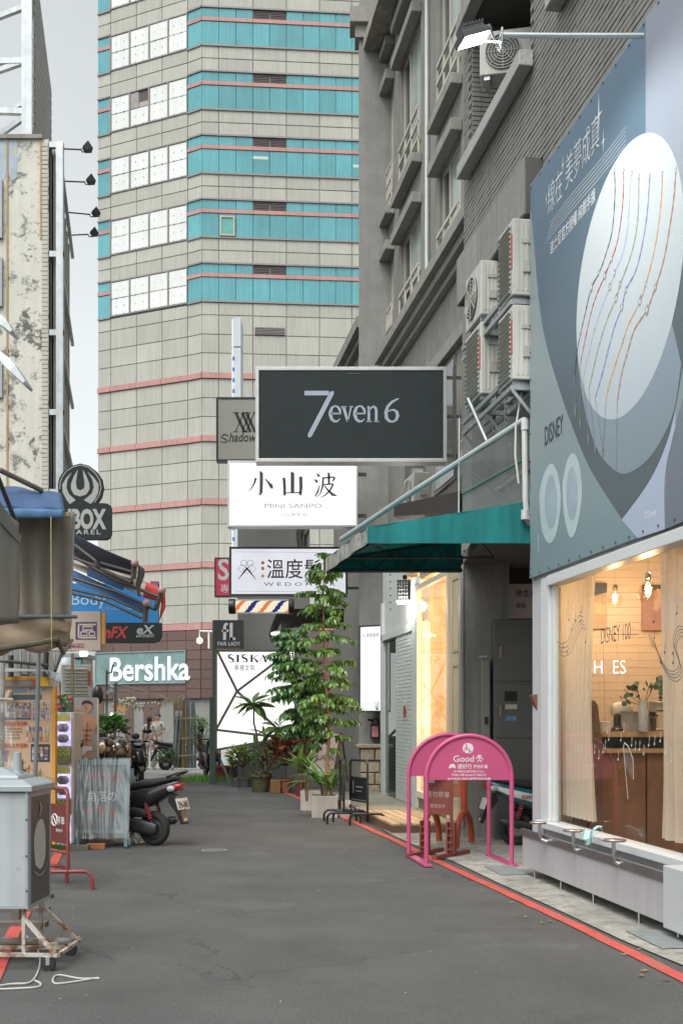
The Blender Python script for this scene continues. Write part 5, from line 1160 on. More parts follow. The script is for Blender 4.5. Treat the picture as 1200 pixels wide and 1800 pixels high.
# ================================================================== projecting signs
alu = M('sign_alu', (.46, .46, .45), .35, .7, .1, 5)
dkface = M('dark_sign_face', (.026, .033, .034), .65, 0, .08, 6, spec=.2)
lil = M('sign_lilac_grey', (.34, .37, .45), .45)
def arc(cx, cz, rx, rz_, a0, a1, n_, wf):
    return [(cx + rx * math.cos(R(a0 + (a1 - a0) * i / n_)), cz + rz_ * math.sin(R(a0 + (a1 - a0) * i / n_)), wf(i / n_)) for i in range(n_ + 1)]
# --- 7even6
t, f, wd, hh = lightbox('shop_sign', 'large black sign with the grey words 7even6 over the alley', 449, 785, 645, 812, 16.4, .26, dkface, alu, .05)
def s6(x, y): return ((x - 449) / (785 - 449) * wd, (812 - y) / (812 - 645) * hh)
b = MB(f); u = wd / 336
def S(pts): b.stroke([(*s6(p[0], p[1]), p[2] * u) for p in pts], -.003)
S([(535, 691, 8), (578, 691, 8)]); S([(586, 687.5, 1), (583, 691, 8), (545, 764, 8), (543.5, 767, 6), (542.5, 768.5, 2)])
def E_(cx):   # serif e, x-height 28
    S([(cx - 8, 727, 2.6), (cx + 8.5, 727, 2.6)])
    S([(cx + 9.2, 728.5, 2.5), (cx + 8, 720, 4.6), (cx + 3.5, 714.5, 3.4), (cx - 1, 713.8, 2.6), (cx - 6, 717, 4.4), (cx - 8.3, 724, 6.2), (cx - 8.3, 730, 6.2), (cx - 6, 737, 5.4), (cx - 1, 741, 4.6), (cx + 4, 740.5, 3), (cx + 8.5, 736, 1.4)])
E_(589); E_(632)
S([(599, 715, 2), (609, 715, 2)]); S([(603.5, 715, 5.5), (611, 741, 4)]); S([(617, 715, 2.4), (611, 741, 2.6)]); S([(614, 715, 2), (620.5, 715, 2)])
for x0 in (645,):
    S([(x0, 715.5, 2), (x0 + 3, 715.5, 4), (x0 + 3, 717, 4.6), (x0 + 3, 741, 4.6)]); S([(x0 - 1, 741, 2), (x0 + 8, 741, 2)])
    S([(x0 + 4, 722, 2), (x0 + 8, 716, 3.4), (x0 + 12, 714.5, 4), (x0 + 15, 717.5, 4.6), (x0 + 16, 723, 4.8), (x0 + 16, 741, 4.6)]); S([(x0 + 12, 741, 2), (x0 + 21, 741, 2)])
S([(701, 700.5, 1), (697, 702, 3), (688, 707, 4.4), (681, 715, 5.2), (678, 725, 6), (679, 735, 6), (684, 740.5, 4.6), (690, 741.5, 3.2), (696, 738, 4.6), (698.5, 731, 6.2), (697, 724, 5.4), (692, 720.5, 3.6), (686, 721, 2.4), (680, 725, 1.6)])
b.build('lettering', lil, t)
b = MB(f); b.box(*[q for q in (s6(611, 0)[0], s6(632, 0)[0])], -.006, -.001, s6(0, 657.5)[1], s6(0, 656.5)[1]); b.build('latch', M('latch_grey', (.12, .12, .12), .5), t)
b = MB(f)
for z in (.12, hh * .5, hh - .12): b.box(wd, wd + .22, .10, .14, z - .02, z + .02)
b.box(wd + .10, wd + .14, .06, .18, -.05, hh + .05); b.build('bracket', M('bracket_dark', (.09, .09, .085), .5, .4), t)
# --- white sign
t, f, wd, hh = lightbox('shop_sign', 'bright white lit sign with three black Chinese characters under the black sign', 400, 629, 810, 926, 21.4, .28, EM('sign_white', (.97, .985, 1), .82, .04, 2), alu, .035)
u = wd / 229
def s7(x, y): return ((x - 400) / 229 * wd, (926 - y) / 116 * hh)
b = MB(f)
def S7(pts): b.stroke([(*s7(340 + x * .3, 640 + y * .3), w_ * .36 * u) for x, y, w_ in pts], -.003)
S7([(390, 628, 6), (398, 640, 16), (398, 700, 16), (396, 752, 15), (390, 766, 10), (378, 756, 2)]); S7([(366, 668, 12), (356, 700, 8), (340, 728, 5), (324, 746, 2)]); S7([(420, 672, 4), (440, 695, 10), (456, 715, 18), (462, 730, 8)])
S7([(572, 632, 6), (580, 640, 18), (580, 752, 17)]); S7([(530, 666, 14), (534, 720, 14), (534, 770, 12)]); S7([(532, 755, 5), (630, 753, 6)]); S7([(628, 660, 16), (630, 720, 16), (626, 768, 13)])
S7([(722, 642, 4), (734, 655, 14), (737, 660, 6)]); S7([(708, 675, 4), (722, 688, 14), (726, 694, 6)]); S7([(712, 775, 5), (728, 748, 9), (740, 708, 3)])
S7([(754, 668, 7), (822, 662, 7), (826, 668, 12), (814, 690, 4)]); S7([(760, 668, 9), (756, 720, 9), (742, 760, 5), (716, 782, 2)]); S7([(788, 636, 6), (793, 644, 12), (793, 706, 10)]); S7([(762, 706, 6), (818, 702, 7)]); S7([(818, 704, 9), (800, 740, 8), (772, 768, 6), (744, 782, 2)]); S7([(766, 712, 5), (790, 742, 9), (815, 765, 15), (840, 772, 3)])
b.build('lettering', M('ink_brown', (.045, .036, .04), .6), t)
text('MINI SANPO', f @ Matrix.Translation((s7(515, 0)[0], -.004, s7(0, 893)[1])), M('ink_tan', (.22, .20, .19), .6), t, .12, wd * .435, bold=-.01)
text('小山波生活', f @ Matrix.Translation((s7(515, 0)[0], -.004, s7(0, 907)[1])), M('ink_faint', (.42, .40, .40), .6), t, .07, wd * .22)
b = MB(f); b.box(wd, wd + .16, .10, .16, .2, .26); b.box(wd, wd + .16, .10, .16, hh - .26, hh - .2); b.build('bracket', dkmetal, t)
# --- monogram sign
t, f, wd, hh = lightbox('shop_sign', 'beige sign with a black monogram partly behind the black sign', 380, 520, 698, 811, 26.5, .25, M('sign_beige', (.33, .325, .285), .6, 0, .06, 3), black_p, .05)
u = wd / 140
def s8(x, y): return ((x - 380) / 140 * wd, (811 - y) / 113 * hh)
b = MB(f)
def S8(pts): b.stroke([(*s8(340 + x * .3, 640 + y * .3), w_ * .3 * u) for x, y, w_ in pts], -.003)
for dx in (0, 62):
    S8([(248 + dx, 284, 17), (300 + dx, 398, 17)]); S8([(296 + dx, 284, 6), (246 + dx, 398, 6)]); S8([(232 + dx, 285, 5), (268 + dx, 285, 5)]); S8([(234 + dx, 397, 5), (264 + dx, 397, 5)]); S8([(285 + dx, 285, 5), (312 + dx, 285, 5)]); S8([(286 + dx, 397, 5), (316 + dx, 397, 5)])
S8([(286, 284, 17), (335, 398, 17)]); S8([(330, 284, 6), (285, 398, 6)])
S8([(205, 420, 7), (180, 412, 9), (162, 428, 9), (185, 440, 9), (203, 450, 8), (180, 462, 7), (155, 452, 3)])
b.build('monogram', M('ink_black', (.02, .022, .022), .5), t)
text('hadow Co', f @ Matrix.Translation((s8(402, 0)[0], -.004, s8(0, 776)[1])), M('ink_black', (.02, .022, .022), .5), t, .30, wd * .52, 'LEFT', .012, shear=.25)
b = MB(f); b.box(wd, wd + 1.1, .10, .14, .3, .35); b.box(wd, wd + 1.1, .10, .14, hh - .35, hh - .3); b.build('bracket', dkmetal, t)
# --- hair salon sign with barber pole
t, f, wd, hh = lightbox('shop_sign', 'white lit hair salon sign with a scissors emblem behind the green tree', 403, 611, 961, 1048, 22.9, .24, EM('salon_white', (.90, .91, .98), .64, .05, 2), black_p, .045)
u = wd / 208
def s9(x, y): return ((x / 3.75 + 360 - 403) / 208 * wd, (1048 - (920 + y / 3.75)) / 87 * hh)
inkd = M('ink_dark', (.022, .02, .024), .5)
text('溫度髮廊', f @ Matrix.Translation((s9(405, 0)[0], -.004, s9(0, 352)[1])), inkd, t, .42, s9(885, 0)[0] - s9(405, 0)[0], 'LEFT', .006)
text('W E D O H A I R', f @ Matrix.Translation((s9(388, 0)[0], -.004, s9(0, 412)[1])), M('ink_mid', (.10, .10, .12), .5), t, .10, s9(860, 0)[0] - s9(388, 0)[0], 'LEFT')
b = MB(f)
def S9(pts): b.stroke([(*s9(x, y), w_ / 3.75 * u) for x, y, w_ in pts], -.003)
S9([(218, 372, 2), (265, 312, 12), (285, 292, 8)]); S9([(338, 372, 2), (292, 312, 12), (270, 292, 8)])
for cx in (257, 300): S9([(cx + 20 * math.cos(q * .45), 262 + 20 * math.sin(q * .45), 2.5) for q in range(15)])
S9([(248, 305, 2.5), (278, 275, 2.5), (308, 305, 2.5), (278, 335, 2.5), (248, 305, 2.5)]); S9([(218, 300, 2.5), (248, 270, 2.5), (278, 300, 2.5), (248, 330, 2.5), (218, 300, 2.5)]); S9([(278, 300, 2.5), (308, 270, 2.5), (338, 300, 2.5), (308, 330, 2.5), (278, 300, 2.5)])
S9([(205, 188, 1.5), (740, 192, 1.5)]); S9([(205, 447, 1.5), (640, 450, 1.5)]); b.build('emblem', inkd, t)
for i, (y, c_) in enumerate(((260, (.6, .12, .10)), (297, (.6, .16, .10)), (347, (.65, .42, .15)))):
    b = MB(f); X, Z = s9(382, y); b.lathe((X, -.006, Z), [(.035, 0), (.035, .004)], 14, (0, 1, 0)); b.build('dot', M('dot%s' % 'abc'[i], c_, .5), t)
b = MB(f); b.box(wd, wd + .3, .08, .14, .15, .2); b.box(wd, wd + .3, .08, .14, hh - .2, hh - .15); b.build('bracket', dkmetal, t)
bp = thing('barber_pole', 'barber pole lying level under the hair salon sign, striped orange and blue', 'barber pole', at(460, 1078, 22.8))
pa, pb_ = at(414, 1066, 22.8), at(508, 1066, 22.8); rr = .115
b = MB(); N_, K_ = 60, 20
for i in range(N_ + 1):
    for k in range(K_): a = 2 * math.pi * k / K_; b.v.append(V((pa.x + (pb_.x - pa.x) * i / N_, pa.y + rr * math.cos(a), pa.z + rr * math.sin(a))))
for i in range(N_):
    for k in range(K_):
        b.f.append([i * K_ + k, i * K_ + (k + 1) % K_, (i + 1) * K_ + (k + 1) % K_, (i + 1) * K_ + k]); ph = (i / 15.5 - k / K_ ) % 1.0
        ph = (i / 30.0 + k / K_) % 1.0
        b.mi.append(1 if ph < .2 else 2 if .5 < ph < .7 else 0)
b.build('striped_tube', [EM('pole_cream', (.95, .86, .62), .75), EM('pole_blue', (.03, .05, .32), .5), EM('pole_orange', (.85, .22, .08), .7)], bp)
b = MB(); b.lathe(pa, [(.15, -.13), (.16, -.05), (.15, .0), (.125, .01)], 18, (1, 0, 0)); b.lathe(pb_, [(.125, -.01), (.15, .0), (.16, .05), (.15, .10)], 18, (1, 0, 0)); b.build('end_cap', black_p, bp, smooth=True)
b = MB(); b.box(pa.x, pb_.x, pa.y - .02, pa.y + .02, pa.z + .118, pa.z + .14); b.box(pa.x, pb_.x, pa.y - .02, pa.y + .02, pa.z - .14, pa.z - .118); b.build('rail', alu, bp)
# --- small red S sign
t, f, wd, hh = lightbox('shop_sign', 'narrow crimson sign with a white S beside the hair salon sign', 377, 420, 980, 1049, 26.8, .2, EM('sign_crimson', (.52, .07, .12), .62, .08), dkmetal, .035)
text('S', f @ Matrix.Translation((.21, -.004, hh * .44)), white_p, t, .50 / .72, .26, bold=.02); text('專', f @ Matrix.Translation((.24, -.004, hh * .12)), white_p, t, .22)
# --- FAIR LADY and the shoe sign
t, f, wd, hh = lightbox('shop_sign', 'small black sign with white letters FAIR LADY over the white shoe sign', 377, 427, 1090, 1139, 26.6, .25, M('charcoal_face', (.045, .048, .052), .5), M('charcoal_frame', (.06, .06, .065), .5), .015)
b = MB(f); u = wd / 50
def sA(x, y): return ((x / 3.75 + 360 - 377) / 50 * wd, (1139 - (920 + y / 3.75)) / 49 * hh)
for q in ([(152, 662, 14), (138, 664, 18), (131, 680, 20), (131, 768, 20)], [(112, 708, 14), (158, 708, 14)], [(174, 656, 20), (174, 768, 20)], [(166, 760, 16), (202, 760, 16)]): b.stroke([(*sA(x, y), w_ / 3.75 * u) for x, y, w_ in q], -.003)
b.build('monogram', white_p, t); text('FAIR LADY', f @ Matrix.Translation((wd / 2, -.004, sA(0, 805)[1])), white_p, t, .125, wd * .8, bold=.01)
t = thing('shoe_shop_sign', 'large white lit SISKA sign crossed by grey bars behind the tree', 'sign', at(450, 1320, 26.6))
Y = 26.6; f = fr((0, Y, 0), (1, 0, 0)); P2 = lambda x, y: (wx(x, Y), hz(y, Y))
out = [P2(379, 1320), P2(520, 1296), P2(520, 1142), P2(379, 1142)]
b = MB(f); b.poly(out, .0, .30); b.build('cabinet', M('green_grey', (.12, .15, .145), .5), t)
ins = [P2(382, 1317), P2(517, 1293), P2(517, 1145), P2(382, 1145)]
b = MB(f); b.poly(ins, -.012, .01); b.build('face', EM('siska_white', (1, 1, .98), .85, .04), t)
bar = M('bar_olive', (.11, .115, .095), .5); b = MB(f)
for q in ([(380, 1144), (380, 1318)], [(380, 1144), (520, 1144)], [(380, 1318), (520, 1294)], [(383, 1146), (417, 1215)], [(417, 1215), (490, 1160)], [(417, 1215), (381, 1281)], [(417, 1215), (508, 1300)], [(381, 1283), (508, 1298)]):
    (x0, z0), (x1, z1) = P2(*q[0]), P2(*q[1]); b.tube([(x0, -.025, z0), (x1, -.025, z1)], .038, 4)
b.build('bar', bar, t)
b = MB(f); u = Y / 2000
def SB(pts): b.stroke([(*P2(360 + x / 3.75, 920 + y / 3.75), w_ / 3.75 * u) for x, y, w_ in pts], -.016)
for dx in (0, 90):
    SB([(190 + dx, 870, 3), (172 + dx, 864, 6), (158 + dx, 872, 12), (160 + dx, 884, 14), (175 + dx, 890, 12), (188 + dx, 898, 13), (190 + dx, 908, 10), (178 + dx, 915, 5), (160 + dx, 913, 3), (150 + dx, 906, 2)])
SB([(218, 866, 15), (218, 915, 15)]); SB([(309, 866, 14), (309, 915, 14)]); SB([(352, 866, 4), (314, 893, 4)]); SB([(322, 886, 5), (350, 915, 15)]); SB([(386, 866, 4), (364, 915, 4)]); SB([(384, 866, 8), (404, 915, 16)]); 
b.build('lettering', inkd, t)
text('專櫃女鞋', f @ Matrix.Translation((P2(430, 0)[0], -.016, P2(0, 1178)[1])), M('ink_mid', (.10, .10, .12), .5), t, .155, 1.7 * 26.6 / 2000 * 21, spacing=1.3)
b = MB()
for px in (376, 371): b.box(wx(px, 26.9) - .035, wx(px, 26.9) + .035, 26.9, 27.0, 0, hz(1090 if px == 376 else 1225, 26.9))
b.tube([at(385, 1330, 26.8), at(408, 1383, 26.0)], .03, 6); b.tube([at(470, 1310, 26.8), at(470, 1400, 26.8)], .03, 6); b.build('post', M('post_green', (.07, .115, .10), .5), t)
# --- tall thin blade sign far down the alley
t = thing('blade_sign', 'tall thin pale blade sign with blue edge lettering far down the alley', 'sign', at(415, 1060, 44))
for i, (y0, y1, dx) in enumerate(((558, 610, 0), (611, 800, 0), (805, 1060, 0))):
    Y = 44; p0, p1 = at(410, y1, Y), at(423, y0, Y); b = MB(); b.box(p0.x, p1.x, Y, Y + 1.2, p0.z + .03, p1.z); b.build('cabinet', M('blade_pale', (.50, .55, .57), .4), t)
    b = MB(); b.box(p0.x - .06, p0.x - .004, Y + .02, Y + 1.1, p0.z + .05, p1.z - .05); b.build('lit_side', EM('blade_lit', (.9, .95, 1), .75), t)
    if i:
        b = MB(); z = p0.z + .3
        while z < p1.z - .4: b.box(p0.x - .07, p0.x - .061, Y + .1, Y + 1.0, z, z + .22); b.box(p0.x - .03, p0.x + .06, Y - .004, Y - .001, z, z + .15); z += .42
        b.build('blue_letter', M('letter_blue', (.06, .14, .50), .5), t)
# --- small round wall lamp, spot lamp on the facade far away, tree stump like cable bundle
t = thing('wall_lamp', 'round lit globe lamp on a bracket by the brown tower base', 'lamp', at(351, 1125, 60))
b = MB(); b.ball(at(351, 1126, 60), .17); b.build('globe', EM('globe_warm', (1, .86, .6), 2.2), t, smooth=True)
b = MB(); b.tube([at(351, 1121, 60), at(351, 1109, 60), at(378, 1110, 60)], .05, 6); b.tube([at(367, 1112, 60), at(367, 1140, 60)], .05, 6); b.build('bracket', white_p, t)
t = thing('spot_lamp', 'bright lit white spot lamp between the two white signs', 'spot lamp', at(486, 947, 30))
b = MB(); p = at(486, 946, 30); b.box(p.x - .17, p.x + .17, 29.9, 29.95, p.z - .08, p.z + .08); b.build('lens', EM('spot_white', (1, 1, .95), 7), t)
b = MB(); b.box(p.x - .2, p.x + .2, 29.95, 30.1, p.z - .1, p.z + .1); b.tube([p + V((.1, .1, 0)), p + V((.25, .1, -.15)), p + V((.35, .3, -.3))], .025, 6); b.build('housing', dkmetal, t)
t = thing('cable_bundle', 'thick brown bundle of cables hanging behind the salon sign', 'cables', at(532, 960, 25))
b = MB(); rg = random.Random(2)
for k in range(14):
    o = V((rg.uniform(-.1, .1), rg.uniform(-.1, .1), 0)); b.tube([at(532, 925, 25) + o * 1.4, at(530 + rg.uniform(-3, 3), 945, 25) + o, at(532, 985, 25) + o * .7], .022, 6)
b.build('cable', M('cable_brown', (.09, .08, .065), .8, 0, .3, 12), t)
# plain canvas canopy of the next shop, dark
t = thing('dark_awning', 'dark striped folded awning with a lamp below the salon sign', 'awning', at(520, 1115, 24))
Y = 24.0; b = MB()
b.grid(lambda u, v: at(472 + 22 * v + 4 * math.sin(u * 20) * .3, 1115 - 42 * math.sin(v * 1.57), Y) + V((u * .0, u * 1.2, -u * .1)), 10, 8); b.build('side_canvas', M('dark_canvas', (.075, .07, .065), .8, 0, .3, 8), t, solid=.01)
b = MB(); b.grid(lambda u, v: at(494 + 110 * u, 1075 + 30 * v * (1 - u * .3), Y) + V((0, (v - 1) * .6, 0)), 12, 4); b.build('top_canvas', M('dark_canvas', (.075, .07, .065), .8), t, solid=.01)
b = MB(); b.tube([at(480, 1112, Y), at(600, 1098, Y)], .03, 6); b.tube([at(505, 1085, Y), at(525, 1110, Y), at(560, 1085, Y)], .02, 6); b.build('frame', white_p, t)
b = MB(); b.box(wx(477, Y), wx(500, Y), Y - .05, Y + .05, hz(1116, Y), hz(1112, Y)); b.build('tube_light', EM('tube_white', (1, 1, .97), 3), t)
# far shop fronts behind the tree
t = thing('far_shop', 'warm lit shop front with a pink panel behind the potted trees', 'shop', (-.2, 25, 0))
fs = FA(4.16)
b = MB(fs); b.box(xs(27.2), xs(26.2), -.02, .2, .0, 3.4); b.box(xs(24.6), xs(24.2), -.02, .2, 0, 3.4); b.box(xs(27.2), xs(22.8), -.03, .2, 3.4, 4.0); b.build('beige_frame', M('far_beige', (.50, .37, .24), .6), t)
b = MB(fs); b.box(xs(26.2), xs(24.6), .0, .01, .3, 3.4); b.build('lit_window', EM('far_window', (1, .93, .82), .9, .3, 2), t)
b = MB(fs); b.box(xs(24.2), xs(22.9), .0, .01, .3, 3.4); b.build('warm_window', EM('far_warm', (1, .70, .38), .55, .25, 1.5), t)
b = MB(fs); b.box(xs(28.5), xs(27.2), -.05, .2, 0, 3.6); b.build('pink_panel', M('dusty_pink', (.42, .26, .28), .6), t)
b = MB(); b.box(-2.6, -.8, 28.5, 28.8, 0, 6.5); b.build('end_wall', M('far_stucco', (.26, .26, .25), .8, 0, .1, 2), t)
t = thing('easel_sign', 'pale pink sandwich board on brown legs behind the concrete planters', 'sandwich board', at(590, 1395, 21.5))
Y = 21.5; f = fr((0, Y, 0), (1, 0, 0)); q2 = lambda x, y: (wx(x, Y), hz(y, Y))
b = MB(f); b.poly([q2(551, 1352), q2(592, 1352), q2(597, 1290), q2(558, 1290)], 0, .03); b.build('board', M('board_pink', (.55, .42, .38), .6), t)
text('末月 服有', f @ Matrix.Translation((q2(575, 0)[0], -.004, q2(0, 1336)[1])), M('ink_mid', (.10, .10, .12), .5), t, .12)
b = MB(f)
for (x0, y0, x1, y1) in ((599, 1288, 588, 1352), (600, 1288, 611, 1376), (598, 1288, 590, 1385)): b.tube([(q2(x0, y0)[0], -.01, q2(x0, y0)[1]), (q2(x1, y1)[0], -.01 if x1 < 600 else .3, q2(x1, y1)[1])], .022, 6)
b.build('leg', M('leg_brown', (.13, .085, .05), .6), t)
# ================================================================== stalls and signs on the left
tarp_b = M('beige_tarp', (.29, .26, .21), .6, 0, .12, 2.2, bump=.2, bsc=14, streak=.18)
tarp_g = M('grey_tarp', (.27, .275, .255), .55, 0, .1, 2, bump=.2, bsc=12, streak=.15)
TR(tarp_b, .3); TR(tarp_g, .25)
# emblem sign
Y = 17.5; f = fr((0, Y, 0), (1, 0, 0)); q2 = lambda x, y: (wx(x, Y), hz(y, Y)); qz = lambda x, y: q2(x / 3.75, 780 + y / 3.75)
t = thing('apparel_sign', 'black cut out sign with a grey flame emblem and the letters BOX over the stalls', 'sign', at(150, 947, Y))
outl = [(383, 268), (392, 225), (420, 180), (465, 148), (530, 129), (590, 146), (640, 185), (670, 230), (682, 290), (668, 350), (640, 390), (705, 392), (726, 405), (733, 425), (733, 595), (722, 620), (700, 632), (330, 632), (310, 620), (305, 595), (305, 420), (320, 395), (420, 392), (396, 350), (384, 310)]
b = MB(f); b.poly([qz(*p) for p in outl], 0, .10); b.build('board', M('sign_charcoal', (.017, .023, .023), .6, 0, .1, 4, spec=.25), t, bevel=.004)
gl = M('emblem_grey', (.33, .33, .32), .5)
b = MB(f)
rim = [(396, 300), (398, 262), (410, 222), (440, 180), (485, 152), (534, 141), (585, 156), (630, 195), (658, 240), (668, 290), (655, 340), (625, 388)]
b.stroke([(*qz(*p), .012) for p in rim], -.004)
b.poly([qz(*p) for p in [(515, 170), (488, 215), (470, 265), (470, 300), (490, 335), (530, 348), (570, 335), (592, 300), (590, 262), (572, 215), (548, 172), (552, 215), (560, 260), (556, 295), (530, 308), (508, 295), (502, 255), (508, 215)]], -.004, .003)
b.poly([qz(*p) for p in [(476, 188), (440, 222), (412, 270), (415, 320), (440, 370), (462, 398), (500, 372), (455, 330), (440, 290), (446, 240)]], -.004, .003)
b.poly([qz(*p) for p in [(580, 186), (620, 222), (652, 268), (650, 320), (630, 365), (600, 398), (555, 372), (605, 330), (620, 290), (612, 240)]], -.004, .003)
b.build('emblem', gl, t)
text('UBOX', f @ Matrix.Translation((qz(545, 0)[0], -.004, qz(0, 556)[1])), gl, t, .30 / .72 * .97, qz(698, 0)[0] - qz(395, 0)[0], bold=.045)
text('APPAREL', f @ Matrix.Translation((qz(520, 0)[0], -.004, qz(0, 597)[1])), gl, t, .10, qz(668, 0)[0] - qz(375, 0)[0], bold=.02, spacing=1.3)
b = MB(f); b.tube([(qz(340, 0)[0], .05, qz(0, 620)[1]), (qz(340, 0)[0] - 1.2, .05, qz(0, 560)[1])], .03, 6); b.build('bracket', dkmetal, t)
# blue Body sign and black sign under it
Y = 19.0
t = thing('body_shop_sign', 'bright blue sign with white word Body above a black strip, hung over the stalls', 'sign', at(190, 1130, Y))
f = fr((0, Y, 0), (1, 0, 0)); q2 = lambda x, y: (wx(x, Y), hz(y, Y)); qz = lambda x, y: q2(x / 3.75, 780 + y / 3.75)
b = MB(f); b.box(q2(70, 0)[0], qz(1042, 0)[0], 0, .14, qz(0, 1180)[1], qz(0, 920)[1]); b.build('blue_panel', M('sign_blue', (.012, .17, .44), .4, 0, .08, 2), t)
b = MB(f); b.poly([q2(70, 1094.8), qz(1062, 1181), qz(1062, 1270), qz(1045, 1300), qz(1010, 1312), q2(70, 1130)], -.003, .15); b.build('black_panel', M('sign_charcoal', (.022, .028, .028), .45), t)
b = MB(f); b.box(qz(990, 0)[0], qz(1042, 0)[0], .02, .12, qz(0, 1060)[1], qz(0, 905)[1]); b.build('red_corner', M('sign_red', (.5, .04, .03), .5), t)
text('Body', f @ Matrix.Translation((qz(465, 0)[0], -.003, qz(0, 1062)[1])), M('pale_blue_ink', (.35, .5, .62), .5), t, .27, qz(690, 0)[0] - qz(465, 0)[0], 'LEFT')
text('Underwear', f @ Matrix.Translation((qz(665, 0)[0], -.003, qz(0, 1096)[1])), M('mid_blue_ink', (.12, .33, .55), .5), t, .085, qz(960, 0)[0] - qz(665, 0)[0], 'LEFT')
text('nFX', f @ Matrix.Translation((qz(685, 0)[0], -.006, qz(0, 1278)[1])), M('dull_red_ink', (.36, .035, .035), .5), t, .26, qz(850, 0)[0] - qz(685, 0)[0], 'LEFT', .04, shear=.25)
text('eX', f @ Matrix.Translation((qz(898, 0)[0], -.006, qz(0, 1252)[1])), gl, t, .20, qz(1015, 0)[0] - qz(898, 0)[0], 'LEFT', .03, shear=.2)
text('eXPONENT', f @ Matrix.Translation((qz(898, 0)[0], -.006, qz(0, 1276)[1])), gl, t, .068, qz(1018, 0)[0] - qz(898, 0)[0], 'LEFT', .02)
# tan sign with purple character
Y = 15.6; f = fr((0, Y, 0), (1, 0, 0)); q2 = lambda x, y: (wx(x, Y), hz(y, Y)); qz = lambda x, y: q2(x / 3.75, 780 + y / 3.75)
t = thing('claw_shop_sign', 'tan stall sign with a big dark purple character and magenta strip', 'sign', at(120, 1143, Y))
b = MB(f); b.box(q2(40, 0)[0], qz(665, 0)[0], 0, .16, q2(0, 1144)[1], q2(0, 1075)[1]); b.build('board', GRAD('tan_board', (.30, .24, .20), (.40, .24, .10), hz(1144, Y), hz(1075, Y)), t, bevel=.006)
purple = M('sign_purple', (.045, .03, .11), .5); mag = M('sign_magenta', (.22, .04, .12), .5)
b = MB(f); b.box(qz(500, 0)[0], qz(640, 0)[0], -.004, 0, qz(0, 1290)[1], qz(0, 1175)[1]); b.build('character_ground', purple, t)
b = MB(f)
for q in ([(520, 1190), (520, 1275)], [(520, 1278), (635, 1278)], [(520, 1192), (635, 1192)], [(548, 1205), (612, 1205), (612, 1228), (548, 1228), (548, 1205)], [(535, 1240), (576, 1240), (576, 1265), (535, 1265), (535, 1240)], [(590, 1240), (626, 1240), (626, 1265), (590, 1265), (590, 1240)]): b.stroke([(*qz(*p), .022) for p in q], -.006)
b.build('character', M('sign_tan_ink', (.50, .40, .32), .5), t)
text('選物販賣機', f @ Matrix.Translation((qz(345, 0)[0], -.004, qz(0, 1335)[1])), mag, t, .12, None, 'RIGHT')
b = MB(f); b.box(qz(440, 0)[0], qz(556, 0)[0], -.004, 0, qz(0, 1343)[1], qz(0, 1316)[1]); b.build('strip', mag, t)
text('一中店', f @ Matrix.Translation((qz(505, 0)[0], -.006, qz(0, 1338)[1])), M('sign_tan_ink', (.50, .40, .32), .5), t, .085)
b = MB(f); b.box(qz(664, 0)[0], qz(690, 0)[0], .02, .10, qz(0, 1320)[1], qz(0, 1110)[1]); b.build('orange_post', M('orange_wood', (.50, .25, .06), .6), t)
b = MB(f); b.lathe((q2(146, 0)[0], .05, q2(0, 1149)[1]), [(.05, -.03), (.06, 0), (.05, .03)], 14); b.build('lamp', EM('stall_lamp', (1, .85, .5), 4), t)

# near grey curtain, beige tarp, blue tarp roof
def cloth(name, label, cat, corners, mat, nu=18, nv=14, amp=.03, freq=14, Yj=0, thick=.006, part='cloth', dr=V((0, 1, 0))):
    a, c, d, e = corners   # top-left, top-right, bottom-right, bottom-left
    t = thing(name, label, cat, e.lerp(d, .5)); b = MB()
    b.grid(lambda u, v: e.lerp(d, u).lerp(a.lerp(c, u), v) + dr * (amp * math.sin(u * freq + v * 2.3) + amp * .6 * math.sin(v * freq * .5 + u * 5)), nu, nv)
    b.build(part, mat, t, smooth=True, solid=thick); return t
t = cloth('stall_curtain', 'pale grey canvas curtain hanging at the near left stall', 'curtain', [at(-120, 800, 8.6), at(35, 920, 9.6), at(32, 1096, 9.6), at(-120, 1098, 8.6)], tarp_g)
b = MB(); b.tube([at(-120, 720, 8.6), at(-4, 836, 9.3), at(37, 940, 9.65)], .02, 8); b.tube([at(-120, 1098, 8.55), at(0, 1096, 9.3), at(32, 1094, 9.62), at(-5, 1045, 9.35)], .014, 6); b.build('rod', dkmetal, t)
b = MB(); b.grid(lambda u, v: at(-120, 690, 8.55).lerp(at(37, 942, 9.64), u).lerp(at(-120, 790, 8.6).lerp(at(36, 958, 9.62), u), v) + V((.01, -.02, 0)), 10, 3); b.build('valance', M('grey_valance', (.17, .175, .165), .7, 0, .12, 3), t, solid=.006)
t = cloth('stall_tarp', 'large beige tarp hanging down between the blue roof and the tan sign', 'tarp', [at(24, 896, 12.4), at(132, 900, 12.8), at(126, 1088, 12.7), at(20, 1090, 12.3)], tarp_b, 26, 16, .02, 22)
b = MB(); b.grid(lambda u, v: at(-60, 1152, 11.2).lerp(at(124, 1140, 12.4), u).lerp(at(-60, 1085, 11.3).lerp(at(126, 1086, 12.4), u), v) + V((0, .05 * math.sin(u * 9 + v * 4), .05 * math.sin(v * 6) * u + .03 * math.sin(u * 16) * (1 - v))), 26, 8); b.build('lower_flap', M('tan_flap', (.37, .29, .205), .6, 0, .14, 2.2, bump=.2, bsc=14), t, smooth=True, solid=.006)
b = MB(); b.tube([at(-60, 1150, 11.15), at(60, 1132, 11.8), at(100, 1124, 12.2), at(112, 1148, 12.3), at(128, 1124, 12.4)], [.034, .03, .034, .026, .016], 8); b.build('rolled_hem', M('olive_roll', (.12, .115, .085), .7, 0, .3, 9), t, smooth=True)
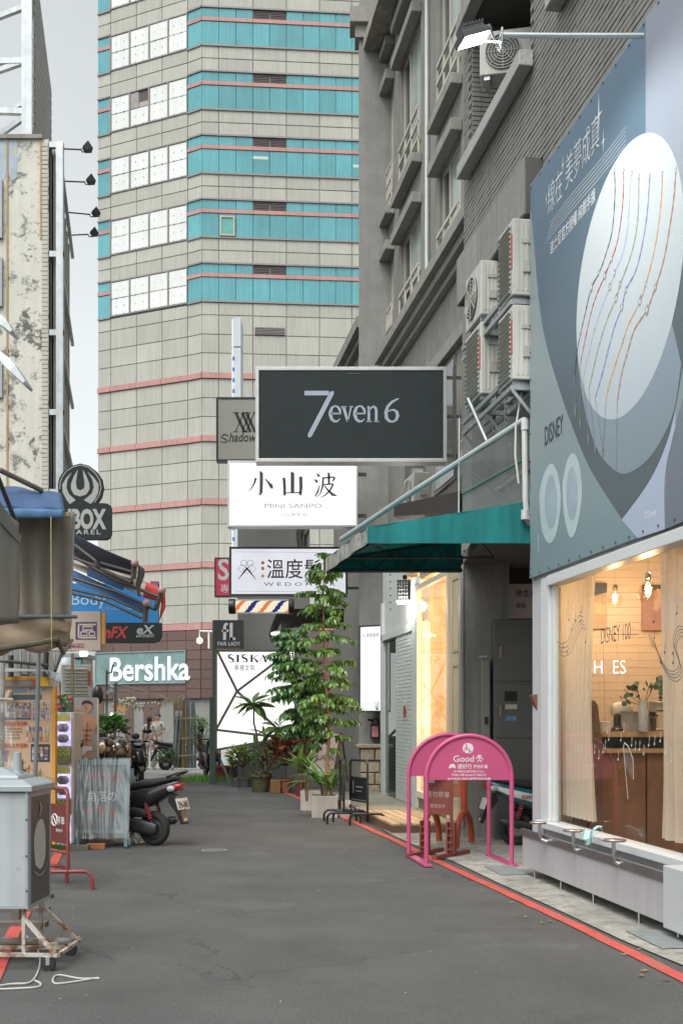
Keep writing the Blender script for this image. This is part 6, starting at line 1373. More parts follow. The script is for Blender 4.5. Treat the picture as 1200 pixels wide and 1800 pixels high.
b = MB(); b.tube([at(-30, 1084, 11.5), at(135, 1084, 12.4)], .022, 8); b.tube([at(132, 903, 12.42), at(128, 1000, 12.42), at(124, 1086, 12.42)], .010, 6); b.build('pole', M('pole_blue_grey', (.16, .19, .21), .5, .3), t)
b = MB(); b.tube([at(90, 908, 12.05), at(91, 1140, 12.05)], .005, 5); b.build('cord', M('cord_yellow', (.5, .42, .2), .7), t)
b = MB(); b.box(wx(-60, 12.6), wx(124, 12.6), 12.52, 12.6, hz(910, 12.6), hz(902, 12.6)); b.build('batten', M('batten_wood', (.40, .30, .19), .7), t)
t = thing('blue_tarp_roof', 'blue tarpaulin roof edge folded over the stall at the left', 'tarp', at(65, 905, 12.3))
bt = M('blue_tarp', (.035, .085, .20), .5, 0, .15, 4, bump=.3, bsc=20); bt2 = M('blue_tarp_hem', (.09, .19, .34), .45, 0, .15, 5)
b = MB(); b.grid(lambda u, v: at(-60, 893, 11.6).lerp(at(114, 897, 12.3), u).lerp(at(-60, 845, 12.6).lerp(at(108, 868, 13.2), u), v) + V((0, 0, .012 * math.sin(u * 17 + v * 5))), 20, 6); b.build('cloth', bt, t, smooth=True, solid=.008)
b = MB(); b.grid(lambda u, v: at(-60, 911, 11.58).lerp(at(113, 911, 12.28), u).lerp(at(-60, 892, 11.6).lerp(at(114, 896, 12.3), u), v) + V((0, -.02 * math.sin(v * 3.1) + .006 * math.sin(u * 30), 0)), 24, 4); b.build('hem', bt2, t, smooth=True, solid=.008)
b = MB(); b.tube([at(-40, 815, 12.4), at(0, 826, 12.4), at(74, 862, 13)], .03, 8); b.build('pipe', M('rusty_pipe', (.22, .17, .14), .7, 0, .2, 8), t)
# retractable awnings with folding arms
navy = M('navy_canvas', (.045, .047, .085), .75, 0, .12, 4); fblue = M('fold_blue', (.03, .075, .18), .7, 0, .12, 4); redc = M('red_canvas', (.42, .035, .025), .7, 0, .1, 4); cap_ = M('cap_pink', (.34, .22, .21), .5)
armm = M('arm_grey', (.05, .047, .043), .5, .3, .1, 6); tanf = M('tan_fabric', (.33, .28, .24), .75, 0, .1, 4)
def qz(x, y, Y): return at(x / 3.75, 780 + y / 3.75, Y)
t = thing('folding_awning', 'navy folding arm awning sloping out behind the beige tarp', 'awning', qz(690, 900, 14.6))
b = MB(); b.grid(lambda u, v: qz(430, 560, 15.8).lerp(qz(905, 785, 14.2), u).lerp(qz(430, 720, 16.6).lerp(qz(880, 870, 16.6), u), v) + V((0, 0, -.03 * math.sin(u * 3.1))), 14, 6); b.build('canvas', navy, t, smooth=True, solid=.006)
b = MB(); b.grid(lambda u, v: qz(905, 790, 14.2).lerp(qz(905, 1000, 14.25), v) + V((.015 * math.sin(v * 7), u * .5 * (1 - v * .6), 0)), 4, 8); b.build('valance', navy, t, smooth=True, solid=.006)
b = MB(); b.tube([qz(460, 640, 14.9), qz(640, 780, 14.7), qz(875, 845, 14.3)], [.022, .020, .018], 8); b.tube([qz(440, 735, 14.9), qz(640, 810, 14.7), qz(870, 915, 14.3)], .02, 8); b.tube([qz(640, 770, 14.65), qz(640, 815, 14.65)], .038, 8); b.tube([qz(888, 790, 14.2), qz(880, 890, 14.2)], .035, 8); b.build('folding_arm', armm, t)
b = MB(); b.ball(qz(890, 787, 14.15), .05); b.build('end_cap', cap_, t, smooth=True)
t = thing('folding_awning', 'lower tan and blue folding arm awning ending in a red flap', 'awning', qz(800, 1060, 15.6))
b = MB(); b.grid(lambda u, v: qz(430, 800, 16.4).lerp(qz(970, 1010, 15.6), u).lerp(qz(430, 690, 17.6).lerp(qz(990, 925, 16.6), u), v), 12, 4); b.build('canvas', tanf, t, smooth=True, solid=.006)
b = MB(); b.grid(lambda u, v: qz(585, 835, 15.9).lerp(qz(830, 925, 15.7), u).lerp(qz(590, 880, 15.9).lerp(qz(825, 975, 15.7), u), v) + V((0, -.12, 0)), 8, 3); b.build('blue_stripe', fblue, t, solid=.006)
b = MB(); b.grid(lambda u, v: qz(942, 1010, 15.4).lerp(qz(968, 912, 15.4), v).lerp(qz(1075, 1050, 15.3).lerp(qz(1080, 955, 15.3), v), u), 6, 3); b.grid(lambda u, v: qz(1075, 960, 15.28).lerp(qz(1052, 1165, 15.28), v).lerp(qz(1088, 975, 15.4).lerp(qz(1092, 1080, 15.4), v), u), 3, 8); b.build('red_flap', redc, t, smooth=True, solid=.006)
b = MB(); b.tube([qz(480, 740, 15.5), qz(760, 900, 15.4), qz(1050, 1010, 15.2)], .022, 8); b.tube([qz(470, 880, 15.4), qz(765, 975, 15.3), qz(1030, 1095, 15.2)], .022, 8); b.tube([qz(480, 960, 15.3), qz(740, 1020, 15.3), qz(940, 1110, 15.2)], .017, 8); b.tube([qz(470, 985, 15.3), qz(700, 1040, 15.3), qz(935, 1150, 15.2)], .018, 8)
b.tube([qz(1068, 965, 15.2), qz(1030, 1090, 15.2)], .035, 8); b.tube([qz(965, 1050, 15.15), qz(960, 1175, 15.15)], .04, 8); b.build('folding_arm', armm, t)
b = MB(); b.ball(qz(1068, 968, 15.15), .055); b.ball(qz(965, 1052, 15.1), .055); b.build('end_cap', cap_, t, smooth=True)
b = MB(); b.grid(lambda u, v: qz(470, 900, 15.6).lerp(qz(950, 1110, 15.4), u).lerp(qz(480, 830, 15.8).lerp(qz(955, 1055, 15.6), u), v), 10, 3); b.build('under_canvas', fblue, t, smooth=True, solid=.006)

# stall with posters, orange edged board, gashapon tower, standing banner
def zz(x, y): return (x / 5.0, 1100 + y / 5.0)
Y = 13.4; f = fr((0, Y, 0), (1, 0, 0)); q2 = lambda x, y: (wx(zz(x, y)[0], Y), hz(zz(x, y)[1], Y))
t = thing('poster_stall', 'peach coloured poster board with an orange edge standing at the left', 'notice board', at(45, 1420, Y))
b = MB(f); b.box(wx(-40, Y), q2(465, 0)[0], 0, .06, .15, q2(0, 535)[1]); b.build('board', M('peach_board', (.53, .35, .22), .6, 0, .06, 2), t)
b = MB(f); b.box(q2(465, 0)[0], q2(492, 0)[0], -.02, .08, .1, q2(0, 530)[1]); b.box(wx(-40, Y), q2(445, 0)[0], -.03, .08, q2(0, 475)[1], q2(0, 445)[1]); b.build('orange_edge', M('orange_edge', (.62, .29, .02), .5), t)
b = MB(f); b.box(wx(-40, Y), q2(345, 0)[0], -.04, .05, q2(0, 535)[1] + .005, q2(0, 478)[1]); b.build('grey_panel', M('grey_brown', (.22, .18, .16), .6), t)
b = MB(f); b.box(q2(360, 0)[0], q2(440, 0)[0], -.05, .04, q2(0, 530)[1], q2(0, 450)[1]); b.build('yellow_panel', M('yellow_box', (.65, .38, .02), .5), t)
b = MB(f); b.poly([q2(295, 525), q2(300, 490), q2(315, 480), q2(330, 490), q2(330, 525)], -.05, .04); b.build('red_lamp', M('red_box', (.5, .05, .03), .5), t)
text('hololive ホロライブ', f @ Matrix.Translation((q2(110, 0)[0], -.005, q2(0, 588)[1])), M('poster_teal_ink', (.08, .28, .42), .5), t, .10, q2(460, 0)[0] - q2(110, 0)[0], 'LEFT', .01)
b = MB(f); b.box(q2(100, 0)[0], q2(370, 0)[0], -.005, 0, q2(0, 648)[1], q2(0, 605)[1]); b.build('banner_print', M('poster_navy', (.05, .09, .13), .5), t)
rg = random.Random(9); cols = [(.45, .25, .2), (.12, .12, .18), (.5, .45, .4), (.35, .12, .15), (.25, .3, .42), (.5, .35, .12)]
def mosaic(x0, x1, y0, y1, nx, ny, seed=1):
    r = random.Random(seed); groups = [MB(f) for _ in cols]
    for i in range(nx):
        for j in range(ny):
            k = r.randrange(len(cols)); a, c = q2(x0 + (x1 - x0) * i / nx, y0 + (y1 - y0) * (j + 1) / ny), q2(x0 + (x1 - x0) * (i + r.uniform(.5, .95)) / nx, y0 + (y1 - y0) * (j + r.uniform(0, .3)) / ny)
            groups[k].box(a[0], c[0], -.008, -.005, a[1], c[1])
    for k, g_ in enumerate(groups):
        if g_.v: g_.build('picture_print', M('mosaic%s' % 'abcdef'[k], cols[k], .5), t)
def plate(x0, x1, y0, y1, mat, name='print'): b = MB(f); a, c = q2(x0, y1), q2(x1, y0); b.box(a[0], c[0], -.0045, 0, a[1], c[1]); b.build(name, mat, t)
plate(42, 275, 672, 808, M('poster_mix', (.28, .22, .2), .5, 0, .6, 14)); mosaic(50, 270, 680, 800, 9, 5, 4)
plate(287, 445, 655, 830, M('poster_cream', (.55, .45, .38), .5)); mosaic(290, 440, 660, 825, 8, 8, 5)
plate(42, 275, 810, 825, M('poster_navy', (.05, .09, .13), .5)); plate(275, 440, 1040, 1195, M('poster_black', (.03, .035, .04), .5)); mosaic(285, 430, 1060, 1180, 4, 4, 6)
mosaic(230, 440, 880, 1015, 7, 3, 7); mosaic(45, 85, 1090, 1190, 2, 3, 8)
red_i = M('poster_red_ink', (.48, .06, .04), .5)
for s, x, y, sz in (('加油回饋活動!', 40, 875, .056), ('粉絲抽獎活動!', 40, 1068, .056)): text(s, f @ Matrix.Translation((q2(x, 0)[0], -.006, q2(0, y)[1])), red_i, t, sz, q2(248, 0)[0] - q2(x, 0)[0], 'LEFT', .02)
b = MB(f)
for y in (905, 932, 958, 985): a = q2(45, y); c = q2(205 - (y % 7) * 6, y); b.box(a[0], c[0], -.006, -.004, a[1] - .006, a[1] + .006)
b.build('text_rule', M('poster_brown_ink', (.25, .12, .08), .5), t)
t = thing('rolled_poster', 'rolled pale paper poster leaning at the corner of the peach board', 'poster', at(14, 1240, 13.3))
b = MB(); b.tube([at(10, 1238, 13.3), at(20, 1214, 13.3)], .035, 12); b.build('roll', M('paper_peach', (.55, .42, .30), .6), t)
# capsule machines
Y = 13.9; f = fr((0, Y, 0), (1, 0, 0)); q2 = lambda x, y: (wx(zz(x, y)[0], Y), hz(zz(x, y)[1], Y))
t = thing('capsule_machine', 'white tower of lit capsule toy machines beside the peach board', 'vending machine', at(112, 1450, Y))
b = MB(f); b.box(q2(478, 0)[0], q2(650, 0)[0], .02, .5, .05, q2(0, 760)[1]); b.build('body', M('machine_white', (.55, .50, .45), .4), t, bevel=.01)
lit = EM('capsule_lit', (.72, .66, 1.0), .85, .3, 9)
for y0 in (780, 1240, 1660):
    a, c = q2(490, y0 + 275), q2(622, y0); b = MB(f); b.box(a[0], c[0], -.004, .02, a[1], c[1]); o = b.build('window', lit, t)
    b = MB(f); p = q2(490, y0 + 60); b.box(a[0], c[0], -.02, -.004, p[1], c[1]); b.build('header', M('machine_yellow', (.62, .60, .18), .5), o)
    b = MB(f); rg = random.Random(y0)
    for k in range(9): b.ball((a[0] + .07 + (c[0] - a[0] - .14) * (k % 3) / 2, .0, a[1] + .09 + .13 * (k // 3)), .055, .02, .055, 10, 6)
    b.build('capsule', M('capsule_mix', (.30, .28, .42), .3, 0, .7, 11), o)
    a2, c2 = q2(490, y0 + 430), q2(622, y0 + 290); b = MB(f); b.box(a2[0], c2[0], -.01, .02, a2[1], c2[1]); b.build('coin_panel', M('machine_olive', (.22, .24, .12), .5, 0, .5, 12), t)
    b = MB(f)
    for k in range(2):
        for s in (0, 1, 2): x = a2[0] + .01 + s * .058; z = a2[1] + .10 + k * .05; b.stroke([(x, z, .016), (x + .026, z + .04, .016), (x + .052, z, .016)], -.012)
    b.build('chevron', M('chevron_yellow', (.55, .58, .12), .5), t)
t = thing('flower_pot', 'green plant with red flowers on top of the capsule machine', 'plant', at(112, 1252, 14.1)); FLP = t
# standing banner with a model photograph
Y = 14.6; f = fr((0, Y, 0), (1, 0, 0)); q2 = lambda x, y: (wx(zz(x, y)[0], Y), hz(zz(x, y)[1], Y))
t = thing('standing_banner', 'grey underwear banner with a shirtless man in white briefs', 'banner', at(153, 1345, Y))
b = MB(f); b.box(q2(636, 0)[0], q2(858, 0)[0], 0, .03, q2(0, 1240)[1], q2(0, 630)[1]); b.build('sheet', M('banner_grey', (.26, .25, .245), .5, 0, .08, 2), t)
sk = M('print_skin', (.42, .225, .145), .5, 0, .22, 5); sk2 = M('print_skin_dark', (.27, .125, .075), .5, 0, .2, 6)
body_ = smooth([(668, 790), (720, 790), (752, 765), (745, 700), (790, 690), (790, 765), (815, 800), (858, 820), (858, 960), (835, 900), (820, 960), (812, 1060), (835, 1190), (760, 1195), (745, 1130), (720, 1195), (662, 1205), (662, 1100), (690, 1050), (680, 900)], 4)
b = MB(f); b.poly([q2(*p) for p in body_], -.004, .003); b.poly([q2(*p) for p in [(637, 715), (700, 712), (722, 710), (728, 745), (700, 740), (637, 745)]], -.005, .002); b.poly([q2(*p) for p in smooth([(728, 690), (740, 670), (790, 672), (815, 700), (805, 740), (775, 765), (740, 740), (728, 690)], 4)], -.008, .003); b.build('body_print', sk, t)
b = MB(f)
for q in ([(735, 910), (770, 920), (810, 905)], [(772, 850), (765, 920), (760, 1040)], [(712, 880), (735, 910)], [(735, 960), (800, 962)], [(735, 1000), (800, 1003)], [(850, 870), (845, 940)], [(700, 900), (715, 1040)], [(755, 700), (765, 740)]): b.stroke([(*q2(*p), .022 - .008 * (i % 2)) for i, p in enumerate(smooth(q, 4))], -.0085)
b.build('shade_print', sk2, t)
b = MB(f); b.poly([q2(*p) for p in smooth([(722, 690), (730, 665), (770, 655), (810, 672), (822, 705), (800, 690), (760, 682), (735, 690), (722, 700)], 3)], -.011, .002); b.build('hair_print', M('print_hair', (.035, .025, .02), .5), t)
b = MB(f); b.poly([q2(*p) for p in [(664, 1055), (812, 1062), (818, 1095), (770, 1098), (745, 1135), (712, 1120), (690, 1095), (662, 1090)]], -.011, .002); b.build('briefs_print', M('print_white_cloth', (.55, .54, .52), .5), t)
b = MB(f); b.box(q2(636, 0)[0], q2(655, 0)[0], -.05, .05, .05, q2(0, 790)[1]); b.build('dark_post', black_p, t)
b = MB(f); b.box(q2(858, 0)[0], q2(868, 0)[0], -.02, .04, q2(0, 1240)[1], q2(0, 640)[1]); b.build('edge_rail', M('rail_cream', (.5, .45, .36), .6), t)
# poles and frame of the stall
t = thing('stall_pole', 'thin grey steel pole in front of the peach poster board', 'pole', at(62, 1400, 12.3))
b = MB(); b.tube([at(61, 1400, 12.3), at(66, 1270, 12.3), at(69, 1140, 12.3)], .024, 10); b.build('pole', M('pole_grey', (.22, .235, .25), .4, .4), t)
t = thing('stall_pole', 'brown post with a small canopy frame above the capsule machine', 'pole', at(127, 1330, 14.3))
b = MB(); b.box(wx(125, 14.3), wx(129, 14.3), 14.3, 14.34, 0, hz(1148, 14.3)); b.build('post', M('post_brown', (.16, .125, .08), .6), t)
t = thing('stall_roof', 'small grey sheet metal stall roof above the peach poster board', 'roof', at(50, 1180, 13.2))
b = MB(); b.add([at(-40, 1172, 13.0), at(86, 1178, 13.0), at(104, 1184, 13.0), at(88, 1194, 13.0), at(80, 1180, 12.9), at(-40, 1182, 12.8)], [(0, 1, 4, 5), (1, 2, 3, 4)]); b.build('sheet', galv, t, solid=.008)
b = MB(); b.tube([at(-40, 1164, 13.2), at(20, 1163, 13.2), at(86, 1170, 13.2)], .02, 6); b.tube([at(20, 1152, 13.3), at(20, 1190, 13.3)], .035, 6); b.tube([at(82, 1146, 13.3), at(80, 1190, 13.3)], .035, 6); b.tube([at(40, 1186, 13.3), at(64, 1188, 13.3), at(42, 1176, 13.3)], .012, 6); b.tube([at(97, 1180, 13.3), at(112, 1140, 13.6)], .02, 6); b.build('frame', dkmetal, t)
# back of stalls: low wall, air conditioner, cables
t = thing('stall_wall', 'cluttered grey wall with pipes behind the stall roofs', 'wall', at(70, 1300, 17.5))
b = MB(); b.box(wx(-150, 17.5), wx(105, 17.5), 17.5, 17.7, 0, hz(1132, 17.5)); b.build('wall', M('stall_backing', (.24, .235, .22), .8, 0, .25, 3, streak=.3), t)
b = MB()
for k in range(7): x = 6 + k * 15; b.tube([at(x, 1140, 17.3), at(x + random.uniform(-2, 2), 1165, 17.2), at(x + random.uniform(-5, 5), 1200, 17.3)], .016, 5)
b.build('pipe', M('pipe_mix', (.14, .145, .145), .5, .2, .5, 4), t)
t = thing('water_tank', 'pale blue plastic water tank behind the stall roofs', 'tank', at(120, 1200, 16.8)); p = at(118, 1200, 17.0)
b = MB(); b.lathe(p, [(.14, 0), (.17, .05), (.17, .28), (.12, .36), (.04, .38)], 16); b.build('body', M('tank_pale', (.42, .47, .49), .4), t, smooth=True)
ac(at(135, 1225, 16.2), R(15), .42, .46, .25, 'small cream air conditioner behind the banner with the model')
t = thing('round_helmet_stand', 'dark round fan cover above the maroon rail behind the banner', 'fan cover', at(172, 1210, 19)); b = MB(); p = at(172, 1222, 19); b.ball(p, .095, .06, .16); b.build('cover', black_p, t, smooth=True)
# security cameras on poles near the lit shop sign
t = thing('camera_pole', 'grey pole carrying two white security cameras before the brown tower base', 'camera pole', at(188, 1290, 26))
b = MB(); b.tube([at(188, 1300, 26), at(188, 1178, 26)], .026, 8); b.tube([at(202, 1300, 26.2), at(204, 1200, 26.2)], .032, 8); b.tube([at(188, 1184, 26), at(196, 1182, 26), at(199, 1168, 26)], .02, 6); b.build('pole', M('pole_grey', (.22, .235, .25), .4, .4), t)
b = MB(); b.tube([at(189, 1220, 25.9), at(199, 1214, 25.9)], .06, 10); b.tube([at(192, 1205, 25.9), at(200, 1209, 25.9)], .035, 10); b.build('camera_body', white_p, t, smooth=True)
b = MB(); b.ball(at(197, 1256, 25.8), .035); b.build('bulb', EM('stall_bulb', (1, .85, .5), 8), t)
t = thing('plastic_curtain', 'crumpled clear plastic sheet hanging at the left edge before the peach board', 'plastic sheet', at(0, 1390, 10.6))
b = MB(); b.grid(lambda u, v: at(-40 + 62 * u + 8 * math.sin(v * 3), 1400 - 172 * v, 10.6) + V((0, .03 * math.sin(u * 17 + v * 4) + .015 * math.sin(v * 23 + u * 6), 0)), 40, 30); b.build('sheet', GL('clear_sheet_left', (.93, .94, .94), .35, .05, .10), t, smooth=True)
b = MB(); b.tube([at(-40, 1228, 10.6), at(24, 1230, 10.6)], .015, 6); b.tube([at(2, 1450, 10.7), at(4, 1165, 10.7)], .03, 8); b.build('post', M('stained_post', (.32, .31, .29), .7, 0, .3, 9), t)
# ================================================================== things standing in the street
# lit-box sign on a rusty cart
rust = M('rusty_white', (.46, .44, .39), .7, .1, .12, 8, dirt=((.20, .085, .035), .47, .60, 9), bump=.3, bsc=50)
cart = thing('box_sign_cart', 'grey box sign with a pointed lid on a rusty white wheeled cart at lower left', 'sign', (-2.2, 7.35, 0))
sgry = M('box_grey', (.40, .43, .44), .45, .1, .08, 3, streak=.10, dirt=((.24, .24, .23), .58, .72, 6), dirt2=((.22, .13, .07), .66, .72, 11)); sgr2 = M('box_frame_grey', (.33, .37, .39), .4, .2, .06, 4)
Xr = wx(50, 7.2); fxl = Xr - .56
CF = rz((Xr, 7.2, 0), R(-3))
b = MB(CF); b.box(-.56, 0, 0, .42, .39, 1.12); b.build('body', sgry, cart, bevel=.008)
b = MB(CF)
for x in (-.018, -.565): b.box(x, x + .03, -.012, 0, .385, 1.125)
b.box(-.56, -.0, -.010, 0, .385, .405); b.box(0, .012, -.012, .43, .385, .41); b.box(0, .012, -.012, .43, 1.09, 1.125); b.box(0, .012, -.012, .02, .41, 1.09); b.box(0, .012, .40, .43, .41, 1.09); b.build('frame', sgr2, cart)
b = MB(CF)
for z in (.5, .72, .95): b.lathe((-.006, -.012, z), [(.006, -.004), (.006, 0)], 8, (0, 1, 0))
b.build('screw', dkmetal, cart)
b = MB(CF)
def frus(b, z0, z1, a0, a1):
    cx, cy = -.28, .21; vs = [(cx + sx * a * .30 / .30 * (1.0), cy + sy * a * .76, z) for z, a in ((z0, a0), (z1, a1)) for sx, sy in ((-1, -1), (1, -1), (1, 1), (-1, 1))]
    b.add(vs, [(0, 3, 2, 1), (4, 5, 6, 7), (0, 1, 5, 4), (1, 2, 6, 5), (2, 3, 7, 6), (3, 0, 4, 7)])
frus(b, 1.125, 1.165, .315, .315); frus(b, 1.165, 1.20, .31, .23); frus(b, 1.20, 1.225, .20, .19); frus(b, 1.225, 1.27, .18, .06)
b.lathe((-.28 + .14, .21, 1.20), [(.04, 0), (.03, .05), (.026, .16), (.028, .17)], 14); b.build('lid', sgr2, cart, bevel=.006)
pf = CF @ fr((.012, .02, .41), (0, 1, 0)); b = MB(pf); b.box(0, .38, 0.0, .006, 0, .68); b.m = pf; b.build('side_picture', M('picture_brown', (.075, .068, .06), .35, 0, .3, 6), cart)
b = MB(pf); b.poly(smooth([(.08, .24), (.06, .40), (.12, .50), (.22, .52), (.28, .42), (.27, .26), (.18, .20), (.08, .24)], 4), -.004, .003); b.build('cup_print', M('print_milk', (.50, .49, .46), .5), cart)
b = MB(pf); b.stroke([(*p, .012) for p in smooth([(.06, .20), (.15, .165), (.26, .18), (.31, .23)], 4)], -.004); b.stroke([(.16, .55, .02), (.20, .60, .04), (.16, .64, .02)], -.004); b.build('line_print', M('print_grey', (.30, .29, .28), .5), cart)
b = MB(CF); ch = lambda pts, r=.016: b.tube(pts, r, 4)
for x in (-.5, -.04):
    for y in (.04, .38): ch([(x, y, .39), (x, y, .09)])
ch([(-.75, -.03, .10), (.20, -.03, .10)]); ch([(-.75, .46, .10), (.20, .46, .10)]); ch([(.20, -.03, .10), (.20, .46, .10)]); ch([(-.75, -.03, .10), (-.75, .46, .10)])
ch([(-.04, .04, .32), (.18, -.03, .11)]); ch([(-.04, .38, .35), (.18, .44, .11)]); ch([(-.5, .04, .32), (-.72, -.03, .11)]); ch([(-.3, .2, .1), (.2, .2, .1)]); ch([(-.04, .04, .12), (.12, .22, .12)]); b.build('cart_frame', rust, cart)
for x in (.14, -.68):
    for y in (-.03, .44):
        b = MB(CF); b.lathe((x, y - .014, .042), [(.042, 0), (.046, .006), (.046, .022), (.042, .028)], 16, (0, 1, 0)); o = b.build('caster', rubber, cart, smooth=True)
        b = MB(CF); b.box(x - .012, x + .012, y - .02, y - .016, .04, .09); b.box(x - .012, x + .012, y + .016, y + .02, .04, .09); b.build('fork', galv, o)
t = thing('cable', 'pale cable lying in loops on the road beside the box sign cart', 'cable', gp(60, 1725) + (0,))
b = MB(); b.tube([(*gp(x, y), .008) for x, y in smooth([(-20, 1738), (20, 1732), (55, 1728), (70, 1700), (66, 1670), (40, 1640)], 6)] , .006, 6); b.tube([(*gp(x, y), .008) for x, y in smooth([(175, 1722), (140, 1722), (105, 1716), (94, 1722), (98, 1731), (130, 1728), (172, 1721)], 6)], .006, 6); b.tube([(*gp(x, y), .008) for x, y in smooth([(-20, 1742), (60, 1738), (72, 1732), (62, 1726)], 6)], .006, 6); b.build('cord', M('cable_pale', (.46, .46, .43), .6), t)
t = thing('wooden_ramp', 'dark wooden step ramp behind the box sign cart', 'ramp', gp(60, 1640) + (0,))
for i, (px0, px1, py) in enumerate(((-40, 90, 1580), (-40, 84, 1604), (-50, 80, 1630), (-60, 74, 1668))):
    Y = gp(0, py)[1]; b = MB(); b.box(wx(px0, Y), wx(px1, Y), Y, Y + .10, .0, .035); b.build('board', M('dark_board', (.12, .10, .085), .8, 0, .2, 6), t)
b = MB(); b.box(wx(30, 8.8) - .03, wx(30, 8.8) + .03, 8.75, 8.85, .035, .5); b.build('stub_post', M('dark_board', (.12, .10, .085), .8), t)

def barrier(name, label, base, dirv, wd, hh, tube_m, panel_m, pz0, pz1, foot, fr_=.019, group=None, foot_dir=None):
    """sheet panel in a bent tube frame on two arched feet"""
    d = V((*dirv, 0)).normalized(); fd = V((*foot_dir, 0)).normalized() if foot_dir else V((-d.y, d.x, 0)); p0 = V((*base, 0)); p1 = p0 + d * wd
    t = thing(name, label, 'barrier', p0 + d * wd / 2, group)
    z = V((0, 0, 1)); b = MB(); fz = .17
    b.tube([p0 + z * fz, p0 + z * (hh - .06), p0 + z * (hh - .02) + d * .02, p0 + z * hh + d * .06, p1 + z * hh - d * .06, p1 + z * (hh - .02) - d * .02, p1 + z * (hh - .06), p1 + z * fz], fr_, 10); b.tube([p0 + z * .34, p1 + z * .34], fr_ * .8, 8); b.build('frame', tube_m, t, smooth=True)
    for p in (p0, p1):
        b = MB(); b.tube([p - fd * foot + z * .0, p - fd * foot + z * (fz - .07), p - fd * (foot - .02) + z * (fz - .03), p - fd * (foot - .06) + z * fz, p + fd * (foot - .06) + z * fz, p + fd * (foot - .02) + z * (fz - .03), p + fd * foot + z * (fz - .07), p + fd * foot], fr_, 10)
        b.build('foot', tube_m, t, smooth=True)
    f = fr(p0 - V((0, 0, 0)), d); b = MB(f); b.box(.012, wd - .012, -.004, .004, pz0, pz1); pn = b.build('panel', panel_m, t)
    return t, f, pn
maroon = M('barrier_maroon', (.20, .035, .032), .45, 0, .12, 6, coat=.2); marp = M('barrier_panel', (.135, .026, .024), .5, 0, .12, 4)
p_r = gp(122, 1549); 
t, f, pn = barrier('road_barrier', 'dark red no parking barrier standing on the left side of the road', (-2.86, 10.92), (.60, -.72), .52, .93, maroon, marp, .42, .78, .225, foot_dir=(1, .06))
text('請勿', f @ Matrix.Translation((.13, -.006, .60)), white_p, t, .085); text('停車', f @ Matrix.Translation((.39, -.006, .60)), white_p, t, .085); text('謝謝合作', f @ Matrix.Translation((.36, -.006, .525)), white_p, t, .035)
b = MB(f); b.torus((.26, -.006, .63), (0, 1, 0), .055, .006, 24, 6); b.tube([(.225, -.006, .67), (.295, -.006, .59)], .005, 5); b.build('symbol', white_p, t)
# two slim black barriers by the deck
blk = M('barrier_black', (.022, .024, .025), .4, .2, .1, 8)
t, f, pn = barrier('road_barrier', 'slim black barrier seen edge on, left of its twin by the deck', (-.02, 17.5), (.10, -1), .55, .95, blk, blk, .36, .72, .25, group='black barriers by the deck', foot_dir=(1, .12))
t, f, pn = barrier('road_barrier', 'black barrier with a small dark plate in front of the deck corner', (.135, 17.3), (.25, -.55), .60, .95, blk, blk, .36, .70, .26, group='black barriers by the deck', foot_dir=(1, -.05))
b = MB(f); b.box(.10, .13, -.008, -.005, .45, .64); b.box(.2, .45, -.008, -.005, .54, .56); b.box(.2, .4, -.008, -.005, .48, .495); b.build('print', M('pale_print', (.22, .22, .22), .5), t)
t = thing('chain', 'small padlock and chain joining the two black barriers', 'chain', (.12, 17.0, .22)); b = MB()
for k in range(9): b.torus((.02 + k * .03, 16.95 + .01 * (k % 2), .23 + .008 * abs(k - 4)), (0, 1, 0) if k % 2 else (.3, .2, 1), .016, .004, 10, 5)
b.build('link', chrome, t); b = MB(); b.box(.1, .14, 16.9, 16.94, .30, .36); b.build('padlock', M('pad_cream', (.5, .45, .38), .4), t)

# pink accessibility arch with two hoops
pink = M('pink_paint', (.50, .075, .19), .38, 0, .07, 4, coat=.15, dirt=((.38, .12, .17), .66, .8, 9)); pinkp = M('pink_panel', (.47, .072, .18), .42, 0, .06, 3)
ar = thing('arch_barrier', 'pink double arch barrier printed with a wheelchair symbol and the word Good', 'barrier', (1.33, 12.3, 0))
hoops = [((.905, 12.15), (.985, -.0)), ((.76, 12.95), (.985, 0))]
AW_, AHt = .91, 1.40
def hoop(x0, Y, label):
    f = fr((x0, Y, 0), (1, .0, 0)); r = AW_ / 2; zc = AHt - r
    pts = [(0, 0, 0.01)] + [(0, 0, zc * k / 6) for k in range(1, 6)] + [(r - r * math.cos(math.pi * k / 24), 0, zc + r * math.sin(math.pi * k / 24)) for k in range(25)] + [(AW_, 0, zc * k / 6) for k in range(5, 0, -1)] + [(AW_, 0, .01)]
    b = MB(f); b.tube(pts, .024, 12); o = b.build('hoop', pink, ar, smooth=True)
    b = MB(f); pz = zc - .02; ri = r - .01
    b.poly([(r - ri * math.cos(math.pi * k / 24), zc + ri * math.sin(math.pi * k / 24)) for k in range(25)] + [(2 * r - .01, pz), (.01, pz)], -.003, .006); b.build('panel', pinkp, ar)
    b = MB(f)
    for x in (0, AW_): b.lathe((x, 0, .72), [(.0265, -.02), (.0265, .02)], 12)
    b.build('joint', pink, ar)
    return f
f1 = hoop(.905, 12.15, 'front'); f2 = hoop(.765, 12.95, 'back')
b = MB()
for dx in (0, AW_): b.add([(.905 + dx - .03, 12.05, .012), (.905 + dx + .06, 12.05, .012), (.765 + dx + .06, 13.05, .012), (.765 + dx - .03, 13.05, .012), (.905 + dx - .03, 12.05, .03), (.905 + dx + .06, 12.05, .03), (.765 + dx + .06, 13.05, .03), (.765 + dx - .03, 13.05, .03)], [(0, 3, 2, 1), (4, 5, 6, 7), (0, 1, 5, 4), (1, 2, 6, 5), (2, 3, 7, 6), (3, 0, 4, 7)])
b.build('base_plate', pink, ar)
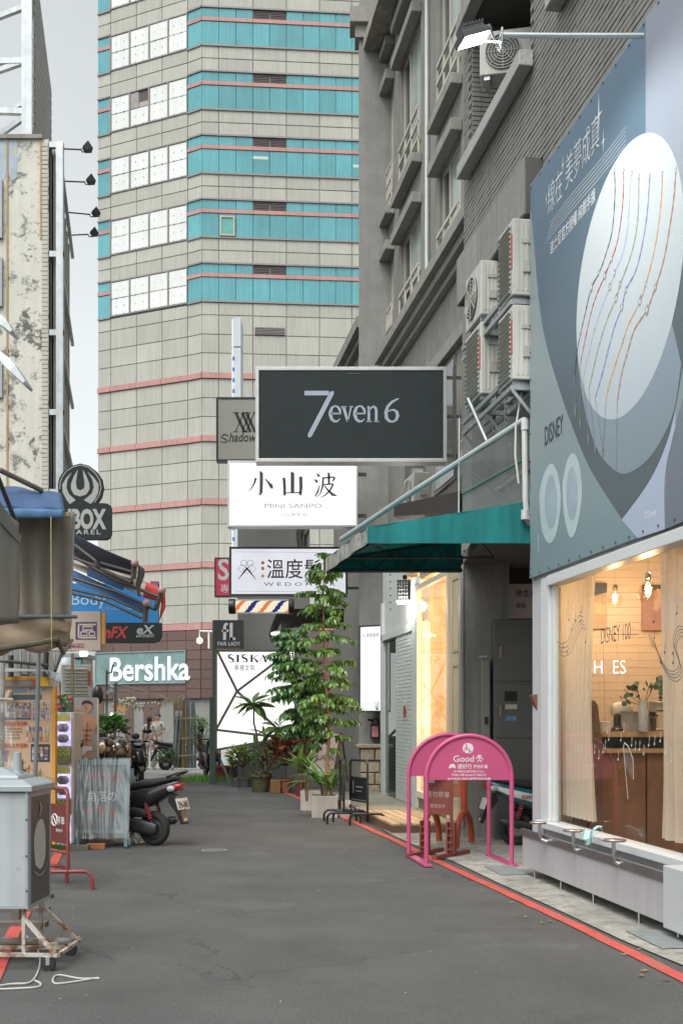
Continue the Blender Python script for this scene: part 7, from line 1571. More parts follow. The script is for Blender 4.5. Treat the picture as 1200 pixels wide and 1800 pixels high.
wi = M('print_pink_white', (.66, .60, .62), .5); r = AW_ / 2
def qp(x, y): return ((x - 290) / 738 * AW_, (1205 - y) / (1205 - 155) * AHt)
b = MB(f1); X, Z = qp(650, 258); b.poly([(X + .058 * math.cos(k * .2618), Z + .058 * math.sin(k * .2618)) for k in range(24)], -.007, .003); b.build('disc', wi, ar)
b = MB(f1)
X, Z = qp(634, 229); b.poly([(X + .008 * math.cos(k * .785), Z + .008 * math.sin(k * .785)) for k in range(8)], -.011, .003)
for q in ([(634, 240), (634, 266), (655, 268), (668, 285)], [(634, 250), (652, 252)], [(668, 285), (680, 281)]): b.stroke([(*qp(*p), .008) for p in q], -.0095)
b.stroke([(*qp(640 + 24 * math.cos(R(a)), 276 - 24 * math.sin(R(a))), .006) for a in range(110, 400, 20)], -.0095); b.build('wheelchair_symbol', pinkp, ar)
text('Good', f1 @ Matrix.Translation((qp(520, 0)[0], -.006, qp(0, 365)[1])), wi, ar, .095, qp(698, 0)[0] - qp(520, 0)[0], 'LEFT', .012)
b = MB(f1); X, Z = qp(748, 318); b.poly([(X + .024 * math.cos(k * .6283), Z + .012 * math.sin(k * .6283)) for k in range(10)], -.007, .003)
for q in ([(714, 340), (735, 332), (760, 332), (782, 344)], [(748, 332), (748, 348), (730, 368)], [(748, 348), (768, 366)]): b.stroke([(*qp(*p), .011) for p in q], -.0065)
b.poly([qp(*p) for p in [(485, 418), (488, 400), (497, 386), (528, 382), (540, 398), (542, 418), (530, 416), (524, 406), (512, 418), (505, 406), (497, 418)]], -.007, .003); b.build('pictogram', wi, ar)
text('通好行', f1 @ Matrix.Translation((qp(557, 0)[0], -.006, qp(0, 418)[1])), wi, ar, .058, qp(682, 0)[0] - qp(557, 0)[0], 'LEFT', .01); text('廣告路權', f1 @ Matrix.Translation((qp(697, 0)[0], -.006, qp(0, 415)[1])), wi, ar, .04, qp(818, 0)[0] - qp(697, 0)[0], 'LEFT', .02)
for s, x0, x1, y in (('意外隨車紀念 服務專線 037-15353', 525, 785, 450), ('專利品 字第 D55001號 仿冒必究', 505, 805, 478), ('台中市身心障礙者關懷協會推薦', 470, 842, 508)): text(s, f1 @ Matrix.Translation((qp(x0, 0)[0], -.006, qp(0, y)[1])), wi, ar, .026, qp(x1, 0)[0] - qp(x0, 0)[0], 'LEFT', .015)
# orange-red barriers standing behind the arch
orm = M('orange_red', (.36, .055, .018), .4, 0, .1, 5, coat=.2); orp = M('faded_orange_panel', (.33, .12, .065), .55, 0, .1, 4); brn = M('dull_red_frame', (.19, .045, .03), .55, 0, .15, 6)
t = thing('road_barrier', 'orange red barrier with thick curved feet behind the pink arch', 'barrier', (1.2, 13.9, 0))
fb = fr((1.10, 14.0, 0), (.62, -.25, 0)); b = MB(fb)
b.tube([(.42, 0, .5), (.42, 0, 1.22), (.40, 0, 1.26), (.02, 0, 1.26), (0, 0, 1.22), (0, 0, .5)], .042, 12); b.build('frame', orm, t, smooth=True)
b = MB(fb); b.box(.03, .39, -.008, .008, .62, 1.14); b.build('panel', orp, t)
for x in (0, .42):
    b = MB(fb); b.tube([(x, -.34 * math.cos(a), .04 + .40 * math.sin(a)) for a in [math.pi * k / 14 for k in range(15)]], .040, 10); b.build('foot', orm, t, smooth=True); b = MB(fb); b.tube([(x, 0, .42), (x, 0, .55)], .045, 10); b.build('sleeve', orm, t, smooth=True)
text('人行道', fb @ Matrix.Translation((.21, -.010, .92)), M('faded_white', (.46, .34, .30), .6), t, .11); text('請勿停車', fb @ Matrix.Translation((.21, -.010, .78)), M('faded_white', (.46, .34, .30), .6), t, .075)
t = thing('road_barrier', 'dull dark red barrier with perforated legs standing inside the pink arch', 'barrier', (1.1, 13.0, 0))
fb = fr((.965, 13.15, 0), (.42, -.30, 0)); b = MB(fb)
b.tube([(0, 0, .06), (0, 0, 1.02), (.02, 0, 1.05), (.33, 0, 1.05), (.35, 0, 1.02), (.35, 0, .06)], .018, 8); b.build('frame', brn, t, smooth=True)
b = MB(fb); b.box(.012, .338, -.005, .005, .48, .88); b.build('panel', M('dull_red_panel', (.20, .05, .035), .55, 0, .12, 5), t)
text('請勿停車', fb @ Matrix.Translation((.175, -.008, .68)), M('faded_white', (.46, .34, .30), .6), t, .08); text('謝謝合作', fb @ Matrix.Translation((.175, -.008, .56)), M('faded_white', (.46, .34, .30), .6), t, .05)
b = MB(fb); b.box(.02, .14, -.02, -.006, .84, 1.03); b.build('card', M('pale_card', (.42, .43, .42), .5), t)
for x in (0, .35):
    b = MB(fb)
    for k in range(4): b.box(x - .05, x + .05, -.03, .03, .08 + k * .08, .10 + k * .08)
    b.box(x - .055, x - .035, -.032, .032, .05, .40); b.box(x + .035, x + .055, -.032, .032, .05, .40); b.box(x - .03, x + .03, -.38, .38, .01, .055); b.build('foot', brn, t)
# teal framed blackboard under clear plastic
tf = M('teal_frame', (.11, .19, .21), .5, 0, .1, 6); bbm = M('chalk_board', (.12, .145, .15), .6, 0, .25, 3)
t = thing('blackboard', 'teal framed blackboard wrapped in clear plastic on the left side of the road', 'sandwich board', (-2.75, 13.9, 0))
fb = fr((-3.23, 13.85, .02), (1, -.06, 0), (0, .10, 1)); W_, H_ = .64, 1.06
b = MB(fb)
for q in ((0, .045, 0, H_), (W_ - .045, W_, 0, H_), (.045, W_ - .045, H_ - .07, H_), (.045, W_ - .045, .16, .20)): b.box(q[0], q[1], -.015, .015, q[2], q[3])
b.build('frame', tf, t, bevel=.004)
b = MB(fb); b.box(.045, W_ - .045, -.004, .004, .20, H_ - .07); b.build('panel', bbm, t)
ck = M('chalk_white', (.55, .56, .55), .8, 0, .3, 40); ckr = M('chalk_red', (.42, .10, .09), .8, 0, .3, 40)
text('角落の', fb @ Matrix.Translation((.12, -.006, .56)), ck, t, .14, .36, 'LEFT')
b = MB(fb)
for (x, z, k) in ((.17, .84, .09), (.30, .84, .10), (.45, .83, .09), (.10, .42, .06), (.33, .42, .07), (.44, .42, .07)):
    b.stroke([(x - k * .5, z + k * .3, .012), (x + k * .5, z + k * .35, .014)], -.006); b.stroke([(x, z + k * .6, .012), (x - .01, z - k * .2, .014), (x - k * .4, z - k * .5, .008)], -.006); b.stroke([(x - k * .4, z - .01, .010), (x + k * .4, z, .012), (x + k * .35, z - k * .5, .012)], -.006)
b.build('chalk_scribble', ckr, t)
b = MB(fb); b.stroke([(.08, .44, .012), (.3, .49, .016), (.42, .50, .01)], -.006); b.build('chalk_line', ckr, t)
clearp = GL('clear_wrap', (.95, .97, .98), .30, .03, .04)
rgp = random.Random(12); b = MB(fb)
fold = [(rgp.uniform(.02, W_), rgp.uniform(.015, .03), rgp.uniform(.008, .026), rgp.uniform(-.10, .10)) for _ in range(11)]
def wrap(u, v):
    x = -.02 + u * (W_ + .04); z = .10 + v * (H_ - .08); y = -.03
    for (c, w_, h, s) in fold: y -= h * math.exp(-((x - c - s * (v - .5)) / w_) ** 2)
    return V((x, y + .003 * math.sin(u * 23 + v * 9) + .003 * math.sin(v * 14 + u * 5), z + .01 * math.sin(u * 17) * (1 - v)))
b.grid(wrap, 90, 40); b.build('plastic_wrap', clearp, t, smooth=True)
b = MB(); b.m = Matrix.Translation((-3.2, 14.25, 0)); b.box(0, .04, 0, .04, 0, .95); b.box(.56, .60, 0, .04, 0, .95); b.build('rear_leg', tf, t)
t = thing('brick', 'single orange brick lying under the teal blackboard', 'brick', gp(168, 1494) + (0,)); p = gp(170, 1493); b = MB(rz((p[0], p[1], 0), R(4))); b.box(-.12, .10, 0, .10, 0, .065); b.build('block', M('brick_orange', (.33, .12, .055), .85, 0, .2, 12, bump=.4), t, bevel=.005)
t = thing('wooden_block', 'dark brown wooden block on the ground at the left foot of the blackboard', 'wood block', gp(135, 1496) + (0,)); p = gp(138, 1495); b = MB(rz((p[0], p[1], 0), R(4))); b.box(-.12, .12, 0, .12, 0, .06); b.build('block', M('dark_board', (.12, .10, .085), .8), t, bevel=.004)
t = thing('white_bottle', 'white plastic bottle lying behind the right foot of the blackboard', 'bottle', gp(215, 1488) + (.06,)); p = gp(212, 1486); b = MB(); b.lathe((p[0] - .1, p[1] + .15, .06), [(.055, 0), (.06, .02), (.06, .2), (.03, .26), (.025, .3)], 14, (1, -.2, 0)); b.build('body', M('bottle_white', (.6, .58, .52), .4), t, smooth=True)
# ================================================================== scooters
def side(b, pts, w): b.m_old = b.m; m = b.m; b.m = m @ fr((0, -w, 0), (1, 0, 0)); b.poly(pts, 0, 2 * w); b.m = m
def make_scooter(label, bodym, trimm, plate, panel=None, word=None, group='parked scooters'):
    t = thing('scooter', label, 'scooter', (0, 0, 0), group)
    blkp = black_p; grm = M('engine_grey', (.045, .047, .05), .45, .4, .15, 12); dark = M('scooter_dark', (.022, .022, .024), .5, 0, .15, 8)
    for x in (-.62, .62):
        b = MB(); b.lathe((x, -.03, .215), [(.03, -.02), (.05, -.015), (.055, .0), (.145, .01), (.155, .0), (.155, .06), (.145, .05), (.055, .06), (.05, .075), (.03, .08)], 22, (0, 1, 0)); wl = b.build('wheel', M('rim_grey', (.13, .13, .135), .4, .6), t, smooth=True)
        b = MB(); b.torus((x, 0, .215), (0, 1, 0), .165, .052, 32, 10, 1.05); b.build('tyre', rubber, wl, smooth=True)
        b = MB(); b.lathe((x, -.055, .215), [(.085, -.004), (.085, .004)], 18, (0, 1, 0)); b.build('brake_disc', steel, wl)
    b = MB(); b.loft([(-1.00, 0, .80, .03, .02), (-.96, 0, .775, .075, .045), (-.85, 0, .72, .115, .085), (-.65, 0, .64, .145, .13), (-.40, 0, .58, .155, .16), (-.18, 0, .53, .145, .17), (-.06, 0, .47, .12, .15), (.0, 0, .40, .10, .11)], 18, 2.6); b.build('body', bodym, t, smooth=True)
    b = MB(); b.loft([(-.98, 0, .845, .05, .015), (-.90, 0, .835, .10, .03), (-.70, 0, .795, .145, .05), (-.50, 0, .765, .155, .055), (-.38, 0, .735, .150, .055), (-.20, 0, .72, .13, .055), (-.02, 0, .70, .085, .045), (.02, 0, .68, .05, .02)], 16, 2.8); b.build('seat', M('seat_black', (.018, .018, .019), .55, 0, .15, 14), t, smooth=True)
    b = MB(); b.tube([(-.86, .10, .86), (-1.0, .09, .91), (-1.07, .04, .93), (-1.07, -.04, .93), (-1.0, -.09, .91), (-.86, -.10, .86)], .014, 8); b.build('grab_rail', blkp, t, smooth=True)
    b = MB(); side(b, [(-.15, .30), (.42, .27), (.46, .33), (.30, .36), (-.12, .38)], .13); b.build('floorboard', dark, t, bevel=.01)
    b = MB(); side(b, [(.36, .30), (.46, .34), (.50, .55), (.44, .85), (.40, .98), (.34, .96), (.38, .75), (.38, .50), (.32, .36)], .19); b.build('leg_shield', bodym, t, bevel=.02)
    b = MB(); b.loft([(.40, 0, .70, .16, .22), (.50, 0, .66, .15, .20), (.58, 0, .62, .10, .14), (.62, 0, .60, .05, .07)], 16, 2.6); b.build('front_cowl', bodym, t, smooth=True)
    b = MB(); b.loft([(.38, 0, .62, .05, .02), (.48, 0, .47, .07, .02), (.62, 0, .455, .075, .025), (.78, 0, .41, .065, .02), (.84, 0, .34, .04, .02)], 12, 2.2); b.build('front_fender', bodym, t, smooth=True)
    b = MB(); b.tube([(.36, 0, .95), (.54, .0, .42), (.62, .07, .215)], .022, 8); b.tube([(.54, .0, .42), (.62, -.07, .215)], .022, 8); b.build('fork', dark, t)
    b = MB(); b.loft([(.22, 0, 1.0, .06, .04), (.30, 0, 1.01, .15, .07), (.40, 0, .99, .13, .075), (.47, 0, .97, .07, .05)], 14, 2.4); hb = b.build('handlebar', bodym, t, smooth=True)
    b = MB(); b.tube([(.33, .12, 1.01), (.28, .24, 1.02), (.22, .34, 1.0)], .017, 8); b.tube([(.33, -.12, 1.01), (.28, -.24, 1.02), (.22, -.34, 1.0)], .017, 8); b.build('grip', rubber, hb)
    b = MB(); b.loft([(.44, 0, .97, .10, .045), (.485, 0, .96, .08, .03)], 12, 2.2); b.build('headlight', M('lamp_glass', (.5, .52, .54), .1, 0, 0, spec=.9), t, smooth=True)
    for s in (-1, 1):
        b = MB(); b.tube([(.30, s * .20, 1.03), (.33, s * .26, 1.15), (.30, s * .28, 1.22)], .008, 6); b.ball((.30, s * .29, 1.26), .02, .075, .055); b.build('mirror', blkp, t, smooth=True)
        b = MB(); b.ball((.57, s * .13, .66), .03, .045, .03, 10, 6); b.build('indicator', M('amber_lens', (.55, .18, .02), .3), t, smooth=True)
    b = MB(); b.loft([(-1.03, 0, .755, .05, .03), (-.99, 0, .745, .095, .045), (-.90, 0, .72, .10, .05)], 14, 2.6); b.build('tail_light', M('tail_red', (.42, .012, .016), .2, 0, 0, spec=.8, coat=.5), t, smooth=True)
    for s in (-1, 1): b = MB(); b.ball((-.93, s * .115, .72), .06, .03, .04, 10, 6); b.build('indicator', M('clear_lens', (.4, .40, .38), .2, 0, 0, spec=.8), t, smooth=True)
    b = MB(); side(b, [(-.88, .66), (-.97, .63), (-1.06, .40), (-1.09, .30), (-1.05, .28), (-.98, .42), (-.86, .56)], .075); b.build('rear_fender', blkp, t, bevel=.01)
    pf = fr((-1.045, .13, .46), (0, -1, 0), (.33, 0, 1)); b = MB(pf); b.box(0, .26, -.012, -.004, 0, .145); pl_ = b.build('number_plate', M('plate_white', (.62, .63, .62), .45), t, bevel=.003)
    if plate: text(plate, pf @ Matrix.Translation((.13, -.0135, .025)), black_p, pl_, .115, .225, bold=.03)
    b = MB(); b.ball((-1.07, .0, .33), .02, .05, .025); b.build('reflector', M('reflector_clear', (.5, .45, .4), .2), t, smooth=True)
    for s in (-1, 1):
        b = MB(); b.tube([(-.66, s * .115, .28), (-.56, s * .125, .56)], .014, 8); sh = b.build('shock', dark, t)
        b = MB(); n_ = 60; b.tube([(-.64 + .075 * k / n_ + .026 * math.cos(k * .75), s * .118 + .026 * math.sin(k * .75), .34 + .20 * k / n_) for k in range(n_)], .007, 5); b.build('spring', M('spring_red', (.36, .03, .03), .4), sh, smooth=True)
    b = MB(); b.loft([(-.72, .10, .22, .035, .05), (-.66, .10, .22, .05, .085), (-.50, .11, .24, .055, .09), (-.25, .11, .27, .055, .085), (-.08, .10, .28, .04, .06)], 14, 2.8); b.build('engine_case', grm, t, smooth=True)
    b = MB(); b.loft([(-.58, .09, .40, .05, .05), (-.40, .10, .42, .055, .07), (-.20, .09, .41, .05, .05)], 12, 2.8); b.build('air_filter', dark, t, smooth=True)
    b = MB(); b.tube([(-.86, -.14, .33), (-.80, -.14, .31), (-.45, -.13, .25), (-.38, -.12, .23), (-.1, -.06, .2)], [.03, .055, .05, .02, .018], 12); b.build('exhaust', grm, t, smooth=True)
    b = MB(); b.tube([(-.30, .10, .2), (-.36, .17, .01)], .012, 6); b.tube([(-.3, .08, .16), (-.42, .10, .03), (-.42, -.10, .03), (-.3, -.08, .16)], .014, 6); b.build('stand', galv, t)
    if panel:
        b = MB(); b.loft([(-.92, 0, .735, .108, .035), (-.70, 0, .66, .150, .07), (-.45, 0, .60, .162, .08), (-.25, 0, .56, .155, .07), (-.12, 0, .52, .135, .05)], 16, 3.2); b.build('side_panel', panel, t, smooth=True)
    if word:
        for s, ex_ in ((-1, (1, 0, 0)),): text(word, fr((-.60, -.168, .60), (1, 0, .22 * 0), (0, 0, 1)), M('badge_maroon', (.30, .06, .05), .4), t, .085, None, 'LEFT', .02, shear=.2)
        text(word, fr((-.25, .168, .585), (-1, 0, 0), (0, 0, 1)), M('badge_maroon', (.30, .06, .05), .4), t, .085, None, 'LEFT', .02, shear=.2)
    return t
def place(t, axle, fwd, lean=0):
    a = math.atan2(fwd[1], fwd[0]); t.rotation_euler = (R(lean), 0, a); d = V((math.cos(a), math.sin(a), 0)); t.location = V((*axle, 0)) + d * .62
scb = M('scooter_black', (.020, .019, .020), .25, 0, .1, 6, coat=.5)
s1 = make_scooter('black scooter with a red tail light and white plate behind the teal blackboard', scb, scb, '296-JMB')
place(s1, (-2.32, 14.15), (-.90, .42))
scw = M('scooter_white', (.60, .62, .62), .3, 0, .05, 4, coat=.5); sct = M('scooter_teal', (.02, .095, .12), .3, 0, .08, 4, coat=.5)
s2 = make_scooter('white and dark teal scooter parked by the pier behind the pink arch', sct, sct, '', scw, 'cuxi')
place(s2, (2.16, 14.1), (1, .10))
for (x, Y, fx, fy, lab) in ((-3.55, 15.7, -.80, .6, 'dark scooter carrying two helmets behind the standing banner'), (wx(210, 20.5), 20.8, .12, -.99, 'dark scooter facing the road behind the green shrub on the left'),
                            (wx(238, 32), 32.0, -.8, .6, 'dark scooter parked to the left of the standing woman'), (wx(291, 34), 34.0, .9, .4, 'dark scooter parked to the right of the standing woman'), (wx(362, 30.5), 30.5, .3, -.95, 'dark scooter half hidden behind the green posts and bamboo fence'), (wx(216, 27), 27.6, .4, -.9, 'dark scooter behind the camera pole on the left')):
    c = dup(s1); c['label'] = lab; place(c, (x, Y), (fx, fy))
helm = M('helmet_black', (.022, .02, .018), .15, 0, .2, 3, coat=.6, dirt=((.30, .20, .09), .53, .60, 4.5))
for i, (px, py, Y, r_) in enumerate(((184, 1318, 15.2, .17), (211, 1317, 15.9, .155))):
    t = thing('helmet', ['nearer black and gold helmet resting on a scooter beside the banner', 'farther black and gold helmet resting on a scooter behind the first helmet'][i], 'helmet', at(px, 1337, Y), 'helmets on the scooters')
    b = MB(); c = at(px, py, Y); b.ball(c, r_, r_ * 1.12, r_, 20, 14); b.build('shell', helm, t, smooth=True)
    b = MB(); b.torus(c + V((0, 0, -r_ * .62)), (0, 0, 1), r_ * .80, .012, 24, 6); b.build('rim', black_p, t)
    b = MB(); b.tube([c + V((-r_ * .75, -.04, -r_ * .6)), c + V((-r_ * .3, -.05, -r_ * 1.25)), c + V((r_ * .5, -.03, -r_ * .8))], .010, 6); b.build('strap', black_p, t)

# ================================================================== people at the far end
def skin_mesh(name, verts, edges, radii, mat, parent, root=0, sub=2):
    me = bpy.data.meshes.new(name); me.from_pydata(verts, edges, []); o = bpy.data.objects.new('tmp', me); COL.objects.link(o)
    md = o.modifiers.new('skin', 'SKIN'); md.use_smooth_shade = True
    for i, r_ in enumerate(radii): me.skin_vertices[0].data[i].radius = (r_, r_) if not isinstance(r_, tuple) else r_
    me.skin_vertices[0].data[root].use_root = True
    s = o.modifiers.new('sub', 'SUBSURF'); s.levels = s.render_levels = sub
    bpy.context.view_layer.update(); m2 = bpy.data.meshes.new_from_object(o.evaluated_get(bpy.context.evaluated_depsgraph_get())); COL.objects.unlink(o); bpy.data.objects.remove(o)
    m2.materials.clear(); m2.materials.append(mat); m2.name = name
    return link(name, m2, parent)
def person(label, loc, yaw, top, bottom, hair, longhair, arm_bend, h=1.62):
    t = thing('person', label, 'person'); k = h / 1.62
    skin = M('skin', (.50, .30, .21), .55, 0, .05, 8)
    # faces -y ; z up
    P = [(0, 0, .90), (0, .01, 1.06), (0, .0, 1.24), (0, .0, 1.36), (0, -.01, 1.43), (0, -.015, 1.50), (0, -.01, 1.57)]
    Rr = [(.145, .10), (.115, .085), (.14, .095), (.10, .07), (.048, .048), (.075, .085), (.065, .075)]
    E = [(i, i + 1) for i in range(6)]
    for s in (-1, 1):
        b0 = len(P); P += [(s * .155, 0, 1.33), (s * .21, .01, 1.08)]; Rr += [.05, .038]
        if arm_bend and s == arm_bend: P += [(s * .17, -.17, 1.08), (s * .12, -.24, 1.12)]
        else: P += [(s * .225, -.05, .86), (s * .225, -.07, .78)]
        Rr += [.028, .022]; E += [(3, b0), (b0, b0 + 1), (b0 + 1, b0 + 2), (b0 + 2, b0 + 3)]
        hx, hy, hz_ = P[b0 + 3]
        for q in range(5):      # fingers
            i0 = len(P); off = (q - 2) * .013; up = (arm_bend and s == arm_bend)
            d1 = (hx + off * (1 if not up else .3), hy - (.05 if up else .012 + .004 * q), hz_ + (.01 * q if up else -.045 + .006 * abs(q - 2))); P += [d1, (d1[0], d1[1] - (.03 if up else .012), d1[2] - (0 if up else .03))]; Rr += [.008, .006]; E += [(b0 + 3, i0), (i0, i0 + 1)]
        l0 = len(P); P += [(s * .09, 0, .84), (s * .10, -.005, .48), (s * .10, .01, .10), (s * .105, -.02, .035), (s * .11, -.14, .025)]; Rr += [.085, .055, .038, (.038, .03), (.034, .02)]; E += [(0, l0)] + [(l0 + i, l0 + i + 1) for i in range(4)]
    skin_mesh('body', [tuple(q * k for q in p) for p in P], E, [tuple(q * k for q in r) if isinstance(r, tuple) else r * k for r in Rr], skin, t)
    SP = [(0, 0, .96), (0, .01, 1.08), (0, 0, 1.24), (0, 0, 1.37), (0, -.005, 1.40)]; SR = [(.158, .115), (.135, .10), (.155, .11), (.105, .08), (.062, .058)]; SE = [(0, 1), (1, 2), (2, 3), (3, 4)]
    for s in (-1, 1): i0 = len(SP); SP += [(s * .16, 0, 1.335), (s * .205, .005, 1.16)]; SR += [.066, .066]; SE += [(3, i0), (i0, i0 + 1)]
    skin_mesh('shirt', [tuple(q * k for q in p) for p in SP], SE, [tuple(q * k for q in r) if isinstance(r, tuple) else r * k for r in SR], top, t)
    TP = [(0, 0, .99), (0, .01, .90)]; TR = [(.135, .10), (.165, .125)]; TE = [(0, 1)]
    for s in (-1, 1): i0 = len(TP); TP += [(s * .092, .01, .80), (s * .102, 0, .46), (s * .105, .0, .06)]; TR += [.098, .082, .078]; TE += [(1, i0), (i0, i0 + 1), (i0 + 1, i0 + 2)]
    skin_mesh('trousers', [tuple(q * k for q in p) for p in TP], TE, [tuple(q * k for q in r) if isinstance(r, tuple) else r * k for r in TR], bottom, t)
    for s in (-1, 1): b = MB(); b.loft([(-.0, 0, 0, .036, .03), (.06, 0, .005, .045, .04), (.16, 0, -.005, .045, .03), (.24, 0, -.012, .03, .018)], 12, 2.4); b.v = [V((s * .108 * k + p.y, .05 - p.x, p.z + .034)) for p in b.v]; b.build('shoe', M('shoe_white', (.6, .6, .58), .6), t, smooth=True)
    b = MB(); b.ball((0, .012 * k, 1.545 * k), .088 * k, .100 * k, .098 * k, 16, 10)
    if longhair: b.loft([(0, 0, 0, .04, .04), (.10, 0, .01, .04, .035), (.28, 0, .0, .036, .03), (.42, 0, -.01, .012, .012)], 12, 2.2); n_ = 12 * 4; b.v[-n_:] = [V((p.y, .085 + p.z, 1.50 * k - p.x)) for p in b.v[-n_:]]
    else: b.v = [V((p.x, p.y + .012, max(p.z, 1.53 * k + (.03 if p.y < -.02 else 0)))) for p in b.v]
    b.build('hair', hair, t, smooth=True)
    b = MB()
    for s in (-1, 1): b.ball((s * .030 * k, -.088 * k, 1.525 * k), .011, .006, .007, 8, 6)
    b.build('eye', black_p, t, smooth=True)
    b = MB(); b.add([(0, -.115 * k, 1.49 * k), (-.014, -.09 * k, 1.485 * k), (.014, -.09 * k, 1.485 * k), (0, -.092 * k, 1.53 * k)], [(0, 2, 1), (0, 1, 3), (0, 3, 2)]); b.build('nose', M('skin', (.50, .30, .21), .55), t, smooth=True)
    b = MB(); b.box(-.022, .022, -.094 * k, -.086 * k, 1.455 * k, 1.462 * k); b.build('mouth', M('lips', (.38, .13, .11), .5), t)
    b = MB()
    for s in (-1, 1): b.ball((s * .088 * k, -.005, 1.51 * k), .012, .02, .03, 8, 6)
    b.build('ear', M('skin', (.50, .30, .21), .55), t, smooth=True)
    t.location = loc; t.rotation_euler = (0, 0, yaw); return t
hairm = M('hair_dark', (.018, .014, .012), .5, 0, .2, 20)
pw = gp(263, 1353)
person('woman in a white shirt and cream trousers with a dark ponytail, seen from behind', (pw[0], pw[1], 0), R(172), M('shirt_white', (.52, .50, .47), .8, 0, .06, 9), M('trousers_cream', (.50, .46, .40), .8, 0, .08, 7), hairm, True, 0, 1.60)
person('man with short dark hair facing the camera, mostly hidden behind the woman', (pw[0] + .13, pw[1] + .75, 0), R(-12), M('shirt_grey', (.45, .43, .41), .8), M('trousers_pale', (.42, .39, .35), .8), hairm, False, 1, 1.68)
t = thing('handbag', 'small dark shoulder bag hanging at the standing woman', 'bag', (pw[0] - .05, pw[1] - .14, 1.15)); b = MB(rz((pw[0] - .10, pw[1] - .16, 1.16), 0)); b.box(-.07, .07, -.03, .03, -.06, .06); b.build('body', black_p, t, bevel=.015)
b = MB(); b.tube([(pw[0] - .16, pw[1] - .15, 1.2), (pw[0] + .0, pw[1] - .12, 1.36), (pw[0] + .10, pw[1] - .02, 1.40)], .008, 5); b.build('strap', black_p, t)

# ================================================================== far end clutter
t = thing('bamboo_fence', 'row of bamboo and steel poles with a hanging cloth at the far end', 'fence', at(325, 1352, 31.5))
bmb = M('bamboo', (.34, .27, .14), .55, 0, .2, 6, rnd=.25); rgb_ = random.Random(4)
for k, px in enumerate((309, 314, 318, 321, 325, 329, 333, 338, 343)):
    Y = 31.4 + .06 * (k % 3); b = MB(); b.tube([at(px, 1350, Y), at(px + rgb_.uniform(-2, 1), 1290, Y), at(px + rgb_.uniform(-3, 1), 1222 + rgb_.uniform(-4, 18), Y)], .038, 8); b.build('pole', bmb if k < 6 else M('steel_blue', (.19, .24, .26), .5, .3), t)
b = MB(); b.grid(lambda u, v: at(302 + 12 * u + 6 * v, 1346 - 96 * v, 31.3) + V((0, .06 * math.sin(u * 12), 0)), 10, 8); b.build('cloth', M('grey_cloth', (.34, .36, .37), .8, 0, .2, 4), t, smooth=True, solid=.01)
b = MB(); b.grid(lambda u, v: at(311 + 7 * u, 1340 - 90 * v, 31.35) + V((0, .04 * math.sin(u * 9), 0)), 6, 8); b.build('blue_cloth', M('blue_cloth', (.08, .12, .20), .8, 0, .3, 5), t, smooth=True, solid=.01)
b = MB()
for y in (1265, 1300, 1330): b.tube([at(306, y, 31.3), at(345, y - 3, 31.3)], .02, 6)
b.build('rail', bmb, t)
flagm = [M('flag_yellow', (.50, .42, .16), .8), M('flag_white', (.52, .52, .48), .8)]
for i, (pts, lab) in enumerate((([(288, 1226), (305, 1229), (324, 1222)], 'upper string of yellow and white bunting flags by the bamboo fence'), ([(205, 1234), (235, 1240), (262, 1243), (292, 1233)], 'lower string of yellow and white bunting flags across the far end'))):
    t = thing('bunting', lab, 'bunting', at(*pts[0], 31), 'bunting at the far end'); q = smooth(pts, 8); b = MB(); b.tube([at(*p, 31) for p in q], .008, 5); b.build('string', M('string_pale', (.5, .5, .45), .8), t)
    for k in range(1, len(q) - 1, 2):
        p = at(*q[k], 31); b = MB(); b.add([p + V((-.05, 0, 0)), p + V((.05, .01, 0)), p + V((.0, .02, -.15))], [(0, 1, 2)]); b.build('flag', flagm[(k // 2) % 2], t, solid=.004)
t = thing('string_lights', 'tangle of small white bulb strings under the brown tower base', 'string lights', at(240, 1230, 34)); b = MB(); q = [(203, 1228), (215, 1232), (228, 1226), (236, 1228), (222, 1236), (206, 1238), (230, 1240), (255, 1236), (290, 1236)]
b.tube([at(*p, 34) for p in smooth(q, 5)], .008, 5); b.build('wire', dkmetal, t); b = MB(); rg = random.Random(8)
for p in smooth(q, 6): b.ball(at(p[0] + rg.uniform(-2, 2), p[1] + rg.uniform(-1, 3), 34), .035, k=6, j=4)
b.build('bulb', M('bulb_cream', (.6, .56, .45), .4), t)
for i, (x0, y0, x1, y1) in enumerate(((205, 1202, 290, 1225), (212, 1214, 285, 1222))):
    pass
t = thing('overhead_wire', 'two thin pale wires strung before the brown tower base', 'wire', at(205, 1202, 30)); b = MB(); b.tube([at(205, 1202, 30), at(250, 1213, 30.5), at(288, 1225, 31)], .008, 5); b.tube([at(212, 1214, 30), at(286, 1223, 31)], .008, 5); b.build('wire', M('string_pale', (.5, .5, .45), .8), t)
for i, (px, py, Y, c_) in enumerate(((205, 1245, 33, (.45, .2, .05)),)):
    t = thing('market_umbrella', 'orange brown canvas canopy edge at the far left behind the shrub', 'canopy', at(px, py, Y)); b = MB(); b.grid(lambda u, v: at(194 + 22 * u, 1240 + 14 * u, Y) + V((0, v * .8, v * .12)), 4, 3); b.build('canvas', M('canopy_orange', c_, .8), t, solid=.02)

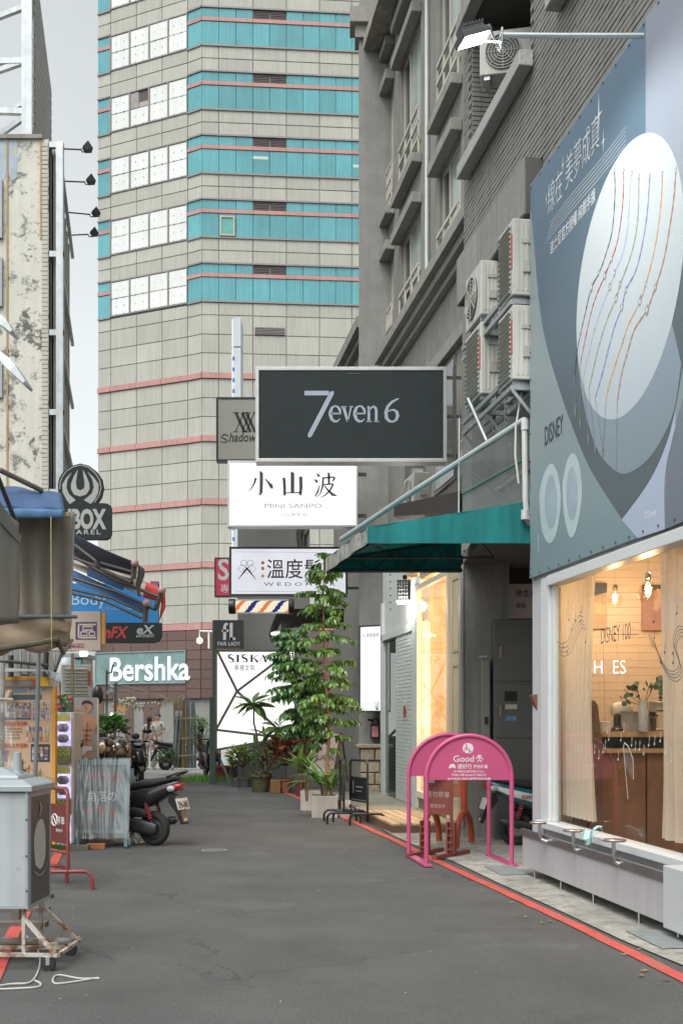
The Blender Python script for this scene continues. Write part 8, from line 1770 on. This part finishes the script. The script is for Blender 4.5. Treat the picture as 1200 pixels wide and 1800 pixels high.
# ================================================================== plants
def leafmesh(name, mat, Ln, Wd, droop=.25, fold=.18, prof=(.0, .75, 1.0, .7, .0)):
    n = len(prof); vs = []; fs = []
    for i, w_ in enumerate(prof):
        u = i / (n - 1); x = Ln * u; z = -droop * Ln * u * u; hw = Wd / 2 * w_
        vs += [(x, -hw, z + fold * hw), (x, 0, z), (x, hw, z + fold * hw)]
    for i in range(n - 1): a = i * 3; fs += [(a, a + 1, a + 4, a + 3), (a + 1, a + 2, a + 5, a + 4)]
    b = MB(); b.add(vs, fs); return b.mesh(name, mat, True), vs, fs
def leafm(p, yaw, pitch, roll=0, s=1.0): return Matrix.Translation(p) @ Matrix.Rotation(yaw, 4, 'Z') @ Matrix.Rotation(-pitch, 4, 'Y') @ Matrix.Rotation(roll, 4, 'X') @ Matrix.Scale(s, 4)
def foliage(t, lm, mats, limit=300):
    me, vs, fs = lm
    mats = sorted(mats, key=lambda m: m[1][3] - .15 * m[2][3] * 0)
    for m_ in mats[:limit]: link('leaf', me, t, m_)
    rest = mats[limit:]
    if rest:
        b = MB()
        for m_ in rest: b.m = m_; b.add(vs, fs)
        b.build('foliage', me.materials[0], t, smooth=True, kind='stuff')
def LM(name, col, rough=.30, rnd=.4):  return TR(M(name, col, rough, 0, .25, 9, rnd=rnd, spec=.6), .28)
gd = LM('leaf_deep_green', (.075, .19, .045)); gm = LM('leaf_green', (.14, .29, .055)); gy = LM('leaf_yellow_green', (.20, .29, .055)); gl_ = LM('leaf_plumeria', (.16, .27, .065)); gr_ = LM('leaf_croton', (.165, .045, .022), .4, .5); gb = LM('leaf_blade', (.13, .25, .06), .35)
bark = M('bark_tan', (.27, .165, .085), .75, 0, .2, 20, bump=.4, bsc=80); bark2 = M('bark_brown', (.13, .085, .055), .8, 0, .2, 15)
cplant = M('concrete_planter', (.40, .38, .35), .8, 0, .10, 4, bump=.3, bsc=50, streak=.15); soil = M('soil', (.045, .032, .022), .95, 0, .3, 20)
def planter(label, x0, x1, y0, y1, h):
    t = thing('concrete_planter', label, 'planter', ((x0 + x1) / 2, (y0 + y1) / 2, 0), 'concrete planter boxes'); b = MB(); w_ = .03
    b.box(x0, x1, y0, y0 + w_, 0, h); b.box(x0, x1, y1 - w_, y1, 0, h); b.box(x0, x0 + w_, y0 + w_, y1 - w_, 0, h); b.box(x1 - w_, x1, y0 + w_, y1 - w_, 0, h); b.build('box', cplant, t, bevel=.008)
    b = MB(); b.box(x0 + w_, x1 - w_, y0 + w_, y1 - w_, 0, h - .05); b.build('soil', soil, t); return t
planter('nearer square concrete planter with the tall tree, beside the black barriers', -.47, -.06, 17.95, 18.4, .35)
planter('farther square concrete planter behind the one with the tall tree', -.70, -.34, 19.35, 19.75, .34)
t = thing('concrete_block', 'small pale concrete block behind the black barriers', 'block', (.0, 18.1, 0)); b = MB(); b.box(-.03, .13, 18.05, 18.3, 0, .26); b.build('block', cplant, t, bevel=.006)
rt = random.Random(21)
def pinnate_tree(label, trunk, r0, layers, lm, nleaf, barkm, L0=.6, droopb=.35):
    t = thing('potted_tree', label, 'tree', trunk[0]); n = len(trunk); b = MB(); b.tube(trunk, [r0 * (1 - .75 * i / (n - 1)) for i in range(n)], 9); b.build('trunk', barkm, t, smooth=True)
    bb = MB(); mats = []
    for (z, ln, kk) in layers:
        # point on the trunk at height z
        for a, c in zip(trunk, trunk[1:]):
            if a[2] <= z <= c[2]: f_ = (z - a[2]) / (c[2] - a[2]); base = V(a).lerp(V(c), f_); aa, cc = V(a), V(c); break
        else: base = V(trunk[-1]); aa, cc = V(trunk[-2]), V(trunk[-1])
        base0 = base
        ph = rt.uniform(0, 6.28)
        for k in range(kk):
            zj = rt.uniform(-.17, .17); base = base0 + (cc - aa) * (zj / max(.2, (cc - aa).z)); az = ph + 6.283 * k / kk + rt.uniform(-.35, .35); l_ = ln * rt.uniform(.7, 1.15); dr = droopb * rt.uniform(.6, 1.4); d = V((math.cos(az), math.sin(az), 0))
            pts = [base + d * (l_ * u) + V((0, 0, l_ * (.30 * u - dr * u * u))) for u in (0, .25, .5, .75, 1)]
            bb.tube(pts, [.007, .006, .005, .004, .003], 5)
            for j in range(nleaf):
                u = .22 + .78 * (j + rt.random() * .5) / nleaf; p = base + d * (l_ * u) + V((0, 0, l_ * (.30 * u - dr * u * u)))
                for s in (-1, 1):
                    yaw = az + s * rt.uniform(.7, 1.25); mats.append(leafm(p, yaw, -rt.uniform(.1, 1.2), s * rt.uniform(-.6, .6), rt.uniform(.75, 1.25)))
            mats.append(leafm(pts[-1], az, -rt.uniform(.3, .9), 0, 1.1))
    bb.build('branch', M('twig', (.14, .13, .05), .7), t, kind='stuff'); foliage(t, lm, mats); return t
tx = -.26
trunk1 = [(tx, 18.15, .3), (tx + .03, 18.15, .9), (tx + .07, 18.15, 1.35), (tx - .0, 18.15, 2.2), (tx - .03, 18.15, 3.2), (tx - .02, 18.15, 4.15)]
lay = [(4.12, .20, 4), (3.95, .28, 5), (3.72, .36, 5), (3.48, .40, 6), (3.22, .40, 6), (2.98, .44, 6), (2.75, .46, 7), (2.52, .48, 7), (2.28, .48, 7), (2.04, .50, 7), (1.80, .48, 7), (1.58, .42, 6), (1.38, .32, 4), (1.22, .22, 2)]
pinnate_tree('tall slender glossy leaved tree in the nearer concrete planter', trunk1, .035, lay, leafmesh('leaf', gm, .108, .052, .35), 12, bark)
trunk2 = [(-.62, 19.9, .3), (-.66, 19.9, 1.2), (-.74, 19.9, 1.9), (-.84, 19.9, 2.6), (-.88, 19.9, 3.05)]
lay2 = [(z, .25 + .24 * math.sin((z - 1.2) / 1.9 * 3.1), 8) for z in [1.25 + .15 * k for k in range(13)]]
pinnate_tree('dense dark bushy tree leaning left beside the tall slender tree', trunk2, .03, lay2, leafmesh('leaf', gd, .112, .052, .4), 11, bark2)
# blade leaved plants in the planters
def blades(label, c, n, ln, lm, par_name='blade_plant', spread=(.5, 1.25), stems=3):
    t = thing(par_name, label, 'plant', c); mats = []; b = MB()
    for s in range(stems):
        q = V(c) + V((rt.uniform(-.12, .12), rt.uniform(-.08, .08), 0)); top = q + V((rt.uniform(-.08, .08), rt.uniform(-.05, .05), rt.uniform(.08, .35))); b.tube([q - V((0, 0, .1)), top], .014, 6)
        for k in range(n // stems): mats.append(leafm(top + V((0, 0, rt.uniform(-.06, .04))), rt.uniform(0, 6.28), rt.uniform(*spread), rt.uniform(-.3, .3), rt.uniform(.7, 1.15)))
    b.build('stem', bark2, t); foliage(t, lm, mats); return t
bl = leafmesh('leaf', gb, .52, .075, .30, .25, (.35, .9, 1, .85, .55, .05))
bl2 = leafmesh('leaf', LM('leaf_blade_light', (.20, .31, .08)), .50, .085, .30, .25, (.35, .9, 1, .85, .55, .05))
blades('strap leaved green plant in the nearer concrete planter', (-.22, 18.18, .36), 30, .5, bl)
blades('strap leaved pale green plant in the farther concrete planter', (-.55, 19.5, .36), 36, .5, bl2)
blades('strap leaved plant sticking out low from the front of the near planter', (-.44, 18.05, .36), 12, .5, bl, spread=(-.3, .5), stems=2)
def pot(name, label, p, r0, r1, h, mat, grp=None):
    t = thing(name, label, 'pot', p, grp); b = MB(); b.lathe(p, [(r0, 0), (r1 * .97, h * .86), (r1 * 1.08, h * .86), (r1 * 1.08, h), (r1 * .9, h), (r1 * .9, h * .9)], 22); b.build('body', mat, t, smooth=True); b = MB(); b.lathe(V(p) + V((0, 0, h * .86)), [(r1 * .9, 0), (r1 * .85, .03)], 16); b.build('soil', soil, t); return t
terra = M('terracotta', (.24, .085, .05), .75, 0, .15, 6); gpot = M('pot_grey', (.14, .145, .14), .6, 0, .2, 5)
def gpx(px, py): q = gp(px, py); return V((q[0], q[1], 0))
p = gpx(502, 1394); pot('plant_pot', 'terracotta pot under the bigger red leaved croton', p, .11, .15, .30, terra)
def bush(name, label, c, rx, rzz, n, lm, base, barkm=bark2, up=.3):
    t = thing(name, label, 'plant', base); mats = []; b = MB()
    for k in range(n):
        a, e, r_ = rt.uniform(0, 6.28), rt.uniform(-.5, 1.5), rt.uniform(.35, 1) ** .6
        q = V(c) + V((rx * r_ * math.cos(a) * math.cos(e), rx * r_ * math.sin(a) * math.cos(e), rzz * r_ * math.sin(e))); mats.append(leafm(q, a + rt.uniform(-.6, .6), up + rt.uniform(-.6, .8), rt.uniform(-.6, .6), rt.uniform(.7, 1.2)))
        if k % 8 == 0: b.tube([base, V(base).lerp(V(c), .55), q], .008, 5)
    b.build('stem', barkm, t); foliage(t, lm, mats); return t
cr = leafmesh('leaf', gr_, .19, .085, .2, .2); cr2 = leafmesh('leaf', LM('leaf_croton_red', (.16, .022, .022), .4, .4), .20, .075, .2, .2)
bush('croton', 'bigger red brown leaved croton in the terracotta pot', p + V((.02, 0, .80)), .40, .36, 230, cr, p + V((0, 0, .3)))
p2 = gpx(545, 1404); pot('plant_pot', 'dark red pot half hidden beside the farther concrete planter', p2 + V((-.2, .6, 0)), .10, .14, .32, M('pot_dark_red', (.13, .035, .025), .6))
bush('croton', 'smaller dark red leaved croton behind the farther planter', p2 + V((-.02, .9, 1.02)), .26, .30, 110, cr2, p2 + V((-.2, .6, .3)))
p = gpx(430, 1383); pot('plant_pot', 'dark grey pot under the yellow green round bush', p, .13, .17, .22, gpot)
bush('potted_bush', 'round yellow green bush in the dark grey pot before the shoe sign', p + V((-.08, 0, .62)), .30, .32, 220, leafmesh('leaf', gy, .15, .06, .2, .2), p + V((0, 0, .2)))
p = gpx(458, 1392); t = pot('plant_urn', 'mossy brown urn pot under the bent plumeria', p, .17, .24, .38, M('pot_mossy', (.13, .095, .065), .75, 0, .3, 7, dirt=((.07, .09, .03), .5, .6, 6)))
bush('moss_plant', 'low moss and clover spilling over the brown urn', p + V((0, -.02, .37)), .27, .07, 160, leafmesh('leaf', LM('leaf_moss', (.13, .17, .04)), .055, .04, .1, .1), p + V((0, 0, .3)))
pl_t = thing('plumeria', 'bent bare stemmed plumeria with long leaves before the white sign', 'plant', p)
tips = []
b = MB()
Yp = p.y
for pts, r_ in (([(466, 1368), (467, 1345), (464, 1325), (453, 1308), (451, 1290), (446, 1270), (446, 1238)], .03), ([(466, 1362), (474, 1340), (482, 1318), (486, 1300), (490, 1280)], .022), ([(464, 1330), (472, 1310), (476, 1296)], .016)):
    q = [at(*s, Yp) for s in pts]; b.tube(q, [r_ * (1 - .5 * i / (len(q) - 1)) for i in range(len(q))], 8); tips.append(q[-1])
b.build('stem', bark2, pl_t, smooth=True)
lp = leafmesh('leaf', gl_, .52, .155, .25, .22, (.12, .55, .95, 1, .7, .05)); mats = []
for tip, n_ in ((tips[0], 22), (tips[1], 16), (tips[2], 7)):
    for k in range(n_): mats.append(leafm(tip + V((0, 0, rt.uniform(-.08, .06))), 6.283 * k / n_ * 1.62 + rt.uniform(-.3, .3), rt.uniform(-.75, .85), rt.uniform(-.5, .5), rt.uniform(.7, 1.08)))
for (x, y) in ((446, 1288), (462, 1275), (470, 1305), (486, 1308)): mats.append(leafm(at(x, y, Yp), rt.uniform(-1.5, 0), -1.1, 0, .55))
foliage(pl_t, lp, mats)
p = gpx(484, 1395); t = thing('wooden_box', 'orange brown square box pot between the urn and the croton', 'box', p); b = MB(rz(p, .1)); b.box(-.10, .11, .0, .22, 0, .28); b.build('box', M('box_ochre', (.21, .115, .04), .7, 0, .2, 6), t, bevel=.008)
p = gpx(390, 1372); t = pot('plant_pot', 'red and white painted pot at the foot of the green sign post', p + V((0, .3, 0)), .17, .22, .36, M('pot_red', (.22, .045, .03), .6, 0, .2, 4))
t = thing('metal_drum', 'dark grey metal basket pot behind the round yellow green bush', 'pot', gpx(418, 1366)); p = gpx(418, 1368); b = MB(); b.lathe(p, [(.20, 0), (.20, .45), (.21, .45), (.21, .47), (.19, .47)], 20); b.build('body', M('drum_dark', (.055, .057, .055), .5, .3), t, smooth=True)
# low planting and shrubs
bush('shrub', 'bright green shrub behind the helmets on the left', at(195, 1280, 20), .30, .22, 260, leafmesh('leaf', LM('leaf_fresh', (.10, .24, .05)), .13, .07, .2, .2), at(195, 1300, 20))
bush('shrub', 'green bush at the foot of the bamboo fence near the woman', at(292, 1334, 31.2), .30, .25, 200, leafmesh('leaf', gd, .11, .05, .2, .2), at(292, 1350, 31.2))
bush('shrub', 'tall weeds behind the green sign post at the bamboo fence', at(352, 1300, 30.6), .26, .65, 240, leafmesh('leaf', gm, .13, .04, .3, .2), at(352, 1352, 30.6))
bush('shrub', 'shrub growing behind the urn under the white shoe sign', at(470, 1340, 25.6), .40, .26, 200, leafmesh('leaf', gd, .13, .06, .2, .2), at(470, 1375, 25.6))
for i, (px, py, Y, n_) in enumerate(((358, 1372, 27.6, 900), (100, 1492, 13.5, 300))):
    b = MB(); c = gp(px, py)
    for k in range(n_):
        rr_ = rt.random() ** .6; a = rt.uniform(0, 6.28); q = V((c[0] + (.75 if i == 0 else .25) * rr_ * math.cos(a), c[1] + (1.1 if i == 0 else .25) * rr_ * math.sin(a), 0)); h_ = rt.uniform(.05, .22 if i == 0 else .10); d = V((rt.uniform(-.06, .06), rt.uniform(-.06, .06), h_)); s = V((rt.uniform(-.012, .012), rt.uniform(-.012, .012), 0)); b.add([q - s, q + s, q + d], [(0, 1, 2)])
    o = b.build('grass', gm, kind='stuff')
lam = leafmesh('leaf', LM('leaf_bamboo', (.11, .17, .06)), .22, .032, .35, .2)
t = thing('bamboo_plant', 'thin leaved bamboo plant behind the box sign in front of the peach board', 'plant', at(45, 1440, 11.6)); mats = []; b = MB()
for (px, py) in ((25, 1350), (40, 1335), (52, 1345), (72, 1352), (60, 1372), (20, 1372), (48, 1365)):
    e = at(px, py, 11.6 + rt.uniform(-.2, .2)); q = at(45, 1440, 11.6); b.tube([q, q.lerp(e, .6) + V((0, 0, .04)), e], .006, 5)
    for k in range(9): mats.append(leafm(q.lerp(e, rt.uniform(.55, 1.0)), rt.uniform(0, 6.28), rt.uniform(-.3, .7), 0, rt.uniform(.6, 1.1)))
b.build('stem', bark2, t); foliage(t, lam, mats)
mats = []; c = FLP.location; b = MB()
for k in range(60): q = c + V((rt.uniform(-.13, .10), rt.uniform(-.1, .1), rt.uniform(.0, .19))); mats.append(leafm(q, rt.uniform(0, 6.28), rt.uniform(-.5, .8), 0, 1))
foliage(FLP, leafmesh('leaf', LM('leaf_fresh', (.10, .24, .05)), .09, .05, .2, .2), mats)
b.lathe(c + V((0, 0, -.10)), [(.07, 0), (.10, .10)], 14); b.build('pot', M('pot_peach', (.45, .32, .24), .6), FLP)
for (dx, dz) in ((-.03, .20), (-.02, .06), (.11, .17)): b = MB(); b.ball(c + V((dx, -.11, dz)), .03, .02, .025, 8, 6); b.build('flower', M('flower_pink', (.55, .04, .12), .6), FLP, smooth=True)
# litter and grit on the road
rl = random.Random(31); b = MB()
for k in range(150):
    Y = rl.uniform(5.5, 26); x = rl.uniform(-.95 - .17 * Y, 2.7 - .17 * Y); s = rl.uniform(.003, .011); a = rl.uniform(0, 6.28); q = V((x, Y, .009)); d = V((math.cos(a), math.sin(a), 0)) * s; e = V((-d.y, d.x, 0)) * rl.uniform(.3, .9)
    b.add([q - d - e, q + d - e * .6, q + d * .7 + e, q - d + e * .8 + V((0, 0, .003))], [(0, 1, 2, 3)])
b.build('road_grit', M('grit_pale', (.32, .30, .26), .8, 0, .4, 30), kind='stuff')
b = MB()
for k in range(70):
    Y = rl.uniform(6.5, 24); e0 = 2.98 - .178 * Y if Y < 12 else 3.15 - .185 * Y; q = V((e0 + abs(rl.gauss(0, .22)), Y, .016)); a = rl.uniform(0, 6.28); d = V((math.cos(a), math.sin(a), .1)) * rl.uniform(.012, .035); e = V((-d.y, d.x, .005)) * .45
    b.add([q - d, q + e, q + d, q - e], [(0, 1, 2, 3)])
b.build('leaf_litter', M('dry_leaf', (.22, .15, .06), .8, 0, .5, 18), kind='stuff')
